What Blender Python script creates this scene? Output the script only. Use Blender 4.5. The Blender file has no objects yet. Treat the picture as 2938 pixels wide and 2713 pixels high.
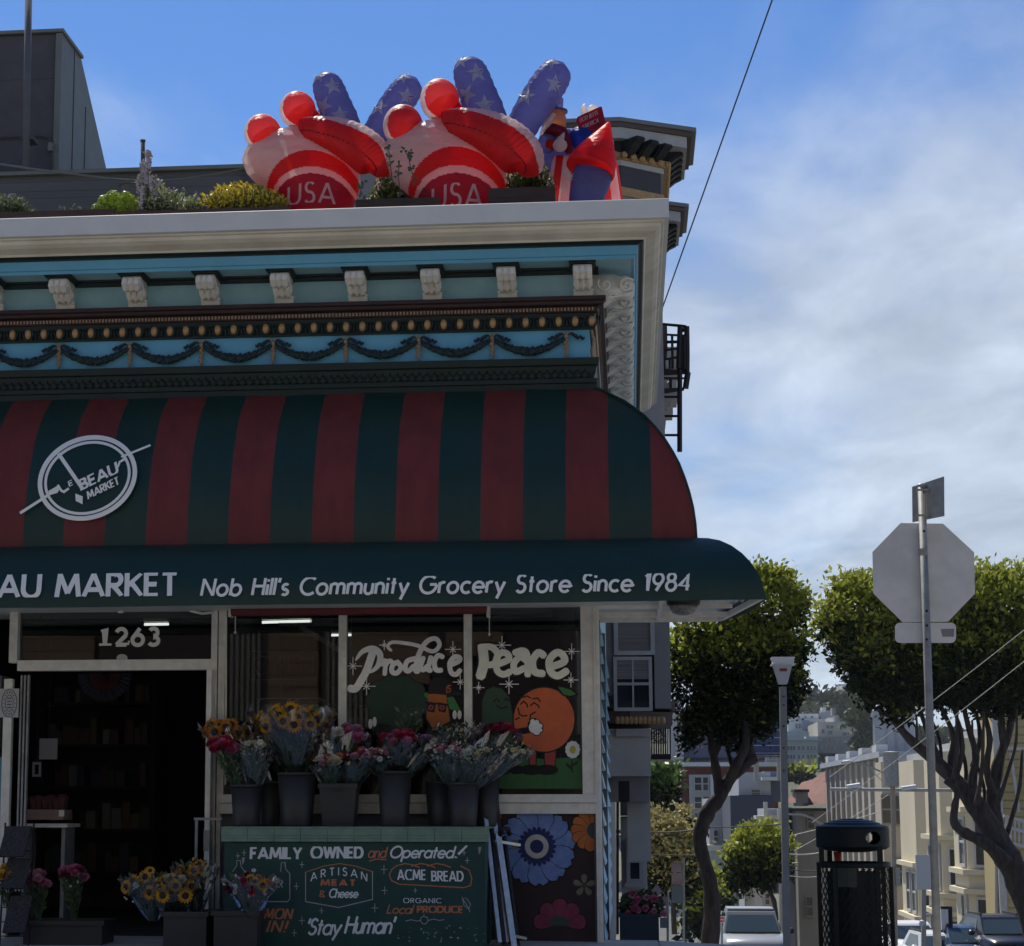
import bpy, math, random
from mathutils import Vector, Matrix, noise
rnd = random.Random(7)
S = bpy.context.scene
R = math.radians
PI = math.pi
# ---------------- camera, sky, sun, exposure ----------------
FPX, PCX, PCY = 6000., 1150., 1356.5
YAW = math.atan((1800 - PCX) / FPX); PITCH = math.atan((2310 - PCY) / FPX)
CAM = Vector((0, -16.4, .97))
cd = bpy.data.cameras.new('camera'); cam = bpy.data.objects.new('camera', cd); S.collection.objects.link(cam)
cam.location = CAM; cam.rotation_euler = (PI/2 + PITCH, 0, YAW)
cd.sensor_width = 36; cd.lens = 36*FPX/2938; cd.shift_x = (1469 - PCX)/2938; cd.shift_y = 0
cd.clip_start = .1; cd.clip_end = 6000
S.camera = cam
S.view_settings.view_transform = 'Standard'; S.view_settings.look = 'None'; S.view_settings.gamma = 1
S.view_settings.use_curve_mapping = False; S.view_settings.exposure = .36
SUN_AZ, SUN_EL = 23., 57.        # azimuth from +Y towards -X
W = bpy.data.worlds.new('World'); S.world = W; W.use_nodes = True
nt = W.node_tree; nt.nodes.clear()
def N(t, typ, **kw):
    n = t.nodes.new(typ)
    for k, v in kw.items(): setattr(n, k, v)
    return n
out = N(nt, 'ShaderNodeOutputWorld'); bg = N(nt, 'ShaderNodeBackground'); bg.inputs[1].default_value = .075
sky = N(nt, 'ShaderNodeTexSky', sky_type='NISHITA', sun_disc=False)
sky.sun_elevation = R(SUN_EL); sky.sun_rotation = R(-SUN_AZ); sky.altitude = 100; sky.air_density = 1; sky.dust_density = .25; sky.ozone_density = 3.5
tc = N(nt, 'ShaderNodeTexCoord')
sep = N(nt, 'ShaderNodeSeparateXYZ'); nt.links.new(tc.outputs['Generated'], sep.inputs[0])
def M(t, op, a, b=None, c=None):
    n = N(t, 'ShaderNodeMath', operation=op)
    for i, v in enumerate((a, b, c)):
        if v is None: continue
        if isinstance(v, (int, float)): n.inputs[i].default_value = v
        else: t.links.new(v, n.inputs[i])
    return n.outputs[0]
# cloud sheet: direction projected on a plane overhead, so clouds stretch towards the horizon
zc = M(nt, 'MAXIMUM', M(nt, 'ADD', sep.outputs[2], .12), .02)
u = M(nt, 'DIVIDE', sep.outputs[0], zc); v = M(nt, 'DIVIDE', sep.outputs[1], zc)
comb = N(nt, 'ShaderNodeCombineXYZ'); nt.links.new(u, comb.inputs[0]); nt.links.new(v, comb.inputs[1])
mp = N(nt, 'ShaderNodeMapping'); mp.inputs['Location'].default_value = (2.0, 1.2, 0); mp.inputs['Rotation'].default_value = (0, 0, .5); mp.inputs['Scale'].default_value = (1.15, .62, 1)
nt.links.new(comb.outputs[0], mp.inputs[0])
def NO(scale, det, rough, dist, src):
    n = N(nt, 'ShaderNodeTexNoise'); n.inputs['Scale'].default_value = scale; n.inputs['Detail'].default_value = det
    n.inputs['Roughness'].default_value = rough; n.inputs['Distortion'].default_value = dist; nt.links.new(src, n.inputs['Vector']); return n.outputs['Fac']
n1 = NO(.8, 9, .54, .35, mp.outputs[0]); n2 = NO(3.1, 8, .58, .3, mp.outputs[0])
# more cloud low down, as over a bay
low = N(nt, 'ShaderNodeMapRange'); low.inputs[1].default_value = .02; low.inputs[2].default_value = .42; low.inputs[3].default_value = .35; low.inputs[4].default_value = -.10
nt.links.new(sep.outputs[2], low.inputs[0])
dens = M(nt, 'ADD', M(nt, 'ADD', M(nt, 'MULTIPLY', n1, 1.0), M(nt, 'MULTIPLY', n2, .22)), low.outputs[0])
cr = N(nt, 'ShaderNodeMapRange', interpolation_type='SMOOTHSTEP'); cr.inputs[1].default_value = .50; cr.inputs[2].default_value = .84; cr.inputs[3].default_value = 0; cr.inputs[4].default_value = .84
nt.links.new(dens, cr.inputs[0])
shade = N(nt, 'ShaderNodeMapRange'); shade.inputs[1].default_value = .35; shade.inputs[2].default_value = .7; shade.inputs[3].default_value = 5.6; shade.inputs[4].default_value = 9.2
nt.links.new(n2, shade.inputs[0])
cc = N(nt, 'ShaderNodeVectorMath', operation='SCALE'); cc.inputs[0].default_value = (.88, .97, 1.09); nt.links.new(shade.outputs[0], cc.inputs['Scale'])
tint = N(nt, 'ShaderNodeMix', data_type='RGBA', blend_type='MULTIPLY'); tint.inputs[0].default_value = 1; tint.inputs[7].default_value = (.60, .86, 1.2, 1)
nt.links.new(sky.outputs[0], tint.inputs[6])
mx = N(nt, 'ShaderNodeMix', data_type='RGBA'); nt.links.new(cr.outputs[0], mx.inputs[0]); nt.links.new(tint.outputs[2], mx.inputs[6]); nt.links.new(cc.outputs[0], mx.inputs[7])
nt.links.new(mx.outputs[2], bg.inputs[0]); nt.links.new(bg.outputs[0], out.inputs[0])
sv = Vector((-math.sin(R(SUN_AZ))*math.cos(R(SUN_EL)), math.cos(R(SUN_AZ))*math.cos(R(SUN_EL)), math.sin(R(SUN_EL))))
ld = bpy.data.lights.new('sun', 'SUN'); ld.energy = 5.0; ld.angle = R(.5); ld.color = (1, .94, .83)
lo = bpy.data.objects.new('sun', ld); S.collection.objects.link(lo); lo.rotation_euler = sv.to_track_quat('Z', 'Y').to_euler(); lo.location = (-10, 30, 40)

# ---------------- helpers ----------------
cp, sp, ct, st = math.cos(YAW), math.sin(YAW), math.cos(PITCH), math.sin(PITCH)
FWD = Vector((-sp*ct, cp*ct, st)); RGT = Vector((cp, sp, 0)); UPV = RGT.cross(FWD)
def ray(px, py): return FWD + RGT*((px-PCX)/FPX) + UPV*((PCY-py)/FPX)
def P(px, py, Y):                     # where a line of sight meets the wall plane y = Y
    d = ray(px, py); return CAM + d*((Y-CAM.y)/d.y)
def PX(px, py, X):
    d = ray(px, py); return CAM + d*((X-CAM.x)/d.x)
def ground(x, y):
    z = -.05 - .05*max(0., min(x, 3.)) - .02*max(0., min(-y, 3.))
    if y < -3: z -= (-3-y)*.035 + (.12 if y < -4 else 0)
    if y > .2:
        a = min(y, 60) - .2; z -= .09*a
        if y > 60: z -= .16*(min(y, 140)-60)
        if y > 140: z -= .05*(min(y, 190)-140)
    return z
def mat(name, c, rough=.7, c2=None, scale=8., bump=0., metal=0., spec=.35, detail=4, trans=0., stretch=None, bscale=None, sheer=0.):
    m = bpy.data.materials.new(name); m.use_nodes = True; t = m.node_tree; b = t.nodes['Principled BSDF']
    b.inputs['Base Color'].default_value = (*c, 1); b.inputs['Roughness'].default_value = rough; b.inputs['Metallic'].default_value = metal
    b.inputs['Specular IOR Level'].default_value = spec
    if c2 or bump:
        co = N(t, 'ShaderNodeTexCoord').outputs['Object']
        if stretch:
            mpn = N(t, 'ShaderNodeMapping'); mpn.inputs['Scale'].default_value = stretch; t.links.new(co, mpn.inputs[0]); co = mpn.outputs[0]
        n = N(t, 'ShaderNodeTexNoise'); n.inputs['Scale'].default_value = scale; n.inputs['Detail'].default_value = detail; n.inputs['Roughness'].default_value = .62; t.links.new(co, n.inputs['Vector'])
        if c2:
            r = N(t, 'ShaderNodeValToRGB'); r.color_ramp.elements[0].position = .36; r.color_ramp.elements[1].position = .66
            r.color_ramp.elements[0].color = (*c2, 1); r.color_ramp.elements[1].color = (*c, 1)
            t.links.new(n.outputs['Fac'], r.inputs[0]); t.links.new(r.outputs[0], b.inputs['Base Color'])
        if bump:
            src = n
            if bscale:
                src = N(t, 'ShaderNodeTexNoise'); src.inputs['Scale'].default_value = bscale; src.inputs['Detail'].default_value = 3; t.links.new(co, src.inputs['Vector'])
            bp = N(t, 'ShaderNodeBump'); bp.inputs['Strength'].default_value = min(1, bump); bp.inputs['Distance'].default_value = .02*max(1, bump); t.links.new(src.outputs['Fac'], bp.inputs['Height']); t.links.new(bp.outputs[0], b.inputs['Normal'])
    if trans:
        tr = N(t, 'ShaderNodeBsdfTranslucent'); ms = N(t, 'ShaderNodeMixShader'); ms.inputs[0].default_value = trans
        o = [x for x in t.nodes if x.type == 'OUTPUT_MATERIAL'][0]
        if b.inputs['Base Color'].links: t.links.new(b.inputs['Base Color'].links[0].from_socket, tr.inputs[0])
        else: tr.inputs[0].default_value = (*c, 1)
        t.links.new(b.outputs[0], ms.inputs[1]); t.links.new(tr.outputs[0], ms.inputs[2]); t.links.new(ms.outputs[0], o.inputs[0])
        if sheer:                           # thin cloth that lets some light straight through
            tp = N(t, 'ShaderNodeBsdfTransparent'); tp.inputs[0].default_value = (*[q**.6 for q in c], 1); m2 = N(t, 'ShaderNodeMixShader'); m2.inputs[0].default_value = sheer
            t.links.new(ms.outputs[0], m2.inputs[1]); t.links.new(tp.outputs[0], m2.inputs[2]); t.links.new(m2.outputs[0], o.inputs[0])
    return m
def glassmat(name, tint=(.9, .95, .95), refl=.08, rough=.02, base=0.):
    m = bpy.data.materials.new(name); m.use_nodes = True; t = m.node_tree; t.nodes.clear()
    o = N(t, 'ShaderNodeOutputMaterial'); tr = N(t, 'ShaderNodeBsdfTransparent'); tr.inputs[0].default_value = (*tint, 1)
    g = N(t, 'ShaderNodeBsdfGlossy'); g.inputs['Roughness'].default_value = rough; g.inputs[0].default_value = (1, 1, 1, 1)
    lw = N(t, 'ShaderNodeLayerWeight'); lw.inputs[0].default_value = .22
    ma = M(t, 'ADD', M(t, 'MULTIPLY', lw.outputs['Fresnel'], .8), refl)
    ms = N(t, 'ShaderNodeMixShader'); t.links.new(ma, ms.inputs[0]); t.links.new(tr.outputs[0], ms.inputs[1]); t.links.new(g.outputs[0], ms.inputs[2]); t.links.new(ms.outputs[0], o.inputs[0])
    return m
def emat(name, c, s):
    m = bpy.data.materials.new(name); m.use_nodes = True; b = m.node_tree.nodes['Principled BSDF']
    b.inputs['Base Color'].default_value = (*c, 1); b.inputs['Emission Color'].default_value = (*c, 1); b.inputs['Emission Strength'].default_value = s; return m
class MB:
    def __init__(s): s.v = []; s.f = []; s.m = []
    def add(s, vs, fs, mi=0):
        o = len(s.v); s.v += [tuple(p) for p in vs]
        for f in fs: s.f.append(tuple(i+o for i in f)); s.m.append(mi)
        return s
    def box(s, x0, y0, z0, x1, y1, z1, mi=0, rot=None, about=None):
        vs = [Vector((x, y, z)) for x in (x0, x1) for y in (y0, y1) for z in (z0, z1)]
        if rot is not None:
            c = about or Vector(((x0+x1)/2, (y0+y1)/2, (z0+z1)/2)); vs = [rot @ (p-c) + c for p in vs]
        return s.add(vs, [(0, 1, 3, 2), (4, 6, 7, 5), (0, 4, 5, 1), (2, 3, 7, 6), (0, 2, 6, 4), (1, 5, 7, 3)], mi)
    def bar(s, a, b, w, h=None, mi=0):         # square bar between two points
        a, b = Vector(a), Vector(b); h = h or w; d = (b-a).normalized()
        u = d.cross(Vector((0, 0, 1)))
        if u.length < .05: u = Vector((1, 0, 0))
        u.normalize(); n = u.cross(d).normalized()
        vs = [p + u*(i*w/2) + n*(j*h/2) for p in (a, b) for i, j in ((-1, -1), (1, -1), (1, 1), (-1, 1))]
        return s.add(vs, [(0, 1, 2, 3), (7, 6, 5, 4), (0, 4, 5, 1), (1, 5, 6, 2), (2, 6, 7, 3), (3, 7, 4, 0)], mi)
    def prism(s, pts, axis, a, b, mi=0):       # polygon extruded along an axis between a and b
        n = len(pts)
        def mk(p, t): return {'x': (t, p[0], p[1]), 'y': (p[0], t, p[1]), 'z': (p[0], p[1], t)}[axis]
        vs = [mk(p, a) for p in pts] + [mk(p, b) for p in pts]
        fs = [tuple(range(n))[::-1], tuple(range(n, 2*n))] + [(i, (i+1) % n, (i+1) % n + n, i+n) for i in range(n)]
        return s.add(vs, fs, mi)
    def tube(s, pts, r, n=8, mi=0, cap=True, sx=1.):
        pts = [Vector(p) for p in pts]; k = len(pts); rr = r if isinstance(r, (list, tuple)) else [r]*k
        vs = []; ref = None
        for i in range(k):
            d = (pts[min(i+1, k-1)] - pts[max(i-1, 0)]).normalized()
            if ref is None: ref = Vector((0, 1, 0)) if abs(d.y) < .8 else Vector((1, 0, 0))
            u = (ref - d*ref.dot(d)).normalized(); w = d.cross(u); ref = u
            for j in range(n):
                a = 2*PI*j/n; vs.append(pts[i] + u*(math.cos(a)*rr[i]) + w*(math.sin(a)*rr[i]*sx))
        fs = [(i*n+j, i*n+(j+1) % n, (i+1)*n+(j+1) % n, (i+1)*n+j) for i in range(k-1) for j in range(n)]
        if cap: fs += [tuple(range(n))[::-1], tuple(range((k-1)*n, k*n))]
        return s.add(vs, fs, mi)
    def lathe(s, prof, c=(0, 0, 0), n=20, mi=0, a0=0, a1=2*PI, close=True):
        vs = []; k = len(prof); full = abs(a1-a0-2*PI) < 1e-6; m = n if full else n+1
        for (r, z) in prof:
            for j in range(m):
                a = a0+(a1-a0)*j/n; vs.append((c[0]+r*math.cos(a), c[1]+r*math.sin(a), c[2]+z))
        fs = [(i*m+j, i*m+(j+1) % m, (i+1)*m+(j+1) % m, (i+1)*m+j) for i in range(k-1) for j in range(n)]
        if close and full: fs += [tuple(range(m))[::-1], tuple(range((k-1)*m, k*m))]
        return s.add(vs, fs, mi)
    def ball(s, c, rx, ry=None, rz=None, n=12, mi=0, rot=None):
        ry = ry or rx; rz = rz or rx; vs = []; fs = []; h = max(4, n//2)
        for i in range(h+1):
            t = PI*i/h
            for j in range(n):
                a = 2*PI*j/n; p = Vector((rx*math.sin(t)*math.cos(a), ry*math.sin(t)*math.sin(a), rz*math.cos(t)))
                if rot is not None: p = rot @ p
                vs.append(p + Vector(c))
        fs = [(i*n+j, (i+1)*n+j, (i+1)*n+(j+1) % n, i*n+(j+1) % n) for i in range(h) for j in range(n)]
        return s.add(vs, fs, mi)
    def map(s, fn): s.v = [tuple(fn(*p)) for p in s.v]; return s
    def build(s, name, mats, parent=None, smooth=False, loc=None):
        me = bpy.data.meshes.new(name); me.from_pydata(s.v, [], s.f)
        for m in (mats if isinstance(mats, (list, tuple)) else [mats]): me.materials.append(m)
        if any(s.m): me.polygons.foreach_set('material_index', s.m)
        if smooth: me.polygons.foreach_set('use_smooth', [True]*len(s.f))
        o = bpy.data.objects.new(name, me); S.collection.objects.link(o)
        if parent: o.parent = parent; o.matrix_parent_inverse = Matrix.Translation(-parent.location) if parent.type == 'EMPTY' else Matrix.Identity(4)
        if loc is not None: o.location = loc
        me.update(); return o
def thing(name, label, cat, loc=(0, 0, 0), group=None):
    o = bpy.data.objects.new(name, None); S.collection.objects.link(o); o.location = loc; o.empty_display_size = .1
    tag(o, label, cat, group); return o
def tag(o, label, cat, group=None):
    o['label'] = label; o['category'] = cat
    if group: o['group'] = group
    return o
def sub(o, parent):                    # a part under a thing that is a mesh or a part
    o.parent = parent; o.matrix_parent_inverse = parent.matrix_basis.inverted() if parent.type != 'EMPTY' else Matrix.Translation(-parent.location); return o
def inst(src, parent, loc, rot=None, scale=None, name=None):   # part sharing mesh data
    o = bpy.data.objects.new(name or src.name.split('.')[0], src.data); S.collection.objects.link(o); o.location = loc
    if rot is not None: o.rotation_euler = rot
    if scale is not None: o.scale = (scale,)*3 if isinstance(scale, (int, float)) else scale
    if parent: o.parent = parent; o.matrix_parent_inverse = Matrix.Translation(-parent.location) if parent.type == 'EMPTY' else parent.matrix_basis.inverted()
    return o
def struct(o): o['kind'] = 'structure'; return o
def copy_thing(src, loc, label=None, rotz=None, group=None):
    def rec(o, par):
        c = o.copy(); S.collection.objects.link(c)
        if par: c.parent = par
        for ch in list(o.children): rec(ch, c)
        return c
    c = rec(src, None); c.location = loc
    if rotz is not None: c.rotation_euler = (0, 0, rotz)
    if label: c['label'] = label
    if group: c['group'] = group
    return c
# ---- stroke lettering ----
def arc(cx, cy, rx, ry, a0, a1, n=None):
    n = n or max(4, int(abs(a1-a0)/15)); return [(cx+rx*math.cos(R(a0+(a1-a0)*i/n)), cy+ry*math.sin(R(a0+(a1-a0)*i/n))) for i in range(n+1)]
_o = arc(.31, .31, .31, .31, 0, 360, 24)
GL = {
 ' ': (.32, []), 'N': (.74, [[(0, 0), (0, 1)], [(0, 1), (.72, 0)], [(.72, 0), (.72, 1)]]), 'o': (.62, [_o]), 'b': (.62, [[(0, 0), (0, 1)], _o]), 'd': (.62, [[(.62, 0), (.62, 1)], _o]),
 'p': (.62, [[(0, -.34), (0, .62)], _o]), 'a': (.62, [[(.62, 0), (.62, .62)], _o]), 'H': (.66, [[(0, 0), (0, 1)], [(.66, 0), (.66, 1)], [(0, .52), (.66, .52)]]),
 'i': (.0, [[(0, 0), (0, .62)], [(0, .78), (0, .92)]]), 'l': (.0, [[(0, 0), (0, 1)]]), "'": (.02, [[(0, .72), (.03, 1)]]), '!': (.05, [[(0, .3), (.04, 1)], [(0, 0), (0, .12)]]),
 's': (.4, [arc(.2, .455, .165, .16, 35, 270, 14) + arc(.2, .15, .185, .15, 90, -145, 14)]), 'S': (.52, [arc(.27, .755, .22, .245, 30, 270, 16) + arc(.26, .255, .26, .255, 90, -150, 16)]),
 'C': (.8, [arc(.5, .5, .5, .5, 48, 312, 22)]), 'G': (.95, [arc(.5, .5, .5, .5, 45, 360, 24), [(1.0, .5), (.58, .5)]]), 'O': (1.0, [arc(.5, .5, .5, .5, 0, 360, 30)]),
 'c': (.5, [arc(.31, .31, .31, .31, 48, 312, 16)]), 'e': (.6, [[(0, .31), (.62, .31)] + arc(.31, .31, .31, .31, 0, 318, 20)]),
 'm': (.84, [[(0, 0), (0, .62)], arc(.21, .41, .21, .21, 180, 0, 8) + [(.42, 0)], arc(.63, .41, .21, .21, 180, 0, 8) + [(.84, 0)]]),
 'n': (.46, [[(0, 0), (0, .62)], arc(.23, .39, .23, .23, 180, 0, 9) + [(.46, 0)]]), 'u': (.46, [[(0, .62)] + arc(.23, .23, .23, .23, 180, 360, 9) + [(.46, .62)], [(.46, 0), (.46, .62)]]),
 'h': (.46, [[(0, 0), (0, 1)], arc(.23, .39, .23, .23, 180, 0, 9) + [(.46, 0)]]), 't': (.3, [[(.14, 0), (.14, .9)], [(0, .62), (.3, .62)]]), 'r': (.3, [[(0, 0), (0, .62)], arc(.22, .38, .22, .24, 180, 60, 7)]),
 'y': (.52, [[(0, .62), (.27, .02)], [(.54, .62), (.14, -.34)]]), 'f': (.32, [arc(.32, .78, .18, .22, 80, 180, 7) + [(.14, 0)], [(0, .6), (.3, .6)]]),
 '1': (.28, [[(0, .82), (.2, 1), (.2, 0)]]), '9': (.58, [arc(.29, .68, .29, .31, 0, 360, 22), [(.57, .6), (.2, 0)]]), '8': (.56, [arc(.28, .755, .22, .235, 0, 360, 20), arc(.28, .27, .28, .27, 0, 360, 22)]),
 '4': (.6, [[(.6, .27), (0, .27), (.46, 1), (.46, 0)]]), '2': (.56, [arc(.28, .7, .26, .28, 165, -30, 12) + [(.02, .03)], [(0, .03), (.58, .03)]]), '6': (.58, [arc(.29, .31, .29, .31, 0, 360, 22), [(.03, .42), (.4, 1)]]),
 '3': (.54, [arc(.25, .74, .22, .25, 150, -90, 12) + arc(.25, .25, .27, .25, 90, -150, 12)]),
 'E': (.48, [[(0, 0), (0, 1)], [(0, .97), (.5, .97)], [(0, .5), (.46, .5)], [(0, .03), (.5, .03)]]), 'F': (.46, [[(0, 0), (0, 1)], [(0, .97), (.48, .97)], [(0, .5), (.42, .5)]]),
 'A': (.82, [[(0, 0), (.41, 1)], [(.41, 1), (.82, 0)], [(.15, .3), (.67, .3)]]), 'U': (.68, [[(0, 1)] + arc(.34, .34, .34, .34, 180, 360, 12) + [(.68, 1)]]),
 'M': (.94, [[(.0, 0), (.12, 1)], [(.12, 1), (.47, .15)], [(.47, .15), (.82, 1)], [(.82, 1), (.94, 0)]]), 'W': (1.1, [[(0, 1), (.27, 0)], [(.27, 0), (.55, .95)], [(.55, .95), (.83, 0)], [(.83, 0), (1.1, 1)]]),
 'R': (.58, [[(0, 0), (0, 1)], [(0, .97), (.3, .97)] + arc(.3, .72, .25, .25, 90, -90, 10) + [(0, .47)], [(.22, .47), (.58, 0)]]), 'P': (.55, [[(0, 0), (0, 1)], [(0, .97), (.3, .97)] + arc(.3, .72, .25, .25, 90, -90, 10) + [(0, .47)]]),
 'K': (.6, [[(0, 0), (0, 1)], [(.6, 1), (.04, .44)], [(.2, .58), (.62, 0)]]), 'T': (.6, [[(0, .97), (.6, .97)], [(.3, 0), (.3, 1)]]), 'L': (.46, [[(0, 1), (0, 0)], [(0, .03), (.46, .03)]]),
 'I': (.0, [[(0, 0), (0, 1)]]), 'Y': (.66, [[(0, 1), (.33, .45)], [(.66, 1), (.33, .45)], [(.33, .5), (.33, 0)]]), 'D': (.72, [[(0, 0), (0, 1)], [(0, .97), (.24, .97)] + arc(.24, .5, .47, .47, 90, -90, 14) + [(0, .03)]]),
 'B': (.56, [[(0, 0), (0, 1)], [(0, .97), (.28, .97)] + arc(.28, .745, .2, .225, 90, -90, 9) + [(0, .52)], [(.1, .52), (.3, .52)] + arc(.3, .275, .26, .245, 90, -90, 9) + [(0, .03)]]),
 '&': (.6, [arc(.28, .77, .2, .22, -60, 240, 12) + [(.6, 0)], arc(.26, .27, .26, .27, 110, 360, 12)]), 'z': (.4, [[(0, .6), (.42, .6), (0, .03), (.42, .03)]])}
def ribbon(mb, pts, w, z, mi=0, rnd_cap=False, taper=None):
    pts = [Vector((p[0], p[1])) for p in pts]; k = len(pts)
    closed = (pts[0]-pts[-1]).length < 1e-6
    if rnd_cap and not closed:
        d0 = (pts[0]-pts[1]).normalized()*w*.32; d1 = (pts[-1]-pts[-2]).normalized()*w*.32
        pts = [pts[0]+d0] + pts + [pts[-1]+d1]; k += 2
    vs = []
    for i in range(k):
        if closed: a, b = pts[i-1 if i else k-2], pts[i+1 if i < k-1 else 1]
        else: a, b = pts[max(i-1, 0)], pts[min(i+1, k-1)]
        d = (b-a).normalized(); n = Vector((-d.y, d.x)); ww = w/2
        if not closed and 0 < i < k-1:
            c = abs(n.dot(Vector((-(pts[i]-a).y, (pts[i]-a).x)).normalized())); ww /= max(c, .55)
        if rnd_cap and not closed and i in (0, k-1): ww *= .55
        if taper: ww *= taper(i/(k-1))
        vs += [(*(pts[i]+n*ww), z-8e-6*i), (*(pts[i]-n*ww), z-8e-6*i)]
    return mb.add(vs, [(2*i, 2*i+1, 2*i+3, 2*i+2) for i in range(k-1)], mi)
def letters(text, w=.14, slant=0., gap=.2, words=None, x=0, y=0, size=1., mi=0, cap=False, width=None, bounce=0., zs=.0004, z0=0., arcf=None):
    mb = MB(); runs = []; cx = 0; k = 0; wi = 0
    for ch in text:
        if ch == ' ': wi += 1
        wd, st_ = GL[ch]
        for s_ in st_: runs.append((wi, [(cx + p[0] + slant*p[1], p[1] + (bounce*math.sin(cx*2.1) if bounce else 0)) for p in s_]))
        cx += wd + gap + (w*.35)
    tot = cx - gap
    sx = (width/size/tot) if width else 1.
    for wi, r_ in runs:
        if words is not None:
            while len(words) <= wi: words.append(MB())
        pts = [((p[0]*sx)*size + x, p[1]*size + y) for p in r_]
        if arcf: pts = [(p[0], p[1]+arcf((p[0]-x)/(tot*sx*size))) for p in pts]
        tgt = mb if words is None else words[wi]; k0 = len(tgt.v); ribbon(tgt, pts, w*size, z0 - k*zs, mi, cap); k += 1
        if not arcf and not cap: tgt.v[k0:] = [(p[0], min(p[1], y+size) if text.upper() != text else min(max(p[1], y), y+size), p[2]) for p in tgt.v[k0:]]
    return mb
def wallmap(Y):                        # lettering drawn in (x, z, lift) lies just in front of a wall that faces -Y
    return lambda x, y, z: (x, Y - .003 + z, y)
# ---------------- materials ----------------
m_cream = mat('cream_paint', (.70, .67, .58), .6, (.55, .51, .42), 2.2, .15, detail=8, stretch=(1, 1, 1.5))
m_cap = mat('roof_cap_metal', (.60, .62, .62), .5, (.55, .57, .57), 2.5)
m_white = mat('white_trim_paint', (.74, .73, .68), .5, (.62, .60, .54), 14, .1)
m_turq = mat('turquoise_paint', (.31, .55, .64), .6, (.27, .49, .58), 5, .06)
m_blue = mat('sky_blue_paint', (.12, .37, .54), .55, (.10, .33, .49), 4, .06)
m_dgreen = mat('dark_green_trim', (.005, .019, .017), .5, (.004, .013, .012), 6)
m_maroon = mat('maroon_trim', (.034, .014, .014), .5, (.02, .009, .010), 6)
m_gold = mat('gold_paint', (.47, .30, .14), .5, (.34, .21, .09), 22, .1, .25)
m_bronze = mat('bronze_paint', (.33, .24, .15), .5, (.22, .15, .09), 30, .2)
m_garland = mat('garland_green', (.012, .035, .04), .5, (.008, .02, .025), 30, .3)
m_wallgrey = mat('shopfront_grey', (.10, .11, .13), .6, (.08, .09, .10), 6)
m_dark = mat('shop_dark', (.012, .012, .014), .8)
m_navy = mat('dark_blue_panel', (.015, .03, .05), .6)
m_siding = mat('pale_blue_siding', (.42, .60, .66), .6, (.34, .50, .57), 9, .1)
m_asphalt = mat('asphalt', (.085, .084, .082), .9, (.06, .06, .06), 9, .3, detail=8)
m_worn = mat('worn_asphalt', (.25, .24, .22), .9, (.19, .18, .17), 5, .3, detail=8)
m_conc = mat('pavement_concrete', (.46, .44, .40), .85, (.36, .345, .315), 3, .2, detail=8, bscale=60)
m_ground = mat('earth', (.12, .11, .09), .9, (.07, .08, .05), .4)
m_glass = glassmat('shop_glass', (.62, .66, .68), .035)
m_black = mat('black_plastic', (.012, .012, .014), .45, spec=.4)
m_iron = mat('black_iron', (.012, .012, .014), .5)
m_steel = mat('galvanised_steel', (.30, .305, .30), .55, (.22, .225, .22), 12, .05, .2)
m_alu = mat('aluminium', (.62, .62, .60), .35, (.45, .45, .44), 18, 0, .7)
m_ink = mat('white_lettering', (.84, .83, .78), .6)

# ---------------- ground, road, pavement ----------------
def sheet(name, x0, x1, y0, y1, nx, ny, dz, m, ys=None):
    mb = MB(); xs = [x0+(x1-x0)*i/nx for i in range(nx+1)]; yy = ys or [y0+(y1-y0)*j/ny for j in range(ny+1)]
    mb.add([(x, y, ground(x, y)+dz) for y in yy for x in xs], [(j*(nx+1)+i, j*(nx+1)+i+1, (j+1)*(nx+1)+i+1, (j+1)*(nx+1)+i) for j in range(len(yy)-1) for i in range(nx)])
    return struct(mb.build(name, m))
YS = [-60, -40, -30, -24, -20, -16, -12, -8, -4.01, -3.99, -3, -2, -1, 0, .2, 1, 2, 4, 8, 15, 25, 40, 60, 61, 80, 100, 120, 140, 160, 190, 250, 400, 700, 1200, 2500]
sheet('ground', -900, 900, 0, 0, 36, 0, -.30, m_ground, YS)
sheet('road', 2.7, 12.6, 0, 0, 6, 0, -.125, m_asphalt, [y for y in YS if -4 <= y <= 1200])
sheet('cross_road', -40, 60, 0, 0, 60, 0, -.12, m_worn, [-15.5, -13, -10, -8, -6, -4.0])
sheet('opposite_pavement', -40, 60, 0, 0, 60, 0, -.0, m_conc, [-20, -18, -15.6])
pv = sheet('pavement', -9, 2.6, 0, 0, 24, 0, -.012, m_conc, [y for y in YS if -3.1 < y <= 140])
sheet('far_pavement', 12.7, 15.4, 0, 0, 3, 0, .0, m_conc, [y for y in YS if -3.1 < y <= 190])
kb = MB()
for a, b in zip(YS, YS[1:]):
    if -3.1 < a and b <= 140:
        for xx in (2.6, 12.6):
            z0, z1 = ground(xx, a), ground(xx, b); kb.add([(xx, a, z0-.2), (xx+.1, a, z0-.2), (xx+.1, a, z0+.003), (xx, a, z0+.003), (xx, b, z1-.2), (xx+.1, b, z1-.2), (xx+.1, b, z1+.003), (xx, b, z1+.003)], [(0, 1, 2, 3), (4, 7, 6, 5), (3, 2, 6, 7), (1, 5, 6, 2), (0, 3, 7, 4)])
struct(kb.build('kerb', m_conc))
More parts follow.
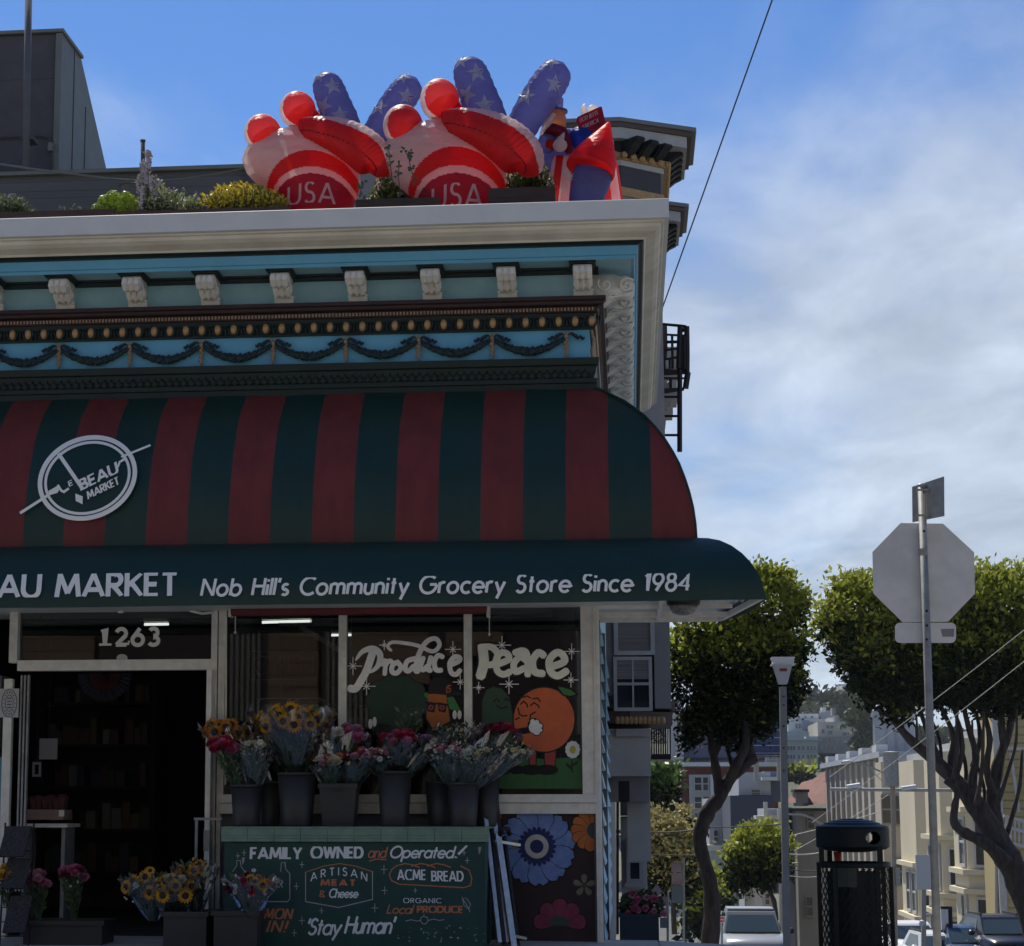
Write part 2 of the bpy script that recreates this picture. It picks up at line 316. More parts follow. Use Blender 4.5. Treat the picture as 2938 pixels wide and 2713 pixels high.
for i in range(9):
    for j in range(4):
        x0, y0 = -8.2+i*1.2, -2.98+j*1.06; s_ = MB(); g = .006
        q = [(x0+g, y0+g), (x0+1.2-g, y0+g), (x0+1.2-g, y0+1.06-g), (x0+g, y0+1.06-g)]
        dz = rnd.uniform(-.003, .003)
        s_.add([(x, y, ground(x, y)-.05) for x, y in q] + [(x, y, ground(x, y)+dz) for x, y in q], [(4, 5, 6, 7), (0, 1, 5, 4), (1, 2, 6, 5), (2, 3, 7, 6), (3, 0, 4, 7)])
        s_.build('paving_slab', m_conc, pv)

# ---------------- the corner market ----------------
X0 = -.26; XL = -8.0; YB = 7.0
mk = thing('market_building', 'one storey corner grocery with turquoise and blue cornice above a striped awning', 'shop building', (-4, 0, 0))
def sweep(name, prof, m, parent=mk, y_end=YB):   # cornice moulding: runs along the front and turns the corner
    mb = MB(); k = len(prof)
    for o_, z in prof: mb.v += [(XL, -o_, z), (X0+o_, -o_, z), (X0+o_, y_end, z)]
    for i in range(k-1): mb.f += [(3*i, 3*i+1, 3*i+4, 3*i+3), (3*i+1, 3*i+2, 3*i+5, 3*i+4)]; mb.m += [0, 0]
    return mb.build(name, m, parent)
w = MB()
w.box(XL, .02, 2.9, X0, .3, 5.585); w.box(X0-.28, .3, 2.6, X0, YB, 5.585)
w.build('wall', m_turq, mk)
w = MB(); w.box(XL, .3, 5.0, X0-.28, YB, 5.05); w.build('roof', m_ground, mk)
w = MB(); w.add([(XL, -.615, 5.612), (X0+.615, -.615, 5.612), (X0+.615, YB, 5.612), (X0-.3, YB, 5.60), (X0-.3, .32, 5.60), (XL, .32, 5.60)], [(0, 1, 4, 5), (1, 2, 3, 4)]); w.build('parapet_top', m_cap, mk)
sweep('roof_cap', [(.61, 5.607), (.632, 5.606), (.635, 5.603), (.635, 5.455), (.60, 5.447)], m_cap)
sweep('cornice_moulding', [(.60, 5.447), (.595, 5.436), (.575, 5.43), (.57, 5.42), (.565, 5.405), (.53, 5.38), (.49, 5.365), (.455, 5.352), (.445, 5.336), (.42, 5.335)], m_cream)
sweep('cornice_bead', [(.44, 5.335), (.43, 5.325), (.405, 5.32), (.395, 5.305), (.385, 5.305)], m_dgreen)
sweep('cornice_fascia', [(.395, 5.305), (.392, 5.30), (.385, 5.235), (.372, 5.23), (.365, 5.205)], m_blue)
sweep('soffit', [(.365, 5.205), (.34, 5.222), (.08, 5.225)], m_turq)
sweep('soffit_bead', [(.08, 5.223), (.075, 5.21), (.05, 5.205), (.045, 5.185), (.0, 5.18)], m_dgreen)
sweep('frieze', [(.0, 5.18), (-.004, 4.985)], m_turq)
sweep('maroon_moulding', [(0, 4.995), (.135, 4.975), (.135, 4.945), (.12, 4.935), (.115, 4.912), (.085, 4.905)], m_maroon)
sweep('dentil_band', [(.085, 4.905), (.07, 4.90), (.066, 4.858), (.05, 4.852)], m_maroon)
sweep('egg_band', [(.05, 4.852), (.045, 4.84), (.012, 4.78), (.012, 4.745), (.03, 4.738), (.03, 4.728), (.0, 4.726)], m_dgreen)
sweep('swag_frieze', [(.0, 4.726), (-.002, 4.482)], m_blue)
sweep('lower_cornice', [(0, 4.49), (.075, 4.485), (.07, 4.43), (.055, 4.42), (.05, 4.405)], m_dgreen)
sweep('lower_ogee', [(.05, 4.405), (.046, 4.37), (.03, 4.34), (.035, 4.322), (.06, 4.318), (.06, 4.285), (.045, 4.28), (.045, 4.2)], m_dgreen)
mb = MB()                               # leaf cut ogee: a row of small shallow leaves
for i in range(128):
    x = XL+.2+i*.06
    if x > X0: break
    mb.add([(x-.026, -.055, 4.345), (x, -.072, 4.375), (x+.026, -.055, 4.345), (x, -.058, 4.40), (x, -.05, 4.32)], [(0, 1, 3), (1, 2, 3), (0, 4, 1), (4, 2, 1)])
mb.build('leaf_moulding', m_dgreen, mk)['kind'] = 'stuff'
mb = MB()
for i in range(270):
    x = X0+.03-i*.0275
    if x < XL: break
    mb.box(x-.0075, -.078, 4.868, x+.0075, -.06, 4.893)
for i in range(90): mb.box(X0+.06, -.03+i*.0275, 4.868, X0+.078, -.015+i*.0275, 4.893)
mb.build('dentils', m_bronze, mk)['kind'] = 'stuff'
eg = None; dart = None
for i in range(42):
    x = X0+.02-i*.1318
    if x < -6: break
    if eg is None:
        e = MB(); e.ball((0, 0, 0), .029, .026, .043, 12)
        eg = e.build('egg_ornament', m_gold, mk, True, None); eg.matrix_parent_inverse = Matrix.Translation(-mk.location); eg.location = (x, -.035, 4.79)
        d = MB()
        for s_ in (-1, 1): d.tube([(s_*.043, -.0, .055), (s_*.046, -.022, .01), (s_*.03, -.02, -.035), (s_*.01, -.01, -.05)], .009, 5)
        d.tube([(.066, -.0, .05), (.066, -.02, .0), (.066, -.01, -.05)], [.008, .011, .004], 5)
        dart = d.build('egg_surround', m_dgreen, mk); dart.matrix_parent_inverse = Matrix.Translation(-mk.location); dart.location = (x, -.02, 4.79)
    else: inst(eg, mk, (x, -.035, 4.79)); inst(dart, mk, (x, -.02, 4.79))
for i in range(20): inst(eg, mk, (X0+.035, .07+i*.1318, 4.79), (0, 0, PI/2)); inst(dart, mk, (X0+.02, .07+i*.1318, 4.79), (0, 0, PI/2))
# gold rope along the side frieze edge
mb = MB()
for i in range(34):
    y = .02+i*.075; mb.tube([(X0+.012, y, 4.74), (X0+.035, y+.03, 4.65), (X0+.012, y+.05, 4.56)], .012, 5)
mb.build('gold_rope_moulding', m_bronze, mk)['kind'] = 'stuff'
# console brackets: scroll profile, on the front and packed along the side
prof = [(0, 4.985), (.052, 4.985), (.058, 5.0), (.055, 5.03), (.065, 5.046), (.10, 5.046), (.125, 5.035), (.155, 5.04), (.175, 5.06), (.185, 5.09), (.205, 5.105), (.235, 5.10), (.255, 5.088), (.285, 5.088), (.312, 5.105), (.325, 5.135), (.322, 5.165), (.305, 5.185), (.27, 5.195), (0, 5.195)]
def console(wd=.155):
    c = MB(); h = wd/2
    c.prism([(-o_, z) for o_, z in prof], 'x', -h*.86, h*.86)
    for k in (-.6, 0, .6):           # three lobes down the face
        c.tube([(k*h, -.325, 5.16), (k*h, -.335, 5.125), (k*h, -.29, 5.09), (k*h, -.235, 5.098), (k*h, -.205, 5.10), (k*h, -.185, 5.075), (k*h, -.14, 5.04), (k*h, -.065, 5.04)], [.02, .027, .026, .024, .022, .02, .018, .012], 6)
    c.box(-h, -.062, 4.984, h, -.002, 5.036); c.box(-h*1.02, -.075, 5.028, h*1.02, -.002, 5.046)
    for s_ in (-1, 1):               # side scrolls
        x = s_*h*.86
        for (cy, cz, r) in ((-.275, 5.14, .05), (-.13, 5.085, .045)):
            pts = [(x, cy+math.cos(t)*r*(1-t/14), cz+math.sin(t)*r*(1-t/14)) for t in [k*.55 for k in range(20)]]
            c.tube(pts, .0085, 4)
        c.tube([(x, -.255, 5.19), (x, -.20, 5.15), (x, -.16, 5.12), (x, -.10, 5.13), (x, -.03, 5.16)], .008, 4)
    return c
cons = None
blk = MB(); blk.prism([(-.12, 0), (.12, 0), (.12, .02), (-.12, .02)], 'y', -.345, .0)
SP = .605; xc = P(1672, 800, -.2).x
for i in range(13):
    x = xc - i*SP
    if cons is None:
        cons = console().build('console_bracket', m_white, mk); cons.matrix_parent_inverse = Matrix.Translation(-mk.location); cons.location = (x, 0, 0)
        bk = MB(); bk.box(-.105, -.352, 5.2, .105, 0, 5.221); bk.box(-.092, -.335, 5.192, .092, 0, 5.2); bko = bk.build('bracket_cap', m_dgreen, mk); bko.matrix_parent_inverse = Matrix.Translation(-mk.location); bko.location = (x, 0, 0)
    else: inst(cons, mk, (x, 0, 0)); inst(bko, mk, (x, 0, 0))
# side consoles seen edge on: flat S scroll boards with raised spirals
def side_console():
    c = MB(); Y0, Y1 = -.07, .07
    pts = [(X0+.0, 4.90), (X0+.06, 4.90), (X0+.13, 4.93), (X0+.20, 4.975), (X0+.25, 4.985), (X0+.29, 4.975), (X0+.335, 4.99), (X0+.36, 5.03), (X0+.365, 5.08), (X0+.345, 5.13), (X0+.30, 5.155), (X0+.25, 5.15), (X0+.21, 5.17), (X0+.0, 5.17)]
    c.prism(pts, 'y', Y0, Y1)
    def sp(cx, cz, r, turns, a0, dr): return [(cx+math.cos(a0+t)*max(r*(1-t/(turns*6.9)), .006), Y0-.004, cz+math.sin(a0+t)*max(r*(1-t/(turns*6.9)), .006)) for t in [k*.42 for k in range(int(turns*15))]]
    c.tube(sp(X0+.30, 5.075, .066, 1.5, .6, 0), .012, 5); c.tube(sp(X0+.13, 5.09, .062, 1.3, 2.4, 0), .011, 5)
    for q, o_ in ((0, .012), (.028, .010), (.055, .009)):
        c.tube([(X0+.355-q, Y0-.002, 5.03-q*.3), (X0+.31-q, Y0-.006, 4.99), (X0+.25-q, Y0-.004, 5.0-q*.3), (X0+.19-q*.6, Y0-.004, 5.01-q), (X0+.13-q*.5, Y0-.002, 4.96-q*.4), (X0+.04, Y0, 4.925-q*.3)], o_, 5)
    return c
sc0 = None
for i in range(11):
    y = .05+i*.55
    if sc0 is None: sc0 = side_console().build('scroll_bracket', m_white, mk, True); sc0.matrix_parent_inverse = Matrix.Translation(-mk.location); sc0.location = (0, y, 0)
    else: inst(sc0, mk, (0, y, 0))
# swags: garland, bow and hanging drop
gar = None; SW = .592; xs0 = P(1625, 990, -.03).x
for i in range(12):
    x = xs0 - i*SW
    if gar is None:
        g = MB(); pts = []; rr = []
        for k in range(25):
            t = k/24; px = -SW*t; z = 4.668-.115*(1-(2*t-1)**2)**1.0
            pts.append((px, -.03, z)); rr.append((.012+.021*math.sin(PI*t))*(1+.18*math.sin(k*2.4)))
        g.tube(pts, rr, 8)
        for k in range(70):
            t = rnd.random(); z = 4.668-.115*(1-(2*t-1)**2); a = rnd.uniform(0, 2*PI); r = (.012+.020*math.sin(PI*t)); g.ball((-SW*t, -.03-abs(math.cos(a))*r, z+math.sin(a)*r), .011, n=5)
        gar = g.build('garland', m_garland, mk); gar.matrix_parent_inverse = Matrix.Translation(-mk.location); gar.location = (x, 0, 0)
        b = MB()
        for s_ in (-1, 1):
            b.tube([(0, -.035, 4.675), (s_*.035, -.05, 4.692), (s_*.08, -.045, 4.665), (s_*.095, -.04, 4.65), (s_*.11, -.04, 4.665), (s_*.13, -.035, 4.645), (s_*.145, -.03, 4.655)], [.012, .014, .019, .017, .014, .016, .010], 6)
        bow = b.build('ribbon_bow', m_garland, mk); bow.matrix_parent_inverse = Matrix.Translation(-mk.location); bow.location = (x, 0, 0)
        d = MB(); d.ball((0, -.04, 4.665), .02, n=8)
        for k, (z, r) in enumerate(((4.64, .014), (4.62, .021), (4.60, .017), (4.58, .023), (4.56, .017), (4.54, .018), (4.52, .011), (4.503, .007))): d.ball((.004*(-1)**k, -.03, z), r, .02, .015, 7)
        for s_ in (-1, 1): d.tube([(0, -.045, 4.668), (s_*.025, -.06, 4.70), (s_*.055, -.05, 4.69)], [.006, .009, .005], 5)
        dr = d.build('husk_drop', m_bronze, mk); dr.matrix_parent_inverse = Matrix.Translation(-mk.location); dr.location = (x, 0, 0)
    else:
        inst(gar, mk, (x, 0, 0)); inst(bow, mk, (x, 0, 0)); inst(dr, mk, (x, 0, 0))

# ---- shop front below the awning ----
wf = MB()
def X_(px, py=2100): return P(px, py, 0).x
XD0, XD1 = X_(86), X_(596); XJ1 = X_(636); XW1 = X_(1706); ZS = 1.036
wf.box(XL, 0, -.1, X_(0), .2, 2.0); wf.box(X0-.02, .0, -.12, X0, .1, 2.9)
wf.build('pier', m_wallgrey, mk)
wf = MB(); wf.box(XJ1, .03, -.12, XW1, .12, .98); wf.build('stall_riser', m_wallgrey, mk)
fr = MB()                               # cream frame of transom and doorway
fr.box(X_(22), -.03, 2.10, X_(45), .1, 2.95); fr.box(X_(45)+.003, -.02, 2.035, XJ1-.075, .09, 2.105); fr.box(X_(45)+.003, -.028, 2.1, XJ1-.075, -.005, 2.118)
fr.box(X_(605), -.035, -.1, X_(622), .1, 2.95); fr.box(X_(625), -.02, -.1, X_(637), .1, 2.95)
fr.build('door_frame', m_white, mk)
t_ = MB(); t_.box(X_(45), .045, 2.118, X_(605), .05, 2.95); t_.build('transom_pane', m_glass, mk)
wfm = MB(); xa, xb = X_(640), X_(1670)
wfm.box(xb, -.035, ZS+.02, XW1, .08, 2.95)
wfm.build('window_frame', m_white, mk)
w2 = MB(); w2.box(xa-.012, -.025, ZS+.02, xa+.012, .07, 2.95); w2.build('window_frame', m_white, mk)
mul = []
for px in (983, 1344):
    m_ = MB(); c = X_(px); m_.box(c-.031, -.03, ZS+.021, c+.031, .07, 2.95); mul.append(m_.build('mullion', m_white, mk))
sl = MB(); sl.box(XJ1-.02, -.07, ZS-.045, XW1+.01, .1, ZS+.018); sl.build('window_sill', m_white, mk)
sl = MB(); sl.box(XJ1-.01, -.045, ZS-.13, XW1+.012, .05, ZS-.048); sl.build('sill_board', m_white, mk)
edges = [xa+.013, X_(983)-.032, X_(983)+.032, X_(1344)-.032, X_(1344)+.032, xb-.001]
for i in range(3):
    p_ = MB(); p_.box(edges[2*i], .02, ZS+.02, edges[2*i+1], .026, 2.95); p_.build('window_pane', m_glass, mk)
ct_ = MB(); ct_.box(XW1+.001, -.05, -.1, X0+.012, .0, 2.9); ct_.box(X0+.014, -.05, -.1, X0+.04, .18, 2.9); ct_.build('corner_board', m_white, mk)
ct_ = MB(); ct_.box(X0+.004, .305, -.3, X0+.03, 6.0, 2.9); ct_.build('side_sheathing', m_siding, mk)
ct_ = MB(); ct_.box(X0+.02, .22, -.15, X0+.045, .30, 2.42); ct_.box(X0+.02, 1.5, -.25, X0+.07, 1.6, 2.42); ct_.build('side_trim', m_wallgrey, mk)
for k in range(17):                     # lap siding of the side wall, seen end on
    z = -.1+k*.15; s_ = MB(); s_.prism([(X0+.005, z), (X0+.062, z+.008), (X0+.028, z+.148), (X0+.005, z+.148)], 'y', .31, 6.0); s_.build('siding_board', m_siding, mk)
# mural under the window
def disc(mb, c, r, mi, z, n=20, a0=0): mb.add([(c[0]+r*math.cos(2*PI*k/n), c[1]+r*math.sin(2*PI*k/n), z) for k in range(n)], [tuple(range(n))], mi)
pk = [0]
def petal(mb, c, ang, r0, r1, wd, mi, z, lobed=False):
    prof_ = [(0, .25), (.25, .62), (.5, .9), (.72, 1), (.9, .8), (1, .35)]
    L = []; d = Vector((math.cos(ang), math.sin(ang))); n = Vector((-d.y, d.x))
    for t, q in prof_: L.append((r0+(r1-r0)*t, q*wd/2))
    pts = [Vector(c)+d*a+n*b for a, b in L]
    if lobed: pts += [Vector(c)+d*(r1*.93)]
    pts += [Vector(c)+d*a-n*b for a, b in L[::-1]]
    pk[0] += 1; z -= pk[0]*6e-6; mb.add([(p.x, p.y, z) for p in pts], [tuple(range(len(pts)))], mi)
mm = [mat('mural_brown', (.035, .017, .018), .6, (.02, .01, .014), 5), mat('mural_blue', (.17, .26, .50), .6, (.11, .18, .40), 10), mat('mural_navy', (.010, .018, .10), .6), mat('mural_white', (.5, .48, .44), .6, (.4, .38, .36), 12),
      mat('mural_orange', (.48, .15, .028), .6, (.36, .10, .02), 10), mat('mural_teal', (.03, .06, .06), .6), mat('mural_pink', (.22, .03, .07), .6, (.15, .02, .05), 10), mat('mural_olive', (.19, .18, .11), .6, (.13, .12, .08), 12), mat('mural_black', (.006, .005, .006), .6)]
pan = MB(); pan.box(X_(1405), .012, -.1, XW1, .029, .905); pan = pan.build('mural_panel', mm[0], mk)
def W_(px, py): p = P(px, py, 0); return (p.x, p.z)
def onwall(mb, name, parent=pan, Y=.012): return mb.map(wallmap(Y)).build(name, mm, parent)
f = MB(); c = W_(1540, 2428)
for k in range(11): petal(f, c, k*2*PI/11+.2, .05, .31, .185, 8, 0, True)
for k in range(11): petal(f, c, k*2*PI/11+.2, .05, .305, .178, 8, -.002, True); petal(f, c, k*2*PI/11+.2, .05, .298, .166, 1, -.002, True)
for k in range(22): petal(f, c, k*2*PI/22, .06, .15, .035, 2, -.0028)
disc(f, c, .10, 2, -.0044); disc(f, c, .092, 3, -.0046, 28); disc(f, c, .052, 2, -.005, 24); onwall(f, 'painted_flower')
f = MB(); c = W_(1697, 2382)
for k in range(7): petal(f, c, PI*.5+k*PI/6.2, .03, .165, .095, 8, 0)
for k in range(7): petal(f, c, PI*.5+k*PI/6.2, .03, .163, .088, 8, -.002); petal(f, c, PI*.5+k*PI/6.2, .03, .158, .078, 4, -.002)
f.add([(c[0]+.02-.055*abs(math.sin(a)), c[1]+.062*math.cos(a), -.003) for a in [PI*k/10 for k in range(11)]], [tuple(range(11))], 5); onwall(f, 'painted_flower')
f = MB(); c = W_(1405, 2322)
for a in (-.1, -.7, -1.3): petal(f, c, a, .0, .11, .07, 4, -.002)
onwall(f, 'painted_flower')
f = MB(); c = W_(1606, 2655)
for k in range(5): petal(f, c, PI*(.06+.22*k), .05, .21, .125, 8, 0)
for k in range(5): petal(f, c, PI*(.06+.22*k), .05, .206, .12, 8, -.002); petal(f, c, PI*(.06+.22*k), .05, .20, .11, 6, -.002)
f.add([(c[0]+.08*math.cos(a), c[1]+.07*math.sin(a), -.003) for a in [PI*k/10 for k in range(11)]], [tuple(range(11))], 5); onwall(f, 'painted_flower')
f = MB(); c = W_(1676, 2540)
for k in range(5): petal(f, c, .3+k*2*PI/5, .015, .085, .045, 7, -.002)
disc(f, c, .022, 5, -.003); onwall(f, 'painted_flower')
f = MB(); c = W_(1478, 2422)
disc(f, c, .075, 8, 0); disc(f, c, .062, 3, -.001); disc(f, c, .046, 8, -.002); disc(f, c, .036, 7, -.003); onwall(f, 'painted_spiral')
# left pier details: blue noticeboard, poster
b_ = MB(); b_.box(XL, -.02, -.1, X_(14), 0, 1.35); b_.build('blue_panel', mat('teal_panel', (.05, .22, .30), .5), mk)
b_ = MB(); b_.box(X_(12), -.04, -.1, X_(36), .02, 1.97); b_.build('pier_board', m_white, mk)
for px in (60, 70, 80):
    b_ = MB(); b_.box(X_(px)-.006, -.03, .3, X_(px)+.008, .01, 2.0); b_.build('door_track', m_steel, mk)
# ---------------- shop interior ----------------
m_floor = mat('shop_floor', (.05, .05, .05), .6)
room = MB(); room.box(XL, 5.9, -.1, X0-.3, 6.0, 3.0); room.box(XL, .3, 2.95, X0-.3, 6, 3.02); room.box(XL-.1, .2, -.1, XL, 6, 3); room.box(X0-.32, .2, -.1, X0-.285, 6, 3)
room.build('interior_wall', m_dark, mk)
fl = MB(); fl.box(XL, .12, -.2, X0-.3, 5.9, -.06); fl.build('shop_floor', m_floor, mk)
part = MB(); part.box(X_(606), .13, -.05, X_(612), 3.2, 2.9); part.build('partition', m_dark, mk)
m_tube = emat('lit_tube', (1., .95, .85), 1.6)
def lamp(p0, p1, label):
    t = thing('ceiling_light', label, 'ceiling light', (p0+p1)/2, 'fluorescent lights in the shop')
    b = MB(); b.tube([p0, p1], .012, 8); b.build('lamp_tube', m_tube, t, True)
    b = MB(); u = Vector((0, 0, .035)); b.bar(p0+u, p1+u, .1, .03); b.build('housing', m_white, t)
    b = MB(); 
    for p in (p0, p1): b.bar(p+u, Vector((p.x, p.y, 2.95)), .012)
    b.build('hanger', m_steel, t); return t
lamp(P(752, 1785, 1.6), P(893, 1781, 1.6), 'lit fluorescent tube seen through the window below the red blind')
lamp(P(414, 1791, 2.2), P(484, 1790, 2.2), 'lit fluorescent tube seen through the transom above the house number')
lamp(P(951, 1822, 4.5), P(1008, 1821, 4.5), 'short faint lit tube deep in the shop beside the white mullion')
# shelves deep inside with goods
rs = [mat('goods_%s' % n, c, .5) for n, c in dict(red=(.07, .02, .02), amber=(.09, .055, .02), green=(.02, .04, .02), blue=(.02, .026, .06), white=(.14, .14, .13), brown=(.05, .03, .02)).items()]
def shelf(x0, x1, y, label):
    t = thing('shop_shelf', label, 'shelf', ((x0+x1)/2, y, 0)); 
    for z in (.35, .75, 1.15, 1.55, 1.95):
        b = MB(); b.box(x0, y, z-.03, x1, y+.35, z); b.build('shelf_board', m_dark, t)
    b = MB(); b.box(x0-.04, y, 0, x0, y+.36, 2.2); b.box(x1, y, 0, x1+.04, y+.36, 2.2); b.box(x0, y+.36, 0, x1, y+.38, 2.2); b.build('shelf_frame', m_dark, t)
    g = MB()
    for z in (.35, .75, 1.15, 1.55, 1.95):
        x = x0+.03
        while x < x1-.08:
            wd = rnd.uniform(.05, .11); h = rnd.uniform(.12, .27); k = rnd.randrange(6)
            if rnd.random() < .8: g.box(x, y+.03, z, x+wd*.9, y+.2, z+h, k)
            x += wd
    o = g.build('packaged_goods', rs, t); o['kind'] = 'stuff'
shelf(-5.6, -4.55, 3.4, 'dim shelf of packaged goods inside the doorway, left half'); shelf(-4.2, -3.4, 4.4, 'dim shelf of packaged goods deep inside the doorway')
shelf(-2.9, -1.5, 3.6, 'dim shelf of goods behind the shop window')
# produce rack just inside the door, left
t = thing('display_rack', 'white shelf with a carton of wrapped flowers inside the doorway', 'rack', P(150, 2362, .5))
b = MB(); a = P(70, 2362, .5); c = P(212, 2362, .5); b.box(a.x, .3, a.z-.03, c.x, .7, a.z); b.build('shelf_board', m_white, t)
b = MB(); b.box(a.x+.03, .35, -.06, a.x+.06, .65, a.z-.03); b.box(c.x-.06, .35, -.06, c.x-.03, .65, a.z-.03); b.build('leg', m_steel, t)
m_card = mat('cardboard', (.28, .20, .16), .8, (.22, .15, .12), 6)
t = thing('carton', 'printed cardboard carton of wrapped bunches on the white shelf', 'box', P(130, 2352, .48))
b = MB(); a = P(76, 2352, .4); c = P(186, 2322, .4); b.box(a.x, .35, a.z+.002, c.x, .62, c.z); b.build('carton_body', m_card, t)
b = MB(); l1 = P(168, 2342, .34); b.box(l1.x, .345, l1.z, l1.x+.045, .349, l1.z+.05); b.build('label_panel', m_white, t)
b = MB()
for k in range(6): b.lathe([(.03, 0), (.055, .1), (.03, .13)], (a.x+.04+k*.048, .45, c.z-.02+.02*math.sin(k*3)), 7)
b.build('wrapped_bunches', rs[0:6], t); 
# framed notices hanging in the doorway
for (x0, y0, x1, y1, lab, mm_) in ((112, 2118, 165, 2178, 'grey sheet of paper hanging in the shop doorway', m_white), (92, 2186, 118, 2228, 'small white outlined frame hanging in the doorway', m_alu)):
    t = thing('notice', lab, 'notice', P((x0+x1)/2, (y0+y1)/2, .35)); a = P(x0, y1, .35); c = P(x1, y0, .35)
    b = MB()
    if mm_ is m_alu:
        for q in ((a.x, a.z, c.x, a.z+.02), (a.x, c.z-.02, c.x, c.z), (a.x, a.z+.021, a.x+.018, c.z-.021), (c.x-.018, a.z+.021, c.x, c.z-.021)): b.box(q[0], .35, q[1], q[2], .36, q[3])
    else: b.box(a.x, .35, a.z, c.x, .356, c.z)
    b.build('sheet', mat('paper', (.2, .2, .21), .8), t)
    b = MB(); b.tube([((a.x+c.x)/2, .35, c.z), ((a.x+c.x)/2, .35, 2.9)], .003, 4); b.build('cord', m_dark, t)
# swag of bunting seen inside the door head
t = thing('bunting', 'dark pleated fan bunting hung inside the door head', 'bunting', P(300, 1935, 1.2)); c = P(300, 1932, 1.2)
for k in range(2):
    b = MB(); r0, r1 = ((.02, .14), (.15, .235))[k]; n = 36
    b.add([(c.x+r*math.cos(PI+PI*i/n), 1.2+(.012 if i % 2 else -.012), c.z+r*math.sin(PI+PI*i/n)) for i in range(n+1) for r in (r0, r1)], [(2*i, 2*i+1, 2*i+3, 2*i+2) for i in range(n)])
    b.build('pleated_fan', mat('bunting%d' % k, ((.16, .05, .05), (.06, .06, .09))[k], .8), t)
# white timber brace & post behind the glass
b = MB(); b.bar(P(862, 1798, 1.2), P(978, 1868, 1.2), .06, .04); b.bar(P(800, 1792, 1.2), P(985, 1791, 1.2), .02, .03); b.build('interior_brace', m_white, mk)
b = MB(); b.tube([P(1620, 1700, .35), P(1640, 2280, .35)], .085, 14); b.build('interior_column', mat('column_plaster', (.30, .28, .24), .8, (.22, .2, .17), 5), mk, True)
# neon OPEN sign (unlit) and coffee sign, hung behind the glass
m_neon = mat('neon_tube', (.20, .05, .06), .4); m_neonf = mat('neon_rim', (.13, .15, .17), .4)
t = thing('open_sign', 'unlit neon open sign hanging behind the shop window', 'neon sign', P(812, 1908, .12))
def boxpath(x0, y0, x1, y1, Y, r=.03):
    a = P(x0, y1, Y); c = P(x1, y0, Y); pts = []
    for cx, cz, s0 in ((c.x-r, c.z-r, 0), (a.x+r, c.z-r, 90), (a.x+r, a.z+r, 180), (c.x-r, a.z+r, 270)): pts += [(cx+r*math.cos(R(s0+k*30)), Y, cz+r*math.sin(R(s0+k*30))) for k in range(4)]
    return pts + [pts[0]]
b = MB(); b.tube(boxpath(716, 1867, 912, 1950, .12), .0045, 5); b.build('rim_tube', m_neonf, t)
a = P(730, 1935, .12); h = P(730, 1882, .12).z - a.z
lt = letters('OPEN', .07, size=h, x=a.x, y=a.z, width=P(900, 1935, .12).x-a.x); lt.map(lambda x, y, z: (x, .115+z, y)).build('lettering', m_neon, t)
b = MB()
for px in (740, 890): b.tube([P(px, 1868, .12), (P(px, 1868, .12).x, .12, 2.9)], .002, 4)
b.build('cord', m_dark, t)
t = thing('coffee_sign', 'rounded window sign with cream script coffee lettering behind the sunflowers', 'sign', P(880, 2030, .1))
b = MB(); b.tube(boxpath(740, 2003, 932, 2062, .1, .04), .004, 5); b.build('rim_tube', m_white, t)
b = MB(); a = P(742, 2060, .105); c = P(930, 2006, .105); b.box(a.x, .104, a.z, c.x, .112, c.z); b.build('backboard', mat('coffee_board', (.03, .012, .012), .5), t)
a = P(750, 2050, .1); h = .115
letters('coffee', .2, .12, .12, size=h, x=a.x, y=a.z, width=P(920, 2050, .1).x-a.x, cap=True).map(lambda x, y, z: (x, .099+z, y)).build('lettering', mat('coffee_cream', (.42, .33, .2), .5), t)
# ---- house number on the transom ----
Yg = .045
b = MB(); a = W_(282, 1850); h = W_(282, 1802)[1]-a[1]; wtot = W_(462, 1850)[0]-a[0]
k = 0
for i, ch in enumerate('1263'):
    x = a[0] + i*wtot*.262; wd = wtot*.215; g = GL[ch]
    for s_ in g[1]:
        pts = [(x+p[0]/.6*wd*.82 + (wd*.12 if ch == '1' else 0), a[1]+p[1]*h) for p in s_]
        ribbon(b, pts, h*.24, -.0003*k); k += 1
    if ch == '1': ribbon(b, [(x-.005, a[1]+h*.05), (x+wd*.88, a[1]+h*.05)], h*.13, -.0003*k); k += 1
    if ch == '2': ribbon(b, [(x, a[1]+h*.08), (x+wd*.95, a[1]+h*.08), (x+wd*.95, a[1]+h*.26)], h*.14, -.0003*k); k += 1
b.map(wallmap(Yg)).build('house_number', m_ink, mk)
b = MB(); c = W_(347, 1887); b.prism([(c[0]+.045*math.cos(a)*1.0, c[1]+.033*math.sin(a)) for a in [2*PI*i/14 for i in range(14)]], 'y', .03, .044); b.build('window_sticker', m_white, mk)
# ---- painted window art ----
k_ = dict(orange=(.60, .13, .045), leaf=(.05, .22, .06), grass=(.04, .14, .04), pickle=(.03, .075, .045), broc=(.018, .05, .03), black=(.004, .004, .005), white=(.78, .78, .74), yel=(.5, .42, .05), car=(.42, .13, .03), red=(.36, .06, .05), peace=(.90, .90, .78), grey=(.90, .90, .88), cap=(.008, .008, .012))
names = list(k_); wm = [mat('window_paint_'+n, c, .6, tuple(q*.85 for q in c), 9) for n, c in k_.items()]
def I(n): return names.index(n)
YG = .019; zk = [0]
def poly(mb, pts, mi, z): zk[0] += 1; z -= zk[0]*1e-5; mb.add([(*W_(*p), z) for p in pts], [tuple(range(len(pts)))], I(mi))
def ell(mb, cx, cy, rx, ry, mi, z, n=28, a0=0, a1=360): poly(mb, [(cx+rx*math.cos(R(a0+(a1-a0)*i/n)), cy+ry*math.sin(R(a0+(a1-a0)*i/n))) for i in range(n if a1-a0 >= 360 else n+1)], mi, z)
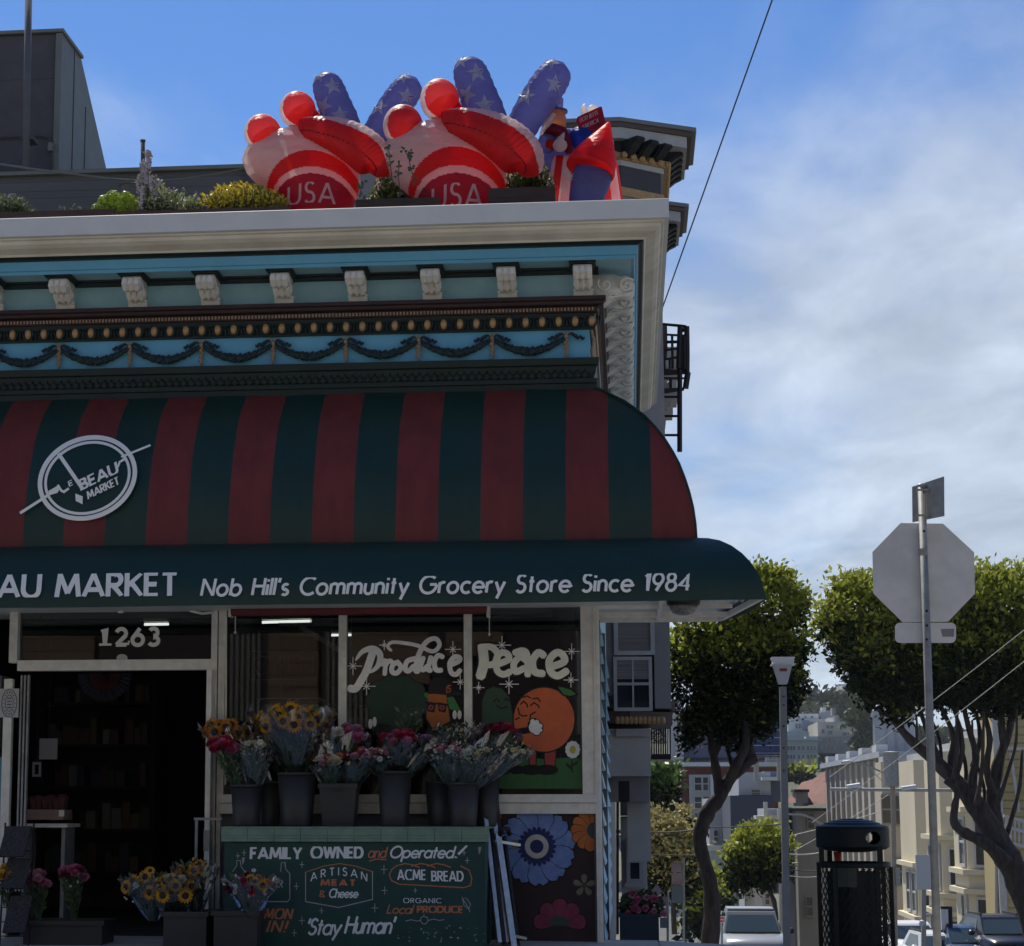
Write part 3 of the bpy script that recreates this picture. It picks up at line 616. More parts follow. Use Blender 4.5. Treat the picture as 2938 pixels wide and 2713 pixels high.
def line(mb, pts, w, mi, z): zk[0] += 1; ribbon(mb, [W_(*p) for p in pts], w/366., z-zk[0]*1e-5, I(mi), True)
def art(mb, name, parent=mk): return mb.map(wallmap(YG)).build(name, wm, parent)
g = MB(); poly(g, [(1385, 2180), (1480, 2166), (1560, 2178), (1640, 2172), (1680, 2180), (1680, 2262), (1385, 2262)], 'grass', 0); art(g, 'painted_grass')
g = MB()                                   # orange with a hugging hand
for x0, x1 in ((1518, 1536), (1562, 1592)):
    poly(g, [(x0-4, 2140), (x1+6, 2140), (x1+3, 2198), (x0-1, 2198)], 'black', -.0002); poly(g, [(x0, 2140), (x1+2, 2140), (x1, 2196), (x0+2, 2196)], 'red', -.0006)
    ell(g, x0+6, 2208, 34, 15, 'black', -.0009)
ell(g, 1561, 2064, 91, 96, 'black', -.001, 40); ell(g, 1561, 2064, 87, 92, 'orange', -.0014, 40)
poly(g, [(1598, 1968), (1610, 1968), (1640, 1976), (1660, 1992), (1640, 2000), (1615, 1996), (1603, 1984)], 'black', -.0017); poly(g, [(1602, 1971), (1612, 1971), (1638, 1979), (1652, 1991), (1636, 1996), (1617, 1992)], 'leaf', -.002)
for q in ([(1493, 2020), (1502, 2011), (1512, 2020), (1513, 2028)], [(1521, 2024), (1532, 2015), (1545, 2024), (1546, 2030)], [(1500, 2000), (1512, 1996), (1522, 2002)], [(1528, 2004), (1542, 2002), (1550, 2012)], [(1486, 2030), (1490, 2048), (1500, 2054), (1512, 2052)], [(1536, 2042), (1522, 2050), (1520, 2064)], [(1478, 2064), (1490, 2058)]): line(g, q, 4, 'black', -.0023)
line(g, [(1480, 2100), (1525, 2092)], 18, 'black', -.0024)
for p in ((1533, 2082, 17, 20), (1528, 2072, 7, 10), (1540, 2074, 7, 10), (1548, 2082, 8, 7), (1548, 2094, 8, 6), (1540, 2102, 9, 6)): ell(g, *p[:2], p[2]+3, p[3]+3, 'black', -.0026)
for p in ((1533, 2086, 16, 17), (1528, 2072, 7, 10), (1540, 2074, 7, 10), (1548, 2082, 8, 7), (1548, 2094, 8, 6), (1540, 2102, 9, 6)): ell(g, *p, 'white', -.003)
art(g, 'painted_orange')
g = MB()
for x0 in (1440, 1468): poly(g, [(x0, 2120), (x0+16, 2120), (x0+14, 2200), (x0, 2200)], 'pickle', -.0002)
ell(g, 1440, 2210, 26, 13, 'black', -.0004); ell(g, 1482, 2208, 24, 13, 'black', -.0004)
pk = [(1383, 2080), (1384, 2010), (1395, 1980), (1415, 1970), (1440, 1976), (1460, 2000), (1470, 2050), (1470, 2140), (1385, 2140)]
poly(g, [(1427+(x-1427)*1.07, 2050+(y-2050)*1.03) for x, y in pk], 'black', -.0005); poly(g, pk, 'pickle', -.0008)
for q in ([(1415, 2012), (1424, 2004), (1434, 2012)], [(1446, 2008), (1454, 2003), (1462, 2012)], [(1425, 2024), (1438, 2032), (1456, 2026)]): line(g, q, 4, 'black', -.0012)
art(g, 'painted_pickle')
g = MB()                                   # broccoli
for cx, cy, r in ((1130, 2020, 62), (1080, 2010, 30), (1090, 1980, 28), (1120, 1965, 28), (1160, 1966, 28), (1190, 1985, 28), (1200, 2020, 30), (1090, 2045, 30), (1180, 2050, 30)): ell(g, cx, cy, r+3, r+3, 'black', -.0002 - r*1e-6)
for i, (cx, cy, r) in enumerate(((1130, 2020, 62), (1080, 2010, 30), (1090, 1980, 28), (1120, 1965, 28), (1160, 1966, 28), (1190, 1985, 28), (1200, 2020, 30), (1090, 2045, 30), (1180, 2050, 30))): ell(g, cx, cy, r, r, 'broc', -.0006 - i*1e-4)
poly(g, [(1120, 2070), (1165, 2070), (1160, 2150), (1125, 2150)], 'broc', -.0018)
for a in (0, 1): ell(g, 1062+a*12, 2076-a*6, 6, 14, 'white', -.002-a*.0003)
art(g, 'painted_broccoli')
g = MB()                                   # carrot in a black cap and shades
poly(g, [(1224, 1990), (1282, 1990), (1296, 2070), (1240, 2100), (1218, 2060)], 'black', -.0002); poly(g, [(1228, 1990), (1279, 1990), (1291, 2068), (1243, 2094), (1223, 2058)], 'car', -.0006)
poly(g, [(1282, 2000), (1300, 1998), (1318, 2030), (1320, 2040), (1290, 2034)], 'leaf', -.0008); poly(g, [(1208, 1992), (1226, 1985), (1230, 2005), (1212, 2012)], 'leaf', -.0008)
poly(g, [(1228, 1988), (1230, 1955), (1250, 1942), (1278, 1944), (1294, 1962), (1294, 1980), (1326, 1988), (1324, 1994), (1285, 1994)], 'cap', -.001)
for x in (1224, 1256): poly(g, [(x, 2014), (x+26, 2018), (x+22, 2044), (x+2, 2040)], 'black', -.0012); ell(g, x+12, 2029, 8, 8, 'red', -.0016); ell(g, x+12, 2029, 3, 3, 'black', -.0019)
line(g, [(1220, 2014), (1284, 2022)], 5, 'black', -.0021)
for a in (0, 1): ell(g, 1304+a*14, 2050, 6, 13, 'white', -.002-a*.0003)
line(g, [(1293, 1966), (1285, 1966), (1285, 1974), (1292, 1976), (1290, 1984), (1283, 1984)], 3, 'car', -.0024)
line(g, [(1281, 1970), (1281, 1988)], 2.5, 'car', -.0026); line(g, [(1281, 1970), (1289, 1970)], 2.5, 'car', -.0028)
art(g, 'painted_carrot')
g = MB()                                   # daisy
line(g, [(1641, 2170), (1640, 2190), (1642, 2214)], 3, 'black', -.0005); line(g, [(1640, 2205), (1626, 2196), (1624, 2190), (1634, 2196), (1640, 2206)], 3, 'black', -.0007); line(g, [(1641, 2192), (1658, 2184), (1654, 2192), (1642, 2196)], 3, 'black', -.0009)
for a in range(11): ell(g, 1643+15*math.cos(a*.571), 2150+18*math.sin(a*.571), 7, 7.5, 'white', -.0011-a*.00005, 12)
ell(g, 1643, 2150, 9, 10, 'yel', -.002, 16); art(g, 'painted_daisy')
g = MB(); kk = 0
for cx, cy, r in ((1012, 1910, 22), (1051, 1968, 22), (1299, 1862, 20), (1320, 1956, 18), (1440, 1850, 22), (1460, 1962, 24), (1373, 1972, 14), (1640, 1868, 20), (1638, 1950, 18), (1102, 1850, 12)):
    for a in range(4):
        ll = r*(1.15 if a % 2 == 0 else .55); dx, dy = math.cos(a*PI/4+PI/2*0)*ll, math.sin(a*PI/4)*ll; line(g, [(cx-dx, cy-dy), (cx, cy), (cx+dx, cy+dy)], 2.2, 'grey', -.0004-kk*.00004); kk += 1
    art(g, 'painted_sparkle'); g = MB()
# "Produce": brush script
def brush(mb, pts, w, mi, z, prof=None, n=5):
    pts = [Vector(p) for p in pts]; out_ = []
    for i in range(len(pts)-1):            # Catmull-Rom through the key points
        p0, p1, p2, p3 = pts[max(i-1, 0)], pts[i], pts[i+1], pts[min(i+2, len(pts)-1)]
        for k in range(n):
            t = k/n; out_.append(.5*((2*p1)+(p2-p0)*t+(2*p0-5*p1+4*p2-p3)*t*t+(3*p1-p0-3*p2+p3)*t**3))
    out_.append(pts[-1]); ribbon(mb, [W_(p.x, p.y) for p in out_], w/366., z, I(mi), True, prof)
g = MB(); sw_ = lambda t: .35+.75*math.sin(PI*min(1, t*1.15))
PR = [([(1022, 1890), (1040, 1868), (1070, 1860), (1090, 1878), (1084, 1908), (1064, 1926), (1045, 1926)], 13, sw_), ([(1070, 1866), (1052, 1920), (1036, 1950), (1020, 1974), (1003, 1974)], 17, None),
      ([(1093, 1906), (1105, 1894), (1103, 1934)], 10, None), ([(1104, 1910), (1116, 1895), (1126, 1900)], 10, None), ([(1140, 1898), (1126, 1908), (1124, 1926), (1138, 1930), (1150, 1914), (1140, 1898)], 11, None),
      ([(1192, 1888), (1168, 1896), (1162, 1918), (1172, 1924), (1186, 1910)], 11, None), ([(1120, 1864), (1112, 1854), (1124, 1842), (1160, 1844), (1200, 1852), (1240, 1868), (1260, 1852), (1254, 1834), (1238, 1832), (1218, 1846), (1200, 1880), (1192, 1920), (1200, 1924)], 12, lambda t: .55+.5*t),
      ([(1214, 1886), (1206, 1912), (1214, 1921), (1226, 1910)], 11, None), ([(1236, 1884), (1228, 1918), (1236, 1922)], 11, None), ([(1270, 1884), (1256, 1880), (1246, 1898), (1250, 1920), (1266, 1922)], 11, None), ([(1290, 1908), (1316, 1896), (1318, 1886), (1304, 1884), (1290, 1902), (1294, 1928), (1308, 1934), (1320, 1922)], 11, None)]
for i, (pts, w_, pf) in enumerate(PR): brush(g, pts, w_*1.3, 'grey', -.0002-i*.00025, pf)
art(g, 'painted_lettering')
g = MB()
PE = [([(1384, 1858), (1388, 1900), (1378, 1940)], 30), ([(1376, 1856), (1410, 1856), (1428, 1878), (1416, 1904), (1392, 1906)], 20), ([(1424, 1906), (1458, 1892), (1456, 1876), (1438, 1872), (1424, 1890), (1426, 1922), (1444, 1934), (1464, 1926)], 20),
      ([(1510, 1894), (1492, 1884), (1474, 1904), (1480, 1926), (1504, 1916)], 20), ([(1476, 1872), (1500, 1866), (1512, 1880), (1514, 1936)], 20), ([(1560, 1880), (1544, 1872), (1528, 1896), (1534, 1926), (1558, 1932)], 22), ([(1576, 1914), (1618, 1898), (1614, 1878), (1596, 1872), (1576, 1894), (1580, 1926), (1600, 1938), (1626, 1924)], 22)]
for i, (pts, w_) in enumerate(PE): brush(g, pts, w_*.96+11, 'black', -.0001-i*.0003)
for i, (pts, w_) in enumerate(PE): brush(g, pts, w_*.95, 'peace', -.003-i*.0003)
art(g, 'painted_lettering')
# ---- roller blind, cords, cable, vent pipe in front of the glass ----
t = thing('roller_blind', 'rolled dark red sun blind on a white bracket across the shop window head', 'blind', P(1030, 1752, -.1))
a = P(664, 1752, -.1); c = P(1398, 1745, -.1); b = MB(); b.tube([a, c], .043, 14); b.build('roll', mat('maroon_cloth', (.16, .032, .035), .8, (.12, .025, .03), 10), t, True)
for px in (661, 1401):
    b = MB(); p = P(px, 1750, -.1); b.box(p.x-.012, -.13, p.z-.055, p.x+.012, -.03, p.z+.06); b.build('bracket', m_white, t)
b = MB()
for px, y1 in ((675, 1812), (1404, 1818)): p = P(px, 1765, -.1); q = P(px, y1, -.1); b.tube([p, (q.x, -.1, q.z)], .004, 5)
b.build('pull_cord', m_white, t)
for px, y1 in ((675, 1814), (1404, 1820)): q = P(px, y1, -.1); b = MB(); b.ball(q, .012, n=8); b.build('cord_bead', m_white, t)
b = MB(); b.tube([P(530, 1738, -.04), P(548, 1752, -.05), P(580, 1760, -.05), P(612, 1756, -.05)], .012, 8); b.build('conduit', m_white, mk, True)
b = MB(); q = P(347, 1748, -.04); b.box(q.x-.022, -.06, q.z-.03, q.x+.022, -.03, q.z+.04); b.build('door_sensor', m_white, mk)
b = MB(); b.tube([P(649, 1740, -.03), P(647, 2250, -.03)], .008, 6); b.build('window_pole', m_white, mk)
# open door leaf seen edge on, with lock
t = thing('shop_door', 'cream shop door standing open, seen edge on beside the flowers', 'door', P(596, 2300, -.1))
b = MB(); a = P(590, 2490, -.1); c = P(603, 1922, -.1); b.box(a.x, -.17, -.05, a.x+.04, -.045, c.z); b.build('door_leaf', m_white, t)
b = MB(); b.box(a.x-.004, -.18, .62, a.x+.044, -.14, .78); b.build('lock_plate', m_steel, t)
b = MB(); p = P(590, 2349, -.3); b.bar((p.x-.09, -.3, p.z), (p.x+.13, -.3, p.z), .028, .02); b.build('push_bar', m_steel, t)
b = MB(); b.bar((p.x-.07, -.3, p.z), (p.x-.07, -.3, .1), .02); b.build('pull_handle', m_steel, t)
# poster on the left pier
t = thing('poster', 'pale paper poster with an oval seal on the pier left of the door', 'poster', P(27, 2015, -.045)); a = P(-20, 2058, -.045); c = P(55, 1975, -.045)
b = MB(); b.box(a.x, -.047, a.z, c.x, -.043, c.z); b.build('sheet', mat('poster_paper', (.42, .43, .45), .8), t)
b = MB(); cc_ = ((P(27, 2017, -.045).x), P(27, 2017, -.045).z)
for rx, rz, w_ in ((.062, .11, .006), (.032, .065, .005)): ribbon(b, [(cc_[0]+rx*math.cos(a), cc_[1]+rz*math.sin(a)) for a in [2*PI*i/30 for i in range(30)]+[0]], w_, -.0003)
for i in range(16):
    a = 2*PI*i/16; ribbon(b, [(cc_[0]+.043*math.cos(a), cc_[1]+.08*math.sin(a)), (cc_[0]+.052*math.cos(a), cc_[1]+.095*math.sin(a))], .008, -.0005)
for i in range(4): ribbon(b, [(cc_[0]-.018, cc_[1]+.04-i*.025), (cc_[0]+.018, cc_[1]+.04-i*.025)], .008, -.0006)
b.map(lambda x, y, z: (x, -.049+z, y)).build('printed_seal', mat('poster_ink', (.06, .06, .09), .8), t)
# ---------------- the awning ----------------
m_agreen = mat('awning_green', (.006, .033, .024), .5, (.005, .028, .020), 1.6, .12, spec=.4, stretch=(5, 5, .6), bscale=6)
m_ared = mat('awning_red', (.16, .026, .021), .62, (.12, .019, .017), 1.6, .12, stretch=(5, 5, .6), bscale=6)
aw = thing('awning', 'quarter round red and green striped awning with a dark green lettered valance box', 'awning', (-3, -.7, 2.4))
DP = [(.0, 4.255), (.07, 4.225), (.13, 4.185), (.20, 4.135), (.27, 4.085), (.34, 4.02), (.425, 3.935), (.50, 3.835), (.565, 3.735), (.625, 3.62), (.67, 3.52), (.71, 3.40), (.74, 3.29), (.765, 3.17), (.78, 3.04), (.785, 2.925)]
def domeout(z):
    for (o0, z0), (o1, z1) in zip(DP, DP[1:]):
        if z1 <= z <= z0: return o0+(o1-o0)*(z0-z)/(z0-z1)
    return DP[-1][0]
xb0 = P(1872, 1552, -.785).x; SPX = P(1754, 1552, -.785).x - P(1632, 1552, -.785).x; SPX = (xb0 - P(182, 1566, -.785).x)/14; SPG = SPX
edges = [X0+.785, xb0]; cur = xb0; k = 0
while cur > XL: cur -= (SPG, SPX)[k % 2]; edges.append(cur); k += 1
wob = lambda x, z: .010*math.sin(x*4.98+z*1.2)+.004*math.sin(x*11+z*7)+.003*math.sin(z*16+x*2)
for i in range(len(edges)-1):
    xr, xl = edges[i], edges[i+1]; mb = MB(); n = 4
    for o_, z in DP:
        r_ = min(xr, X0+o_); l_ = min(xl, X0+o_)
        for j in range(n+1): x = l_+(r_-l_)*j/n; mb.v.append((x, -o_-wob(x, z)*(o_ > .05), z))
    for q in range(len(DP)-1):
        for j in range(n):
            f = (q*(n+1)+j, q*(n+1)+j+1, (q+1)*(n+1)+j+1, (q+1)*(n+1)+j); mb.f.append(f[::-1]); mb.m.append(0)
    mb.build('canopy_panel', m_ared if i % 2 == 0 else m_agreen, aw, True)
mb = MB()                                 # side return round the corner
for o_, z in DP: mb.v += [(X0+o_, -o_, z), (X0+o_, -.15 if o_ > .15 else -o_+.001, z), (X0+o_, .45, z)]
for q in range(len(DP)-1): mb.f += [(3*q, 3*q+1, 3*q+4, 3*q+3), (3*q+1, 3*q+2, 3*q+5, 3*q+4)]; mb.m += [0, 0]
mb.add([(X0+o_, .45, z) for o_, z in DP]+[(X0, .45, 2.925)], [tuple(range(len(DP)+1))])
mb.build('side_return', m_ared, aw, True)
mb = MB(); mb.tube([(X0+o_, -o_-.002, z+.003) for o_, z in DP], .009, 6); mb.tube([(XL, -.012, 4.262), (X0, -.012, 4.258)], .011, 6); mb.build('piping', m_agreen, aw)
VP = [(.70, 2.945), (.785, 2.94), (.87, 2.925), (.95, 2.895), (1.03, 2.845), (1.10, 2.78), (1.155, 2.71), (1.20, 2.63), (1.232, 2.55), (1.247, 2.47), (1.25, 2.425)]
ZV = 2.425
mb = MB(); nx = 60
def vx(o_): return X0+o_-.0
for o_, z in VP:
    for j in range(nx+1):
        x = XL+(vx(o_)-XL)*j/nx; sag = .008*math.sin(x*1.9)*(z < 2.9); mb.v.append((x, -o_-.004*math.sin(x*4.3+z*9), z+sag*.4))
for q in range(len(VP)-1):
    for j in range(nx): mb.f.append((q*(nx+1)+j+nx+1, q*(nx+1)+j+nx+2, q*(nx+1)+j+1, q*(nx+1)+j)); mb.m.append(0)
k0 = len(mb.v); ye = .6                    # the roll turns the corner and dies out along a splayed end
for o_, z in VP: mb.v += [(vx(o_), -o_, z), (X0+o_*.95-.0, -.3, z), (X0+o_*.81, ye, z)]
for q in range(len(VP)-1):
    a = k0+3*q; mb.f += [(a, a+1, a+4, a+3), (a+1, a+2, a+5, a+4)]; mb.m += [0, 0]
mb.build('valance_box', m_agreen, aw, True)
def valout(z):
    for (o0, z0), (o1, z1) in zip(VP, VP[1:]):
        if z1 <= z <= z0: return o0+(o1-o0)*(z0-z)/(z0-z1)
    return 1.25
vmap = lambda x, y, z: (x, -valout(y)-.012+z, y)
def vline(text, px0, px1, pyb, pyt, w, slant, gap, name):
    a = P(px0, pyb, -1.245); c = P(px1, pyb, -1.245); h = P(px0, pyt, -1.235).z - a.z
    ws = []; letters(text, w, slant, gap, ws, x=a.x, y=a.z+.003, size=h, width=c.x-a.x, zs=.00008)
    for q in ws: q.map(vmap).build(name, m_ink, aw)
vline('BEAU MARKET', -100, 512, 1717, 1648, .205, -.09, .15, 'lettering')
vline("Nob Hill's Community Grocery Store Since 1984", 578, 1980, 1710, 1660, .165, .12, .17, 'lettering')
# round emblem on the canopy
def dmap(px, py):
    Y = -.7
    for _ in range(6): p = P(px, py, Y); Y = -domeout(min(4.25, max(2.93, p.z)))
    return P(px, py, Y-.012)
lg = MB(); LC = (253, 1372)
rings = [[(LC[0]+rx*math.cos(t)*1.0+.0, LC[1]-ry*math.sin(t)-.13*rx*math.cos(t)) for t in [2*PI*i/60 for i in range(61)]] for rx, ry in ((136, 115), (120, 101))]
for i, (r_, w_) in enumerate(zip(rings, (13, 8))): r_[-1] = r_[0]; ribbon(lg, r_, w_, -.0006*i)
zz = [0]
def lgl(pts, w_): zz[0] -= .0004; ribbon(lg, [(a[0]+(b[0]-a[0])*k/10, a[1]+(b[1]-a[1])*k/10) for a, b in zip(pts, pts[1:]) for k in range(10)]+[pts[-1]], w_, -.0015+zz[0])
def rotl(u, v): return (u*math.cos(R(-32)) - v*math.sin(R(-32)), u*math.sin(R(-32)) + v*math.cos(R(-32)))
lgl([(60, 1473), (135, 1425), (172, 1398)], 8); lgl([(350, 1312), (434, 1278)], 6); lgl([(142, 1412), (172, 1395)], 5); lgl([(146, 1418), (166, 1412), (172, 1398)], 6); lgl([(168, 1392), (178, 1408), (186, 1412), (200, 1402)], 7)
lgl([(170, 1302), (240, 1404)], 11)
for txt, sx, sy, ln, hh, w_ in (('E', 203, 1397, 12, 17, .24), ('BEAU', 238, 1408, 118, 34, .24), ('MARKET', 257, 1433, 100, 24, .2)):
    tm = letters(txt, w_, 0, .16, size=hh, width=ln); a = math.atan2(-(1352-1408) if txt == 'BEAU' else 56, 118)*1.02
    for f in tm.f:
        pts = [tm.v[i] for i in f]; lg.add([(sx+p[0]*math.cos(a)-p[1]*math.sin(a)*.55, sy-p[0]*math.sin(a)-p[1]*math.cos(a), -.012+p[2]) for p in pts], [(0, 1, 2, 3)])
lgl([(352, 1322), (366, 1314)], 7); lgl([(340, 1342), (346, 1326), (366, 1316)], 6)
lg.add([(219, 1417, -.01), (240, 1425, -.01), (240, 1448, -.01), (220, 1438, -.01)], [(0, 1, 2, 3)])
def lgm(x, y, z): p = dmap(x, y); return (p.x, p.y-.024+z*.6, p.z)
lg.map(lgm).build('emblem', m_ink, aw)
em = MB(); r_ = rings[0]; n_ = 60      # green disc behind the emblem
em.add([(LC[0]+(p[0]-LC[0])*s_, LC[1]+(p[1]-LC[1])*s_, 0) for s_ in (0, .33, .66, 1.0) for p in r_[:-1]], [(k*n_+i, k*n_+(i+1) % n_, (k+1)*n_+(i+1) % n_, (k+1)*n_+i) for k in range(3) for i in range(n_)])
em.map(lambda x, y, z: (lambda p: (p.x, p.y-.016, p.z))(dmap(x, y))).build('emblem_disc', m_agreen, aw, True)
# soffit of the valance box
zs_ = ZV+.03; sf = MB(); XE = X0+1.25
sf.add([(XL, -1.235, zs_+.05), (XE-.02, -1.235, zs_+.05), (X0+1.0, ye, zs_+.05), (XL, ye, zs_+.05), (XL, -1.235, zs_+.06), (XE-.02, -1.235, zs_+.06), (X0+1.0, ye, zs_+.06), (XL, ye, zs_+.06)], [(0, 1, 2, 3), (4, 7, 6, 5)])
sf.build('soffit_panel', m_cap, aw)
def sbar(a, b_, w_, h_=.04): mb = MB(); mb.bar((a[0], a[1], zs_-.01+h_*.2), (b_[0], b_[1], zs_-.01+h_*.2), w_, h_); mb.build('soffit_frame', m_white, aw)
sbar((XL, -1.22), (XE-.03, -1.22), .03); sbar((X0+.05, -.52), (XE-.2, -.52), .03, .03); sbar((XE-.02, -1.2), (X0+1.01, ye-.02), .03); sbar((X0+.03, ye-.02), (X0+1.0, ye-.02), .03, .05); sbar((X0+.03, .18), (X0+1.05, .18), .03, .04)
sbar((.25, -1.2), (.25, ye-.03), .03)
for k in range(11): x = .36+k*.05; mb = MB(); mb.bar((x, -1.1+.0*k, zs_+.03), (x-.0, -.55, zs_+.03), .02, .018); mb.build('soffit_rib', m_cap, aw)
t = thing('soffit_light', 'round black rimmed glass lamp under the right end of the valance box', 'lamp', P(1960, 1740, -.75))
c = P(1960, 1728, -.75); b = MB(); b.lathe([(.001, .04), (.12, .04), (.125, .0), (.12, -.02), (.10, -.025)], c, 20); b.build('lamp_rim', m_black, t, True)
b = MB(); b.lathe([(.105, -.022), (.10, -.05), (.075, -.08), (.03, -.095), (.001, -.097)], c, 20); b.build('glass_bowl', mat('frosted_glass', (.25, .26, .25), .25, (.12, .12, .12), 25), t, True)
# ---------------- painted counter with lettering ----------------
m_counter = mat('counter_green', (.012, .062, .052), .55, (.009, .045, .040), 7, .05)
m_slat = mat('pale_green_slats', (.20, .30, .22), .7, (.15, .23, .17), 10)
CT = thing('flower_counter', 'dark green hand lettered counter carrying the flower buckets', 'counter', P(1010, 2690, -.72))
YC = -.75; a = P(640, 2700, YC); c = P(1392, 2418, YC); ZT = .80
b = MB(); b.box(a.x, YC, -.08, c.x, -.08, c.z+.005); b.build('counter_body', m_counter, CT)
for k in range(10):
    x0 = a.x-.02+(c.x-a.x+.05)*k/10; x1 = a.x-.02+(c.x-a.x+.05)*(k+1)/10
    for q, (z0, z1) in enumerate(((c.z+.008, c.z+.03), (c.z+.032, c.z+.052), (c.z+.054, ZT-.002))): b = MB(); d = rnd.uniform(-.004, .004); b.box(x0+.0015, YC-.03+d, z0, x1-.0015, YC-.004, z1); b.build('edge_slat', m_slat, CT)
b = MB(); b.box(a.x-.02, YC-.028, ZT, c.x+.03, -.06, ZT+.012); b.build('counter_top', m_slat, CT)
cm = [mat('sign_white', (.70, .72, .72), .6), mat('sign_rust', (.48, .17, .08), .6), mat('sign_line', (.36, .38, .38), .6), mat('chalk', (.30, .30, .28), .7)]
def C_(px, py): p = P(px, py, YC); return (p.x, p.z)
def cmap(x, y, z): return (x, YC-.003+z, y)
def ctext(text, px0, px1, pyb, pyt, w_, mi, slant=0, gap=.2, cap=False, bounce=0, arcf=None):
    a = C_(px0, pyb); c = C_(px1, pyb); h = C_(px0, pyt)[1]-a[1]; c2 = C_(px1, pyb)
    tilt = 0
    lm = letters(text, w_, slant, gap, size=h, x=a[0], y=a[1], width=c[0]-a[0], mi=0, cap=cap, bounce=bounce, zs=.0001, arcf=arcf)
    lm.map(cmap).build('lettering', cm[mi], CT)
ctext('FAMILY', 720, 866, 2464, 2430, .24, 0, .03, .16); ctext('OWNED', 894, 1042, 2462, 2428, .24, 0, .03, .16)
ctext('and', 1056, 1106, 2460, 2430, .13, 1, .3, .12, True); ctext('Operated', 1118, 1300, 2460, 2428, .17, 0, .3, .1, True); ctext('!', 1306, 1318, 2462, 2424, .2, 0, .3)
ctext('ARTISAN', 892, 1054, 2524, 2502, .14, 0, 0, .55, arcf=lambda u: .045*(1-(2*u-1)**2)-.01); ctext('MEAT', 922, 1022, 2541, 2522, .34, 1, 0, .25); ctext('&', 918, 933, 2574, 2554, .2, 1); ctext('Cheese', 944, 1026, 2574, 2550, .17, 0, .25, .1, True)
ctext('ACME', 1142, 1222, 2524, 2494, .17, 0, -.03, .18); ctext('BREAD', 1240, 1330, 2528, 2498, .17, 0, -.03, .18)
ctext('ORGANIC', 1158, 1266, 2590, 2576, .16, 0, 0, .25); ctext('Local', 1110, 1182, 2620, 2596, .15, 1, .3, .1, True); ctext('PRODUCE', 1198, 1328, 2618, 2598, .26, 1, .05, .16)
ctext("'Stay", 878, 974, 2680, 2636, .15, 0, .32, .1, True); ctext("Human'", 990, 1126, 2676, 2630, .15, 0, .32, .08, True)
ctext("'MON", 752, 836, 2636, 2606, .2, 1, .3, .2); ctext('IN!', 766, 820, 2674, 2640, .2, 1, .3, .3); ctext('R', 800, 812, 2546, 2524, .16, 2)
ln = MB(); lz = [0]
def cl(pts, w_, mi): lz[0] -= .00025; ribbon(ln, [C_(*p) for p in pts], w_/380., -.002+lz[0], mi, True)
cl([(877, 2502), (930, 2484), (975, 2477), (1020, 2484), (1069, 2500)], 2.5, 1); cl([(877, 2502), (877, 2586), (972, 2603), (1069, 2580), (1069, 2500)], 2.5, 2)
cl([(1140, 2482), (1124, 2494), (1117, 2510), (1124, 2526), (1146, 2536), (1330, 2546), (1350, 2540), (1354, 2520), (1346, 2496), (1322, 2484)], 3, 1)
for k in range(3): x = 1150+k*45; cl([(x-14, 2484), (x+12, 2477), (x+32, 2480), (x+54, 2488)], 3, 1)
cl([(1060, 2470), (1080, 2464), (1108, 2466)], 3, 1)
cl([(1326, 2574), (1340, 2578), (1350, 2594), (1346, 2608), (1332, 2598), (1326, 2574)], 2, 2); cl([(1328, 2578), (1344, 2604), (1348, 2616)], 2, 2)
cl([(1164, 2642), (1180, 2638), (1196, 2642), (1206, 2640)], 2, 2); cl([(1230, 2640), (1244, 2636), (1260, 2640), (1274, 2638)], 2, 2); cl([(1216, 2628), (1208, 2632), (1207, 2642), (1213, 2650), (1222, 2650), (1228, 2642), (1227, 2632), (1216, 2628), (1217, 2623)], 2, 2)
cl([(668, 2500), (680, 2482), (680, 2468), (690, 2468), (692, 2484), (702, 2500), (702, 2560)], 2, 2); cl([(806, 2500), (808, 2474), (818, 2474), (820, 2492), (832, 2506), (832, 2578), (826, 2586), (740, 2586)], 2, 2)
q = 0
for px, py, r in ((683, 2455, 6), (701, 2446, 6), (867, 2480, 6), (1102, 2494, 9), (1104, 2554, 8), (1192, 2554, 5), (851, 2542, 7), (923, 2612, 6), (1076, 2604, 9), (845, 2676, 7), (867, 2640, 8), (1341, 2468, 6), (1332, 2446, 5)):
    cl([(px-r, py), (px+r, py)], 1.8, 2); cl([(px, py-r*1.4), (px, py+r*1.4)], 1.8, 2)
ln.map(cmap).build('painted_linework', cm, CT)
ch = MB()
for k in range(46): px, py = rnd.triangular(1040, 1390, 1390), rnd.triangular(2640, 2700, 2700); c_ = C_(px, py); r = rnd.uniform(.002, .009); ch.add([(c_[0]+r*rnd.uniform(.5, 1.4)*math.cos(q), c_[1]+r*rnd.uniform(.5, 1.2)*math.sin(q), -.0005-k*1e-5) for q in [k2*PI/3 for k2 in range(6)]], [tuple(range(6))])
for px, py in ((1376, 2440), (698, 2470)): c_ = C_(px, py); ch.add([(c_[0]-.012, c_[1]+.025, -.002), (c_[0]+.014, c_[1]+.028, -.002), (c_[0]+.008, c_[1]-.005, -.002), (c_[0]-.004, c_[1]-.03, -.002)], [(0, 1, 2, 3)])
ch.map(cmap).build('paint_chips', cm[3], CT)
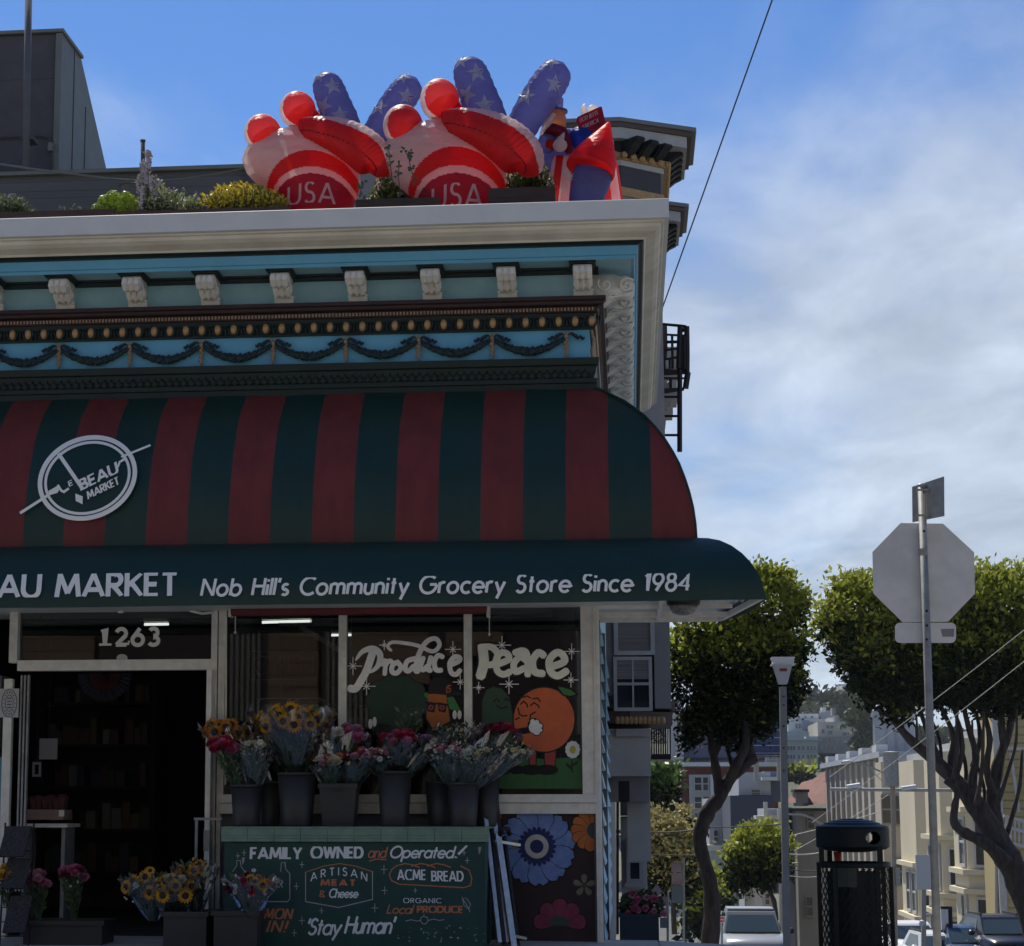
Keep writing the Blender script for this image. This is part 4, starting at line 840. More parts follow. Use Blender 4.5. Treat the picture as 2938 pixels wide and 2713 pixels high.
# ---------------- buckets and bouquets ----------------
m_buck = mat('bucket_plastic', (.030, .030, .032), .5, (.024, .024, .026), 4, 0, spec=.45); m_wrap = glassmat('cellophane', (.90, .91, .92), .16, .13)
m_stem = mat('stems', (.045, .085, .035), .6, (.03, .06, .03), 20); m_leafg = mat('bouquet_leaf', (.09, .13, .06), .55, (.055, .085, .045), 20)
fc = {n: mat('petal_'+n, tuple(min(.8, q*1.12+.02) for q in c), .6, tuple(q*.75 for q in c), 30, trans=.2) for n, c in dict(yellow=(.80, .42, .03), amber=(.60, .28, .04), pink=(.50, .11, .22), rose=(.58, .25, .31), red=(.42, .015, .06), white=(.66, .66, .58), lilac=(.38, .22, .42), orange=(.70, .22, .06), cream=(.55, .50, .32), purple=(.16, .10, .30), burg=(.14, .01, .03)).items()}
m_eye = mat('flower_eye', (.035, .018, .010), .8); m_yel = mat('flower_yellow_eye', (.6, .4, .05), .7)
FM = {}
def flower_mesh(kind, col):
    key = (kind, col)
    if key in FM: return FM[key]
    b = MB(); rr = random.Random(len(FM)+3)
    if kind == 'sun':
        for ring, (n, r0, r1, up_) in enumerate(((15, .015, .055, .012), (13, .015, .048, .022))):
            for k in range(n):
                a = 2*PI*k/n+ring*.2; r1_ = r1*rr.uniform(.85, 1.1); ca, sa = math.cos(a), math.sin(a); w_ = .0085
                b.add([(r0*ca-sa*.004, r0*sa+ca*.004, .004), (r0*ca+sa*.004, r0*sa-ca*.004, .004), ((r0+r1_)/2*ca+sa*w_, (r0+r1_)/2*sa-ca*w_, up_), (r1_*ca, r1_*sa, up_*rr.uniform(-.4, .8)), ((r0+r1_)/2*ca-sa*w_, (r0+r1_)/2*sa+ca*w_, up_)], [(0, 1, 2, 3, 4)])
        b.lathe([(.024, .004), (.021, .013), (.001, .015)], (0, 0, 0), 10, 1)
        ms = [fc[col], m_eye]
    elif kind == 'daisy':
        for k in range(11):
            a = 2*PI*k/11; ca, sa = math.cos(a), math.sin(a); b.add([(.006*ca-sa*.003, .006*sa+ca*.003, .002), (.006*ca+sa*.003, .006*sa-ca*.003, .002), (.022*ca+sa*.005, .022*sa-ca*.005, .005), (.025*ca, .025*sa, .002), (.022*ca-sa*.005, .022*sa+ca*.005, .005)], [(0, 1, 2, 3, 4)])
        b.lathe([(.008, .002), (.006, .007), (.001, .008)], (0, 0, 0), 7, 1); ms = [fc[col], m_yel]
    else:                                  # rose / carnation: whorls of cupped petals
        for ring, (n, r, t_) in enumerate(((9, .036, .25), (8, .028, .75), (6, .019, 1.15), (4, .010, 1.45))):
            for k in range(n):
                a = 2*PI*k/n+ring*.4+rr.uniform(-.2, .2); ca, sa = math.cos(a), math.sin(a); w_ = .013*(1-.12*ring); ro = r*rr.uniform(.85, 1.15); hz = .012+.024*math.sin(t_)
                b.add([(.006*ca, .006*sa, 0), (ro*.7*ca+sa*w_, ro*.7*sa-ca*w_, hz*.6), (ro*ca+sa*w_*.5, ro*sa-ca*w_*.5, hz), (ro*ca-sa*w_*.5, ro*sa+ca*w_*.5, hz*.95), (ro*.7*ca-sa*w_, ro*.7*sa+ca*w_, hz*.6)], [(0, 1, 2, 3, 4)])
        ms = [fc[col]]
    me = bpy.data.meshes.new('flower_head'); me.from_pydata(b.v, [], b.f)
    for m_ in ms: me.materials.append(m_)
    me.polygons.foreach_set('material_index', b.m); me.update(); FM[key] = me; return me
def bouquet(base, h, r, heads, label, nfl=9, leaves=70, wrap=True, lean=(0, 0), filler=None, seed=1, hs=1., dome=.30, group='wrapped bouquets outside the shop'):
    rr = random.Random(seed); base = Vector(base); t = thing('bouquet', label, 'bouquet', base, group)
    st_ = MB(); lf = MB(); top = base+Vector((lean[0], lean[1], h)); pts = []
    for k in range(nfl):
        a = 2.399*k; q = math.sqrt((k+.4)/nfl)*r; p = top+Vector((q*math.cos(a), q*math.sin(a)*.75, -dome*q + rr.uniform(-.03, .03))); pts.append(p)
        st_.tube([base+Vector((rr.uniform(-.03, .03), rr.uniform(-.03, .03), 0)), base.lerp(p, .5)+Vector((rr.uniform(-.02, .02), 0, 0)), p], .0045, 4)
    for k in range(leaves):
        tq = rr.uniform(.25, 1.02); a = rr.uniform(0, 2*PI); q = r*1.05*math.sqrt(rr.random())*(.25+.75*tq); c = base.lerp(top, tq)+Vector((q*math.cos(a), q*math.sin(a)*.8, -.15*q))
        d = Vector((math.cos(a)*.6+rr.uniform(-.4, .4), math.sin(a)*.6, rr.uniform(.2, 1.1))).normalized()*rr.uniform(.03, .075); n = d.cross(Vector((rr.uniform(-1, 1), rr.uniform(-1, 1), .3))).normalized()*d.length*.2
        lf.add([c-d*.5, c+n, c+d*.5, c-n], [(0, 1, 2, 3)], 0)
    if filler:
        for k in range(filler[1]):
            a = rr.uniform(0, 2*PI); q = r*1.1*math.sqrt(rr.random()); c = top+Vector((q*math.cos(a), q*math.sin(a)*.8, -dome*q+rr.uniform(-.07, .05))); s_ = rr.uniform(.004, .010)
            lf.ball(c, s_, n=4, mi=1)
    st_.build('stems', m_stem, t); o = lf.build('foliage', [m_leafg, fc[filler[0]] if filler else m_leafg], t); o['kind'] = 'stuff'
    for k, p in enumerate(pts):
        kind, col = heads[k % len(heads)]; o = bpy.data.objects.new('flower_head', flower_mesh(kind, col)); S.collection.objects.link(o); o.location = p
        d = (p-top)+Vector((0, -.16, .10+.06*rr.random())); d = d.normalized() if kind != 'rose' else (d+Vector((0, 0, .12))).normalized()
        o.rotation_euler = d.to_track_quat('Z', 'Y').to_euler(); s_ = hs*rr.uniform(.85, 1.2); o.scale = (s_, s_, s_); o.parent = t; o.matrix_parent_inverse = Matrix.Translation(-t.location)
    if wrap:
        wv = MB(); n = 44; rows = 7
        for j in range(rows+1):
            tt = j/rows
            for k in range(n):
                a = 2*PI*k/n; q = .035+(r*1.12-.02)*tt**.8; q *= 1+(.10*math.sin(k*2.3+j)+.07*math.sin(k*5.1-j*1.7))*tt; hz = tt*(.98+(.10*math.sin(k*1.3)+.07*math.sin(k*3.7) if j == rows else 0))
                c = base.lerp(top, hz); wv.v.append((c.x+q*math.cos(a), c.y+q*math.sin(a)*.85, c.z-.05*tt))
        for j in range(rows):
            for k in range(n):
                if (k*7+j*3) % 23 == 0: continue
                wv.f.append((j*n+k, j*n+(k+1) % n, (j+1)*n+(k+1) % n, (j+1)*n+k)); wv.m.append(0)
        wv.build('wrapper', m_wrap, t, True)
    return t
def bucket(px, pyt, pyb, wpx, label, square=False, Y=-.42):
    c = P(px, pyb, Y); tz = P(px, pyt, Y).z; r1 = wpx/2/375.; z0 = ZT+.013; t = thing('flower_bucket', label, 'bucket', (c.x, Y, z0), 'black flower buckets on the counter')
    hgt = tz-z0; b = MB()
    if square:
        for (a0, a1, zz0, zz1) in ((.82, 1.0, 0, hgt-.03),):
            q0, q1 = r1*a0, r1*a1
            for s_, nme in ((1, 0),):
                v0 = [(c.x+x*q0, Y+y*q0*.8, z0) for x, y in ((-1, -1), (1, -1), (1, 1), (-1, 1))]; v1 = [(c.x+x*q1, Y+y*q1*.8, z0+zz1) for x, y in ((-1, -1), (1, -1), (1, 1), (-1, 1))]
                b.add(v0+v1, [(0, 3, 2, 1), (0, 1, 5, 4), (1, 2, 6, 5), (2, 3, 7, 6), (3, 0, 4, 7)])
        b.build('bucket_body', m_buck, t)
        b = MB()
        for x0, x1, y0, y1 in ((-1.06, 1.06, -.88, -.78), (-1.06, 1.06, .78, .88), (-1.06, -.96, -.78, .78), (.96, 1.06, -.78, .78)): b.box(c.x+x0*r1, Y+y0*r1, tz-.032, c.x+x1*r1, Y+y1*r1, tz)
        b.build('bucket_rim', m_buck, t)
        b = MB(); b.box(c.x-.035, Y-.885*r1, tz-.062, c.x+.035, Y-.80*r1, tz-.035); b.build('handle_slot', m_black, t)
    else:
        b.lathe([(.001, 0), (r1*.78, 0), (r1*.80, .01), (r1*.98, hgt-.02), (r1*.92, hgt-.02), (r1*.7, hgt*.5)], (c.x, Y, z0), 28, close=False); b.build('bucket_body', m_buck, t, True)
        b = MB(); b.lathe([(r1*.93, hgt-.022), (r1*1.03, hgt-.022), (r1*1.04, hgt-.004), (r1*1.0, hgt), (r1*.93, hgt-.002)], (c.x, Y, z0), 28, close=False); b.build('bucket_rim', m_buck, t, True)
    return Vector((c.x, Y, tz-.06))
B1 = bucket(706, 2250, 2384, 92, 'round black bucket of pink and white flowers at the left end of the counter')
B2 = bucket(851, 2216, 2382, 112, 'tall round black bucket holding the sunflower bunches')
B3 = bucket(974, 2248, 2384, 106, 'square black bucket with a slot handle holding rose bouquets', True)
B4 = bucket(1132, 2212, 2382, 100, 'tall round black bucket of mixed bouquets right of the square bucket')
B5 = bucket(1330, 2244, 2380, 92, 'round black bucket at the right end of the counter')
B6 = bucket(1262, 2240, 2372, 84, 'black bucket half hidden behind the right end bucket', False, -.2)
B7 = bucket(770, 2240, 2370, 80, 'black bucket in shadow behind the tall sunflower bucket', False, -.2)
B8 = bucket(1396, 2220, 2370, 80, 'black bucket at the back beside the mural, behind the folded ladder', False, -.2)
def bq(px, py, Y, base, r, *a, **k):
    r *= 1.32; k['hs'] = k.get('hs', 1)*1.18; a = list(a); a[2] = int(a[2]*1.35); a[3] = int(a[3]*1.7)        # bouquet whose crown centre sits at a sight line
    p = P(px, py-12, Y); base = Vector(base); bouquet(base, p.z-base.z, r, *a, lean=(p.x-base.x, p.y-base.y), **k)
bq(650, 2085, -.25, B7, .13, [('sun', 'amber')], 'drooping amber sunflowers at the far left of the counter', 8, 80, seed=11, hs=1.08, dome=.5)
bq(640, 2148, -.5, B1+Vector((-.05, -.03, 0)), .09, [('rose', 'red'), ('rose', 'red'), ('rose', 'pink')], 'magenta dahlia bunch in the left bucket', 9, 60, False, seed=2, hs=1.15)
bq(735, 2140, -.45, B1+Vector((.06, 0, 0)), .09, [('daisy', 'white'), ('daisy', 'cream')], 'white daisy bunch in clear wrap in the left bucket', 9, 60, filler=('white', 60), seed=3, hs=.8)
bq(835, 2035, -.42, B2, .21, [('sun', 'yellow')], 'wide fan of yellow sunflowers in clear wrap in the tall bucket', 19, 200, seed=4, hs=1.02, dome=.55)
bq(900, 2075, -.32, B3+Vector((-.02, .05, 0)), .10, [('rose', 'lilac'), ('rose', 'rose')], 'lilac lily bunch between sunflowers and roses', 8, 60, seed=5, hs=.9, dome=.5)
bq(985, 2105, -.35, B3+Vector((.0, .04, 0)), .13, [('rose', 'rose'), ('rose', 'lilac'), ('rose', 'pink'), ('rose', 'white')], 'dusty pink and lilac rose bouquet in the square bucket', 15, 70, filler=('lilac', 40), seed=6, hs=1.1)
bq(950, 2185, -.5, B3+Vector((-.06, -.05, .0)), .10, [('rose', 'white'), ('rose', 'orange'), ('rose', 'cream'), ('rose', 'rose')], 'cream and orange bouquet low at the front of the square bucket', 9, 40, filler=('white', 40), seed=7, hs=.9)
bq(1040, 2170, -.48, B3+Vector((.07, -.04, 0)), .10, [('rose', 'burg'), ('rose', 'rose'), ('rose', 'pink')], 'burgundy and pink bouquet in crinkled wrap, right of the square bucket', 10, 40, filler=('rose', 40), seed=8, hs=.9)
bq(1075, 2165, -.5, B4+Vector((-.06, -.03, 0)), .10, [('rose', 'orange'), ('daisy', 'white'), ('rose', 'rose')], 'orange and white bouquet at the front of the mixed bucket', 9, 70, filler=('white', 30), seed=9, hs=.85)
bq(1150, 2120, -.45, B4, .11, [('rose', 'red'), ('rose', 'pink'), ('rose', 'red')], 'crimson carnation bouquet in the middle of the mixed bucket', 10, 60, filler=('lilac', 30), seed=10, hs=1.0)
bq(1215, 2130, -.35, B4+Vector((.08, .02, 0)), .11, [('rose', 'lilac'), ('rose', 'white')], 'pale lilac bouquet right of the crimson carnations', 8, 110, filler=('lilac', 40), seed=12, hs=.85)
bq(1180, 2040, -.25, B4+Vector((.02, .06, 0)), .09, [('daisy', 'lilac')], 'tall dusky green sprays rising behind the carnations', 3, 140, False, seed=13, hs=.4, dome=.8)
bq(1345, 2085, -.3, B6, .17, [('daisy', 'cream')], 'tall olive green bouquet in clear wrap before the painted pickle', 9, 210, filler=('cream', 60), seed=14, hs=.6, dome=.5)
bq(1425, 2105, -.36, B5+Vector((.05, .04, 0)), .12, [('rose', 'burg'), ('rose', 'burg'), ('rose', 'red')], 'dark burgundy bouquet leaning right over the painted orange', 11, 80, seed=15, hs=1.05)
bq(1470, 2150, -.4, B5+Vector((.07, 0, 0)), .10, [('daisy', 'cream')], 'cream green spray leaning out at the right end of the counter', 7, 120, filler=('cream', 60), seed=18, hs=.7)
bq(1285, 2150, -.5, B5+Vector((-.07, -.04, 0)), .10, [('daisy', 'white'), ('rose', 'rose')], 'white wrapped bouquet leaning left from the right end bucket', 8, 60, filler=('white', 80), seed=16, hs=.8)
bq(1365, 2165, -.55, B5+Vector((.02, -.05, 0)), .09, [('daisy', 'cream'), ('rose', 'white'), ('rose', 'cream')], 'silver wrapped bouquet with cream blooms in the right end bucket', 6, 50, filler=('white', 60), seed=17, hs=.8)
# low flower bins in front
def bin_(x0, x1, py, Y, label):
    t = thing('flower_bin', label, 'bin', P((x0+x1)/2, 2700, Y), 'dark bins of flowers by the doorway'); a = P(x0, py, Y); c = P(x1, py, Y); b = MB(); b.box(a.x+.02, Y, -.1, c.x-.02, Y+.38, a.z-.03); b.build('bin_body', m_buck, t)
    b = MB()
    for q in ((a.x, Y-.02, c.x, Y+.01), (a.x, Y+.37, c.x, Y+.40), (a.x, Y+.012, a.x+.03, Y+.368), (c.x-.03, Y+.012, c.x, Y+.368)): b.box(q[0], q[1], a.z-.035, q[2], q[3], a.z)
    b.build('bin_rim', m_buck, t)
bin_(462, 600, 2615, -1.0, 'dark plastic bin under the large sunflower bouquets'); bin_(606, 745, 2612, -1.05, 'dark plastic bin under the mixed bouquet before the counter')
bin_(60, 300, 2640, -.7, 'dark bin under the pink peonies left of the doorway')
bouquet(P(500, 2620, -.85)-Vector((0, 0, .05)), .34, .20, [('sun', 'yellow'), ('sun', 'yellow'), ('rose', 'cream')], 'round bouquet of sunflowers and statice low beside the door', 20, 220, True, (-.02, -.06), ('purple', 50), 21, 1.1, .7)
bouquet(P(440, 2622, -.8)-Vector((0, 0, .05)), .36, .16, [('sun', 'yellow'), ('daisy', 'white')], 'sunflower bouquet in clear wrap, left of the two by the door', 14, 200, True, (-.05, -.05), ('white', 50), 22, 1.0, .9)
bouquet(P(560, 2612, -.75)-Vector((0, 0, .05)), .42, .14, [('sun', 'amber'), ('daisy', 'cream')], 'yellow bouquet against the door edge behind the round sunflower bouquet', 8, 90, True, (.0, -.05), ('yellow', 40), 25, .9, .8)
bouquet(P(722, 2612, -1.02)-Vector((0, 0, .05)), .33, .17, [('daisy', 'white'), ('rose', 'burg'), ('sun', 'yellow'), ('rose', 'pink'), ('daisy', 'white'), ('rose', 'orange'), ('daisy', 'white'), ('rose', 'red')], 'colourful mixed bouquet with daisies in front of the green counter', 26, 80, True, (0, -.05), ('rose', 40), 23, .85, .8)
bouquet(P(12, 2600, -.75), .28, .12, [('rose', 'yellow'), ('rose', 'amber')], 'yellow chrysanthemum bunch at the left edge', 10, 40, False, (0, -.05), None, 24, 1.25, .6)
bouquet(P(112, 2640, -.6), .34, .10, [('rose', 'rose'), ('rose', 'pink')], 'pale pink peony bunch in the dark bin by the doorway', 12, 200, False, (-.02, -.05), None, 26, 1.2, .6)
bouquet(P(210, 2640, -.6), .38, .10, [('rose', 'pink'), ('rose', 'burg')], 'deep pink peony bunch nearest the doorway', 12, 220, False, (0, -.05), ('white', 12), 27, 1.15, .7)
# wire newspaper stand, far left
t = thing('newspaper_rack', 'black wire rack of folded newspapers at the left edge', 'rack', P(40, 2700, -.95)); m_news = mat('newsprint', (.07, .07, .075), .85, (.008, .008, .01), 60, stretch=(1, 1, 4))
for (x0, y0, x1, y1) in ((2, 2370, 84, 2455), (8, 2462, 86, 2545), (14, 2570, 88, 2672)):
    a = P(x0, y1, -.85); c = P(x1, y0, -.85); b = MB(); b.add([(a.x, -.92, a.z), (c.x-.02, -.92, a.z), (c.x, -.80, c.z), (a.x+.02, -.80, c.z), (a.x, -.90, a.z-.01), (c.x-.02, -.90, a.z-.01), (c.x, -.78, c.z), (a.x+.02, -.78, c.z)], [(0, 1, 2, 3), (4, 7, 6, 5), (3, 2, 6, 7), (0, 4, 5, 1), (1, 5, 6, 2), (0, 3, 7, 4)]); b.build('newspaper', m_news, t)
b = MB(); a = P(0, 2700, -.75); c = P(92, 2360, -.75)
for x in (a.x, c.x): b.bar((x, -.76, -.08), (x, -.70, c.z), .012)
for q in range(8): z = .0+(c.z)*q/8; b.bar((a.x, -.76+.05*z, z), (c.x, -.76+.05*z, z), .008)
b.build('wire_frame', m_iron, t)
# folded ladders leaning on the mural
t = thing('folded_ladder', 'folded aluminium ladder leaning between the counter and the flower mural', 'ladder', P(1440, 2700, -.5))
def rail(p0, p1, w_, d_, m_): b = MB(); b.bar(p0, p1, w_, d_); b.build('rail', m_, t)
for (xa_, xb_, Ya, Yb, w_, mm_) in ((1386, 1432, -.2, -.62, .030, m_alu), (1400, 1446, -.16, -.58, .024, m_iron), (1412, 1452, -.14, -.5, .03, m_alu), (1424, 1462, -.12, -.46, .022, m_iron)): rail(P(xa_, 2296, Ya), P(xb_, 2706, Yb), w_, .06, mm_)
rail(P(1428, 2392, -.3), P(1474, 2716, -.55), .045, .025, m_alu); rail(P(1446, 2400, -.2), P(1486, 2716, -.45), .02, .05, m_iron)
for k in range(7):
    q = k/7+.1; p0 = P(1386+46*q, 2296+410*q, -.2-.42*q); p1 = P(1412+40*q, 2296+410*q, -.14-.36*q); b = MB(); b.bar(p0, p1, .02, .02); b.build('rung', m_iron, t)
b = MB(); b.tube([P(1432, 2398, -.3), P(1442, 2376, -.3), P(1458, 2378, -.28), P(1462, 2394, -.25)], .02, 8); b.build('carry_handle', m_iron, t, True)
b = MB(); b.bar(P(1418, 2412, -.32), P(1490, 2424, -.2), .04, .02); b.build('hinge_plate', m_alu, t)
b = MB(); b.bar(P(1450, 2680, -.5), P(1510, 2692, -.45), .03, .02); b.build('foot_bar', m_alu, t)
# planter with pink flowers at the side of the shop
t = thing('side_planter', 'dark rectangular planter of pink geraniums beside the corner of the shop', 'planter', P(1832, 2670, 1.6)); a = P(1778, 2668, 1.3); c = P(1890, 2632, 1.3)
b = MB(); b.box(a.x, 1.3, ground(.2, 1.3)-.1, c.x, 1.75, c.z); b.build('planter_box', m_navy, t)
b = MB(); b.box(a.x-.015, 1.285, c.z+.001, c.x+.015, 1.765, c.z+.025); b.build('planter_rim', m_navy, t)
lf = MB()
for k in range(900):
    a_ = rnd.uniform(0, 2*PI); q = math.sqrt(rnd.random()); px, py = 1840+q*64*math.cos(a_), 2596+q*44*math.sin(a_); p = P(px, py, 1.52+rnd.uniform(-.15, .15)); d = Vector((rnd.uniform(-1, 1), rnd.uniform(-1, 1), rnd.uniform(-1, 1))).normalized()*.028; n = d.cross(Vector((rnd.random(), rnd.random(), 1))).normalized()*.014
    lf.add([p-d, p+n, p+d, p-n], [(0, 1, 2, 3)], 0)
lf.build('foliage', m_leafg, t)['kind'] = 'stuff'
for k in range(16): px, py = rnd.uniform(1790, 1905), rnd.uniform(2556, 2628); o = bpy.data.objects.new('flower_head', flower_mesh('rose', rnd.choice(['pink', 'rose', 'pink']))); S.collection.objects.link(o); o.location = P(px, py, 1.36); o.rotation_euler = (PI/2.4, 0, 0); o.scale = (.8,)*3; o.parent = t; o.matrix_parent_inverse = Matrix.Translation(-t.location)
# ---------------- on the roof: inflatables ----------------
def fab(name, c, c2=None): return mat(name, c, .42, c2 or tuple(q*.86 for q in c), 3, .9, trans=.6, sheer=.22, spec=.35, stretch=(1, 1, 2.6), bscale=11)
m_fred = fab('nylon_red', (.78, .024, .028)); m_fcream = fab('nylon_white', (.88, .80, .77)); m_fblue = fab('nylon_blue', (.19, .19, .42)); m_fmar = fab('nylon_maroon', (.30, .015, .05)); m_fstar = fab('nylon_star', (.66, .68, .74)); m_fskin = fab('nylon_peach', (.80, .36, .20)); m_fbrt = fab('nylon_bright_blue', (.03, .10, .50))
PM = 349.
def facecol(b, start, fn):
    for i in range(start, len(b.f)):
        f = b.f[i]; c = sum((Vector(b.v[j]) for j in f), Vector())/len(f); a = [Vector(b.v[j]) for j in f]; n = (a[2]-a[0]).cross(a[-1]-a[1])
        b.m[i] = fn(c, n.normalized() if n.length else Vector((0, 0, 1)))
def smooth_path(path, n=5):
    pts = []
    for i in range(len(path)-1):
        p0, p1, p2, p3 = [Vector(path[min(max(q, 0), len(path)-1)]) for q in (i-1, i, i+1, i+2)]
        for k in range(n): t = k/n; pts.append(.5*((2*p1)+(p2-p0)*t+(2*p0-5*p1+4*p2-p3)*t*t+(3*p1-p0-3*p2+p3)*t**3))
    return pts + [Vector(path[-1])]
def star(b, u, v, r, surf, tilt=0):
    ctr = surf(u, v); k0 = len(b.v); vs = [ctr]; n = 10
    for q in range(20):
        k = q/2; f = k % 1; a = lambda kk: (r if kk % 2 == 0 else r*.42)
        i0 = int(k); p0 = (a(i0)*math.sin(R(36*i0)+tilt), a(i0)*math.cos(R(36*i0)+tilt)); i1 = i0+1; p1 = (a(i1)*math.sin(R(36*i1)+tilt), a(i1)*math.cos(R(36*i1)+tilt))
        x, y = p0[0]+(p1[0]-p0[0])*f, p0[1]+(p1[1]-p0[1])*f; vs.append(surf(u+x, v-y))
    mid = [surf(u+(0), v)]
    b.add(vs, [(0, q+1, (q+1) % 20+1) for q in range(20)])
def hand(label, OX, OY, sx, sy, Y):
    org = P(OX, OY, Y); kx = (P(OX+100, OY-150, Y).x-P(OX-100, OY-150, Y).x)/200; kz = (P(OX, OY-400, Y).z-org.z)/400; PX_, PZ_ = 1/kx, 1/kz; t = thing('inflatable_hand', label, 'inflatable', org, 'striped inflatable hands on the roof edge')
    L = lambda u, v, y=0.: Vector((org.x+(u-900)/PX_*sx, Y+y, org.z+(600-v)/PZ_*sy))
    rg = [(660, 905, 104, .26), (620, 905, 104, .27), (590, 905, 110, .28), (560, 902, 124, .29), (525, 885, 148, .30), (490, 868, 162, .30), (455, 853, 160, .29), (425, 848, 146, .27), (400, 850, 122, .23), (383, 855, 92, .18), (371, 858, 50, .10), (367, 858, 8, .02)]
    rg2 = []
    for i in range(len(rg)-1):
        for k in range(16): q = k/16; rg2.append(tuple(rg[i][j]+(rg[i+1][j]-rg[i][j])*q for j in range(4)))
    rg2.append(rg[-1]); n = 144; b = MB()
    for v, c, hw, dp in rg2:
        for k in range(n): a = 2*PI*k/n; b.v.append(tuple(L(c+hw*math.cos(a), v, dp*math.sin(a))))
    def band(c, nn):
        u = 900+(c.x-org.x)*PX_/sx; v = 600-(c.z-org.z)*PZ_/sy; dx, dy = u-905, 625-v
        if c.y > Y+.1: return 0
        for rx, ry, m_ in ((128, 99, 2), (138, 118, 1), (152, 166, 0)):
            if (dx/rx)**2+(dy/ry)**2 < 1 or dy < 0: return m_
        return 1
    s0 = 0
    for i in range(len(rg2)-1):
        for k in range(n): b.f.append((i*n+k, i*n+(k+1) % n, (i+1)*n+(k+1) % n, (i+1)*n+k)); b.m.append(0)
    facecol(b, 0, band); b.build('palm', [m_fred, m_fcream, m_fmar], t, True)
    b = MB(); b.ball(L(790, 432, .13), 98/PM*sx, .2, 66/PM*sy, 32); b.build('hand_back', m_fred, t, True)
    for u, v, r in ((759, 387, 54), (859, 324, 53)):        # curled fingers: a red end facing out of a white sleeve
        b = MB(); d = Vector((.40, -1, -.20)).normalized(); b.ball(L(u-4, v-4, -.05), r/PM*sx*1.04, .21, r/PM*sy*1.04, 72)
        b.m = [0]*len(b.f); c0 = L(u-4, v-4, -.05)
        facecol(b, 0, lambda c, nn: 0 if Vector(((c.x-c0.x)/(r/PM*sx), (c.y-c0.y)/.21, (c.z-c0.z)/(r/PM*sy))).dot(d) > .43 else 1)
        b.build('curled_finger', [m_fred, m_fcream], t, True)
        b = MB(); b.tube([L(u+3, v+4, -.04), L(u+26, v+40, .12), L(u+44, v+80, .15)], [.13, .15, .12], 16); b.build('finger_joint', m_fred, t, True)
    b = MB(); b.tube([L(812, 410, -.2), L(818, 435, -.26)], [.012, .008], 8); b.build('seam_tuck', m_fcream, t)
    # thumb
    path = [(868, 396, 12), (874, 394, 27), (888, 392, 37), (935, 402, 49), (990, 420, 58), (1040, 448, 63), (1076, 482, 61), (1090, 506, 47), (1084, 525, 22), (1081, 531, 4)]
    sp_ = smooth_path(path, 12); b = MB(); cen = [L(p[0], p[1], -.2) for p in sp_]; rr = [p[2]/PM*(sx+sy)/2*(1+.02*math.sin(i*1.9)) for i, p in enumerate(sp_)]
    b.tube(cen, rr, 120); 
    BD = [(850, 372), (867, 364), (915, 369), (960, 381), (1020, 405), (1065, 429), (1095, 453), (1110, 474), (1124, 520)]
    def up_(c, nn):
        u = 900+(c.x-org.x)*PX_/sx; v = 600-(c.z-org.z)*PZ_/sy
        if c.y > Y-.1 or u < 862: return 0
        for (u0, v0), (u1, v1) in zip(BD, BD[1:]):
            if u0 <= u <= u1: return 1 if v < v0+(v1-v0)*(u-u0)/(u1-u0) else 0
        return 1
    facecol(b, 0, up_); b.build('thumb', [m_fred, m_fcream], t, True)
    b = MB(); b.tube([c+Vector((0, -r*.93, -r*.36)) for c, r in list(zip(cen, rr))[16:-12]], .006, 5); b.build('thumb_seam', m_fmar, t)
    # two raised starred fingers
    for path, stars, y0 in (([(988, 395, 58), (975, 345, 56), (955, 295, 53), (940, 255, 51), (930, 228, 44), (925, 212, 28), (923, 205, 4)], ((914, 222, 25, .2), (957, 258, 29, -.2), (927, 312, 29, .5), (979, 343, 29, -.1)), .06), ([(1065, 400, 44), (1085, 365, 47), (1112, 325, 50), (1142, 285, 52), (1165, 255, 48), (1179, 236, 36), (1188, 224, 5)], ((1156, 233, 25, .5), (1166, 292, 27, .15), (1088, 318, 27, .3)), .08)):
        sp_ = smooth_path(path, 5); b = MB(); cen = [L(p[0], p[1], y0) for p in sp_]; rr = [p[2]/PM*(sx+sy)/2*.96*(1+.025*math.sin(i*2.3)) for i, p in enumerate(sp_)]
        b.tube(cen, rr, 32); f = b.build('raised_finger', m_fblue, t, True)
        def surf(u, v):
            p = L(u, v, 0); best = min(range(len(cen)), key=lambda q: (cen[q].x-p.x)**2+(cen[q].z-p.z)**2); dd = math.hypot(cen[best].x-p.x, cen[best].z-p.z); r = rr[best]
            return Vector((p.x, Y+y0-math.sqrt(max(r*r-dd*dd, .0004))*1.01-.006, p.z))
        for u, v, r, tl in stars: s_ = MB(); star(s_, u, v, r, surf, tl); s_.build('star', m_fstar, f)
    lt = letters('USA', .13, .02, .25, size=58, x=-64, width=132)
    def lm(x, y, z): u, v = 905+x, 612-y+abs(x)*.05-4; return L(u, v, -.29*math.sqrt(max(.05, 1-((u-905)/122)**2))-.006+z*.002)
    lt.map(lm).build('lettering', m_fcream, t); return t
hand('inflatable hand making a peace sign above the yellow bush, left of the pair', 900, 600, 1., 1., .9)
hand('larger inflatable hand making a peace sign beside the red inflatable rocket', 1312, 610, 1.06, 1.14, .75)
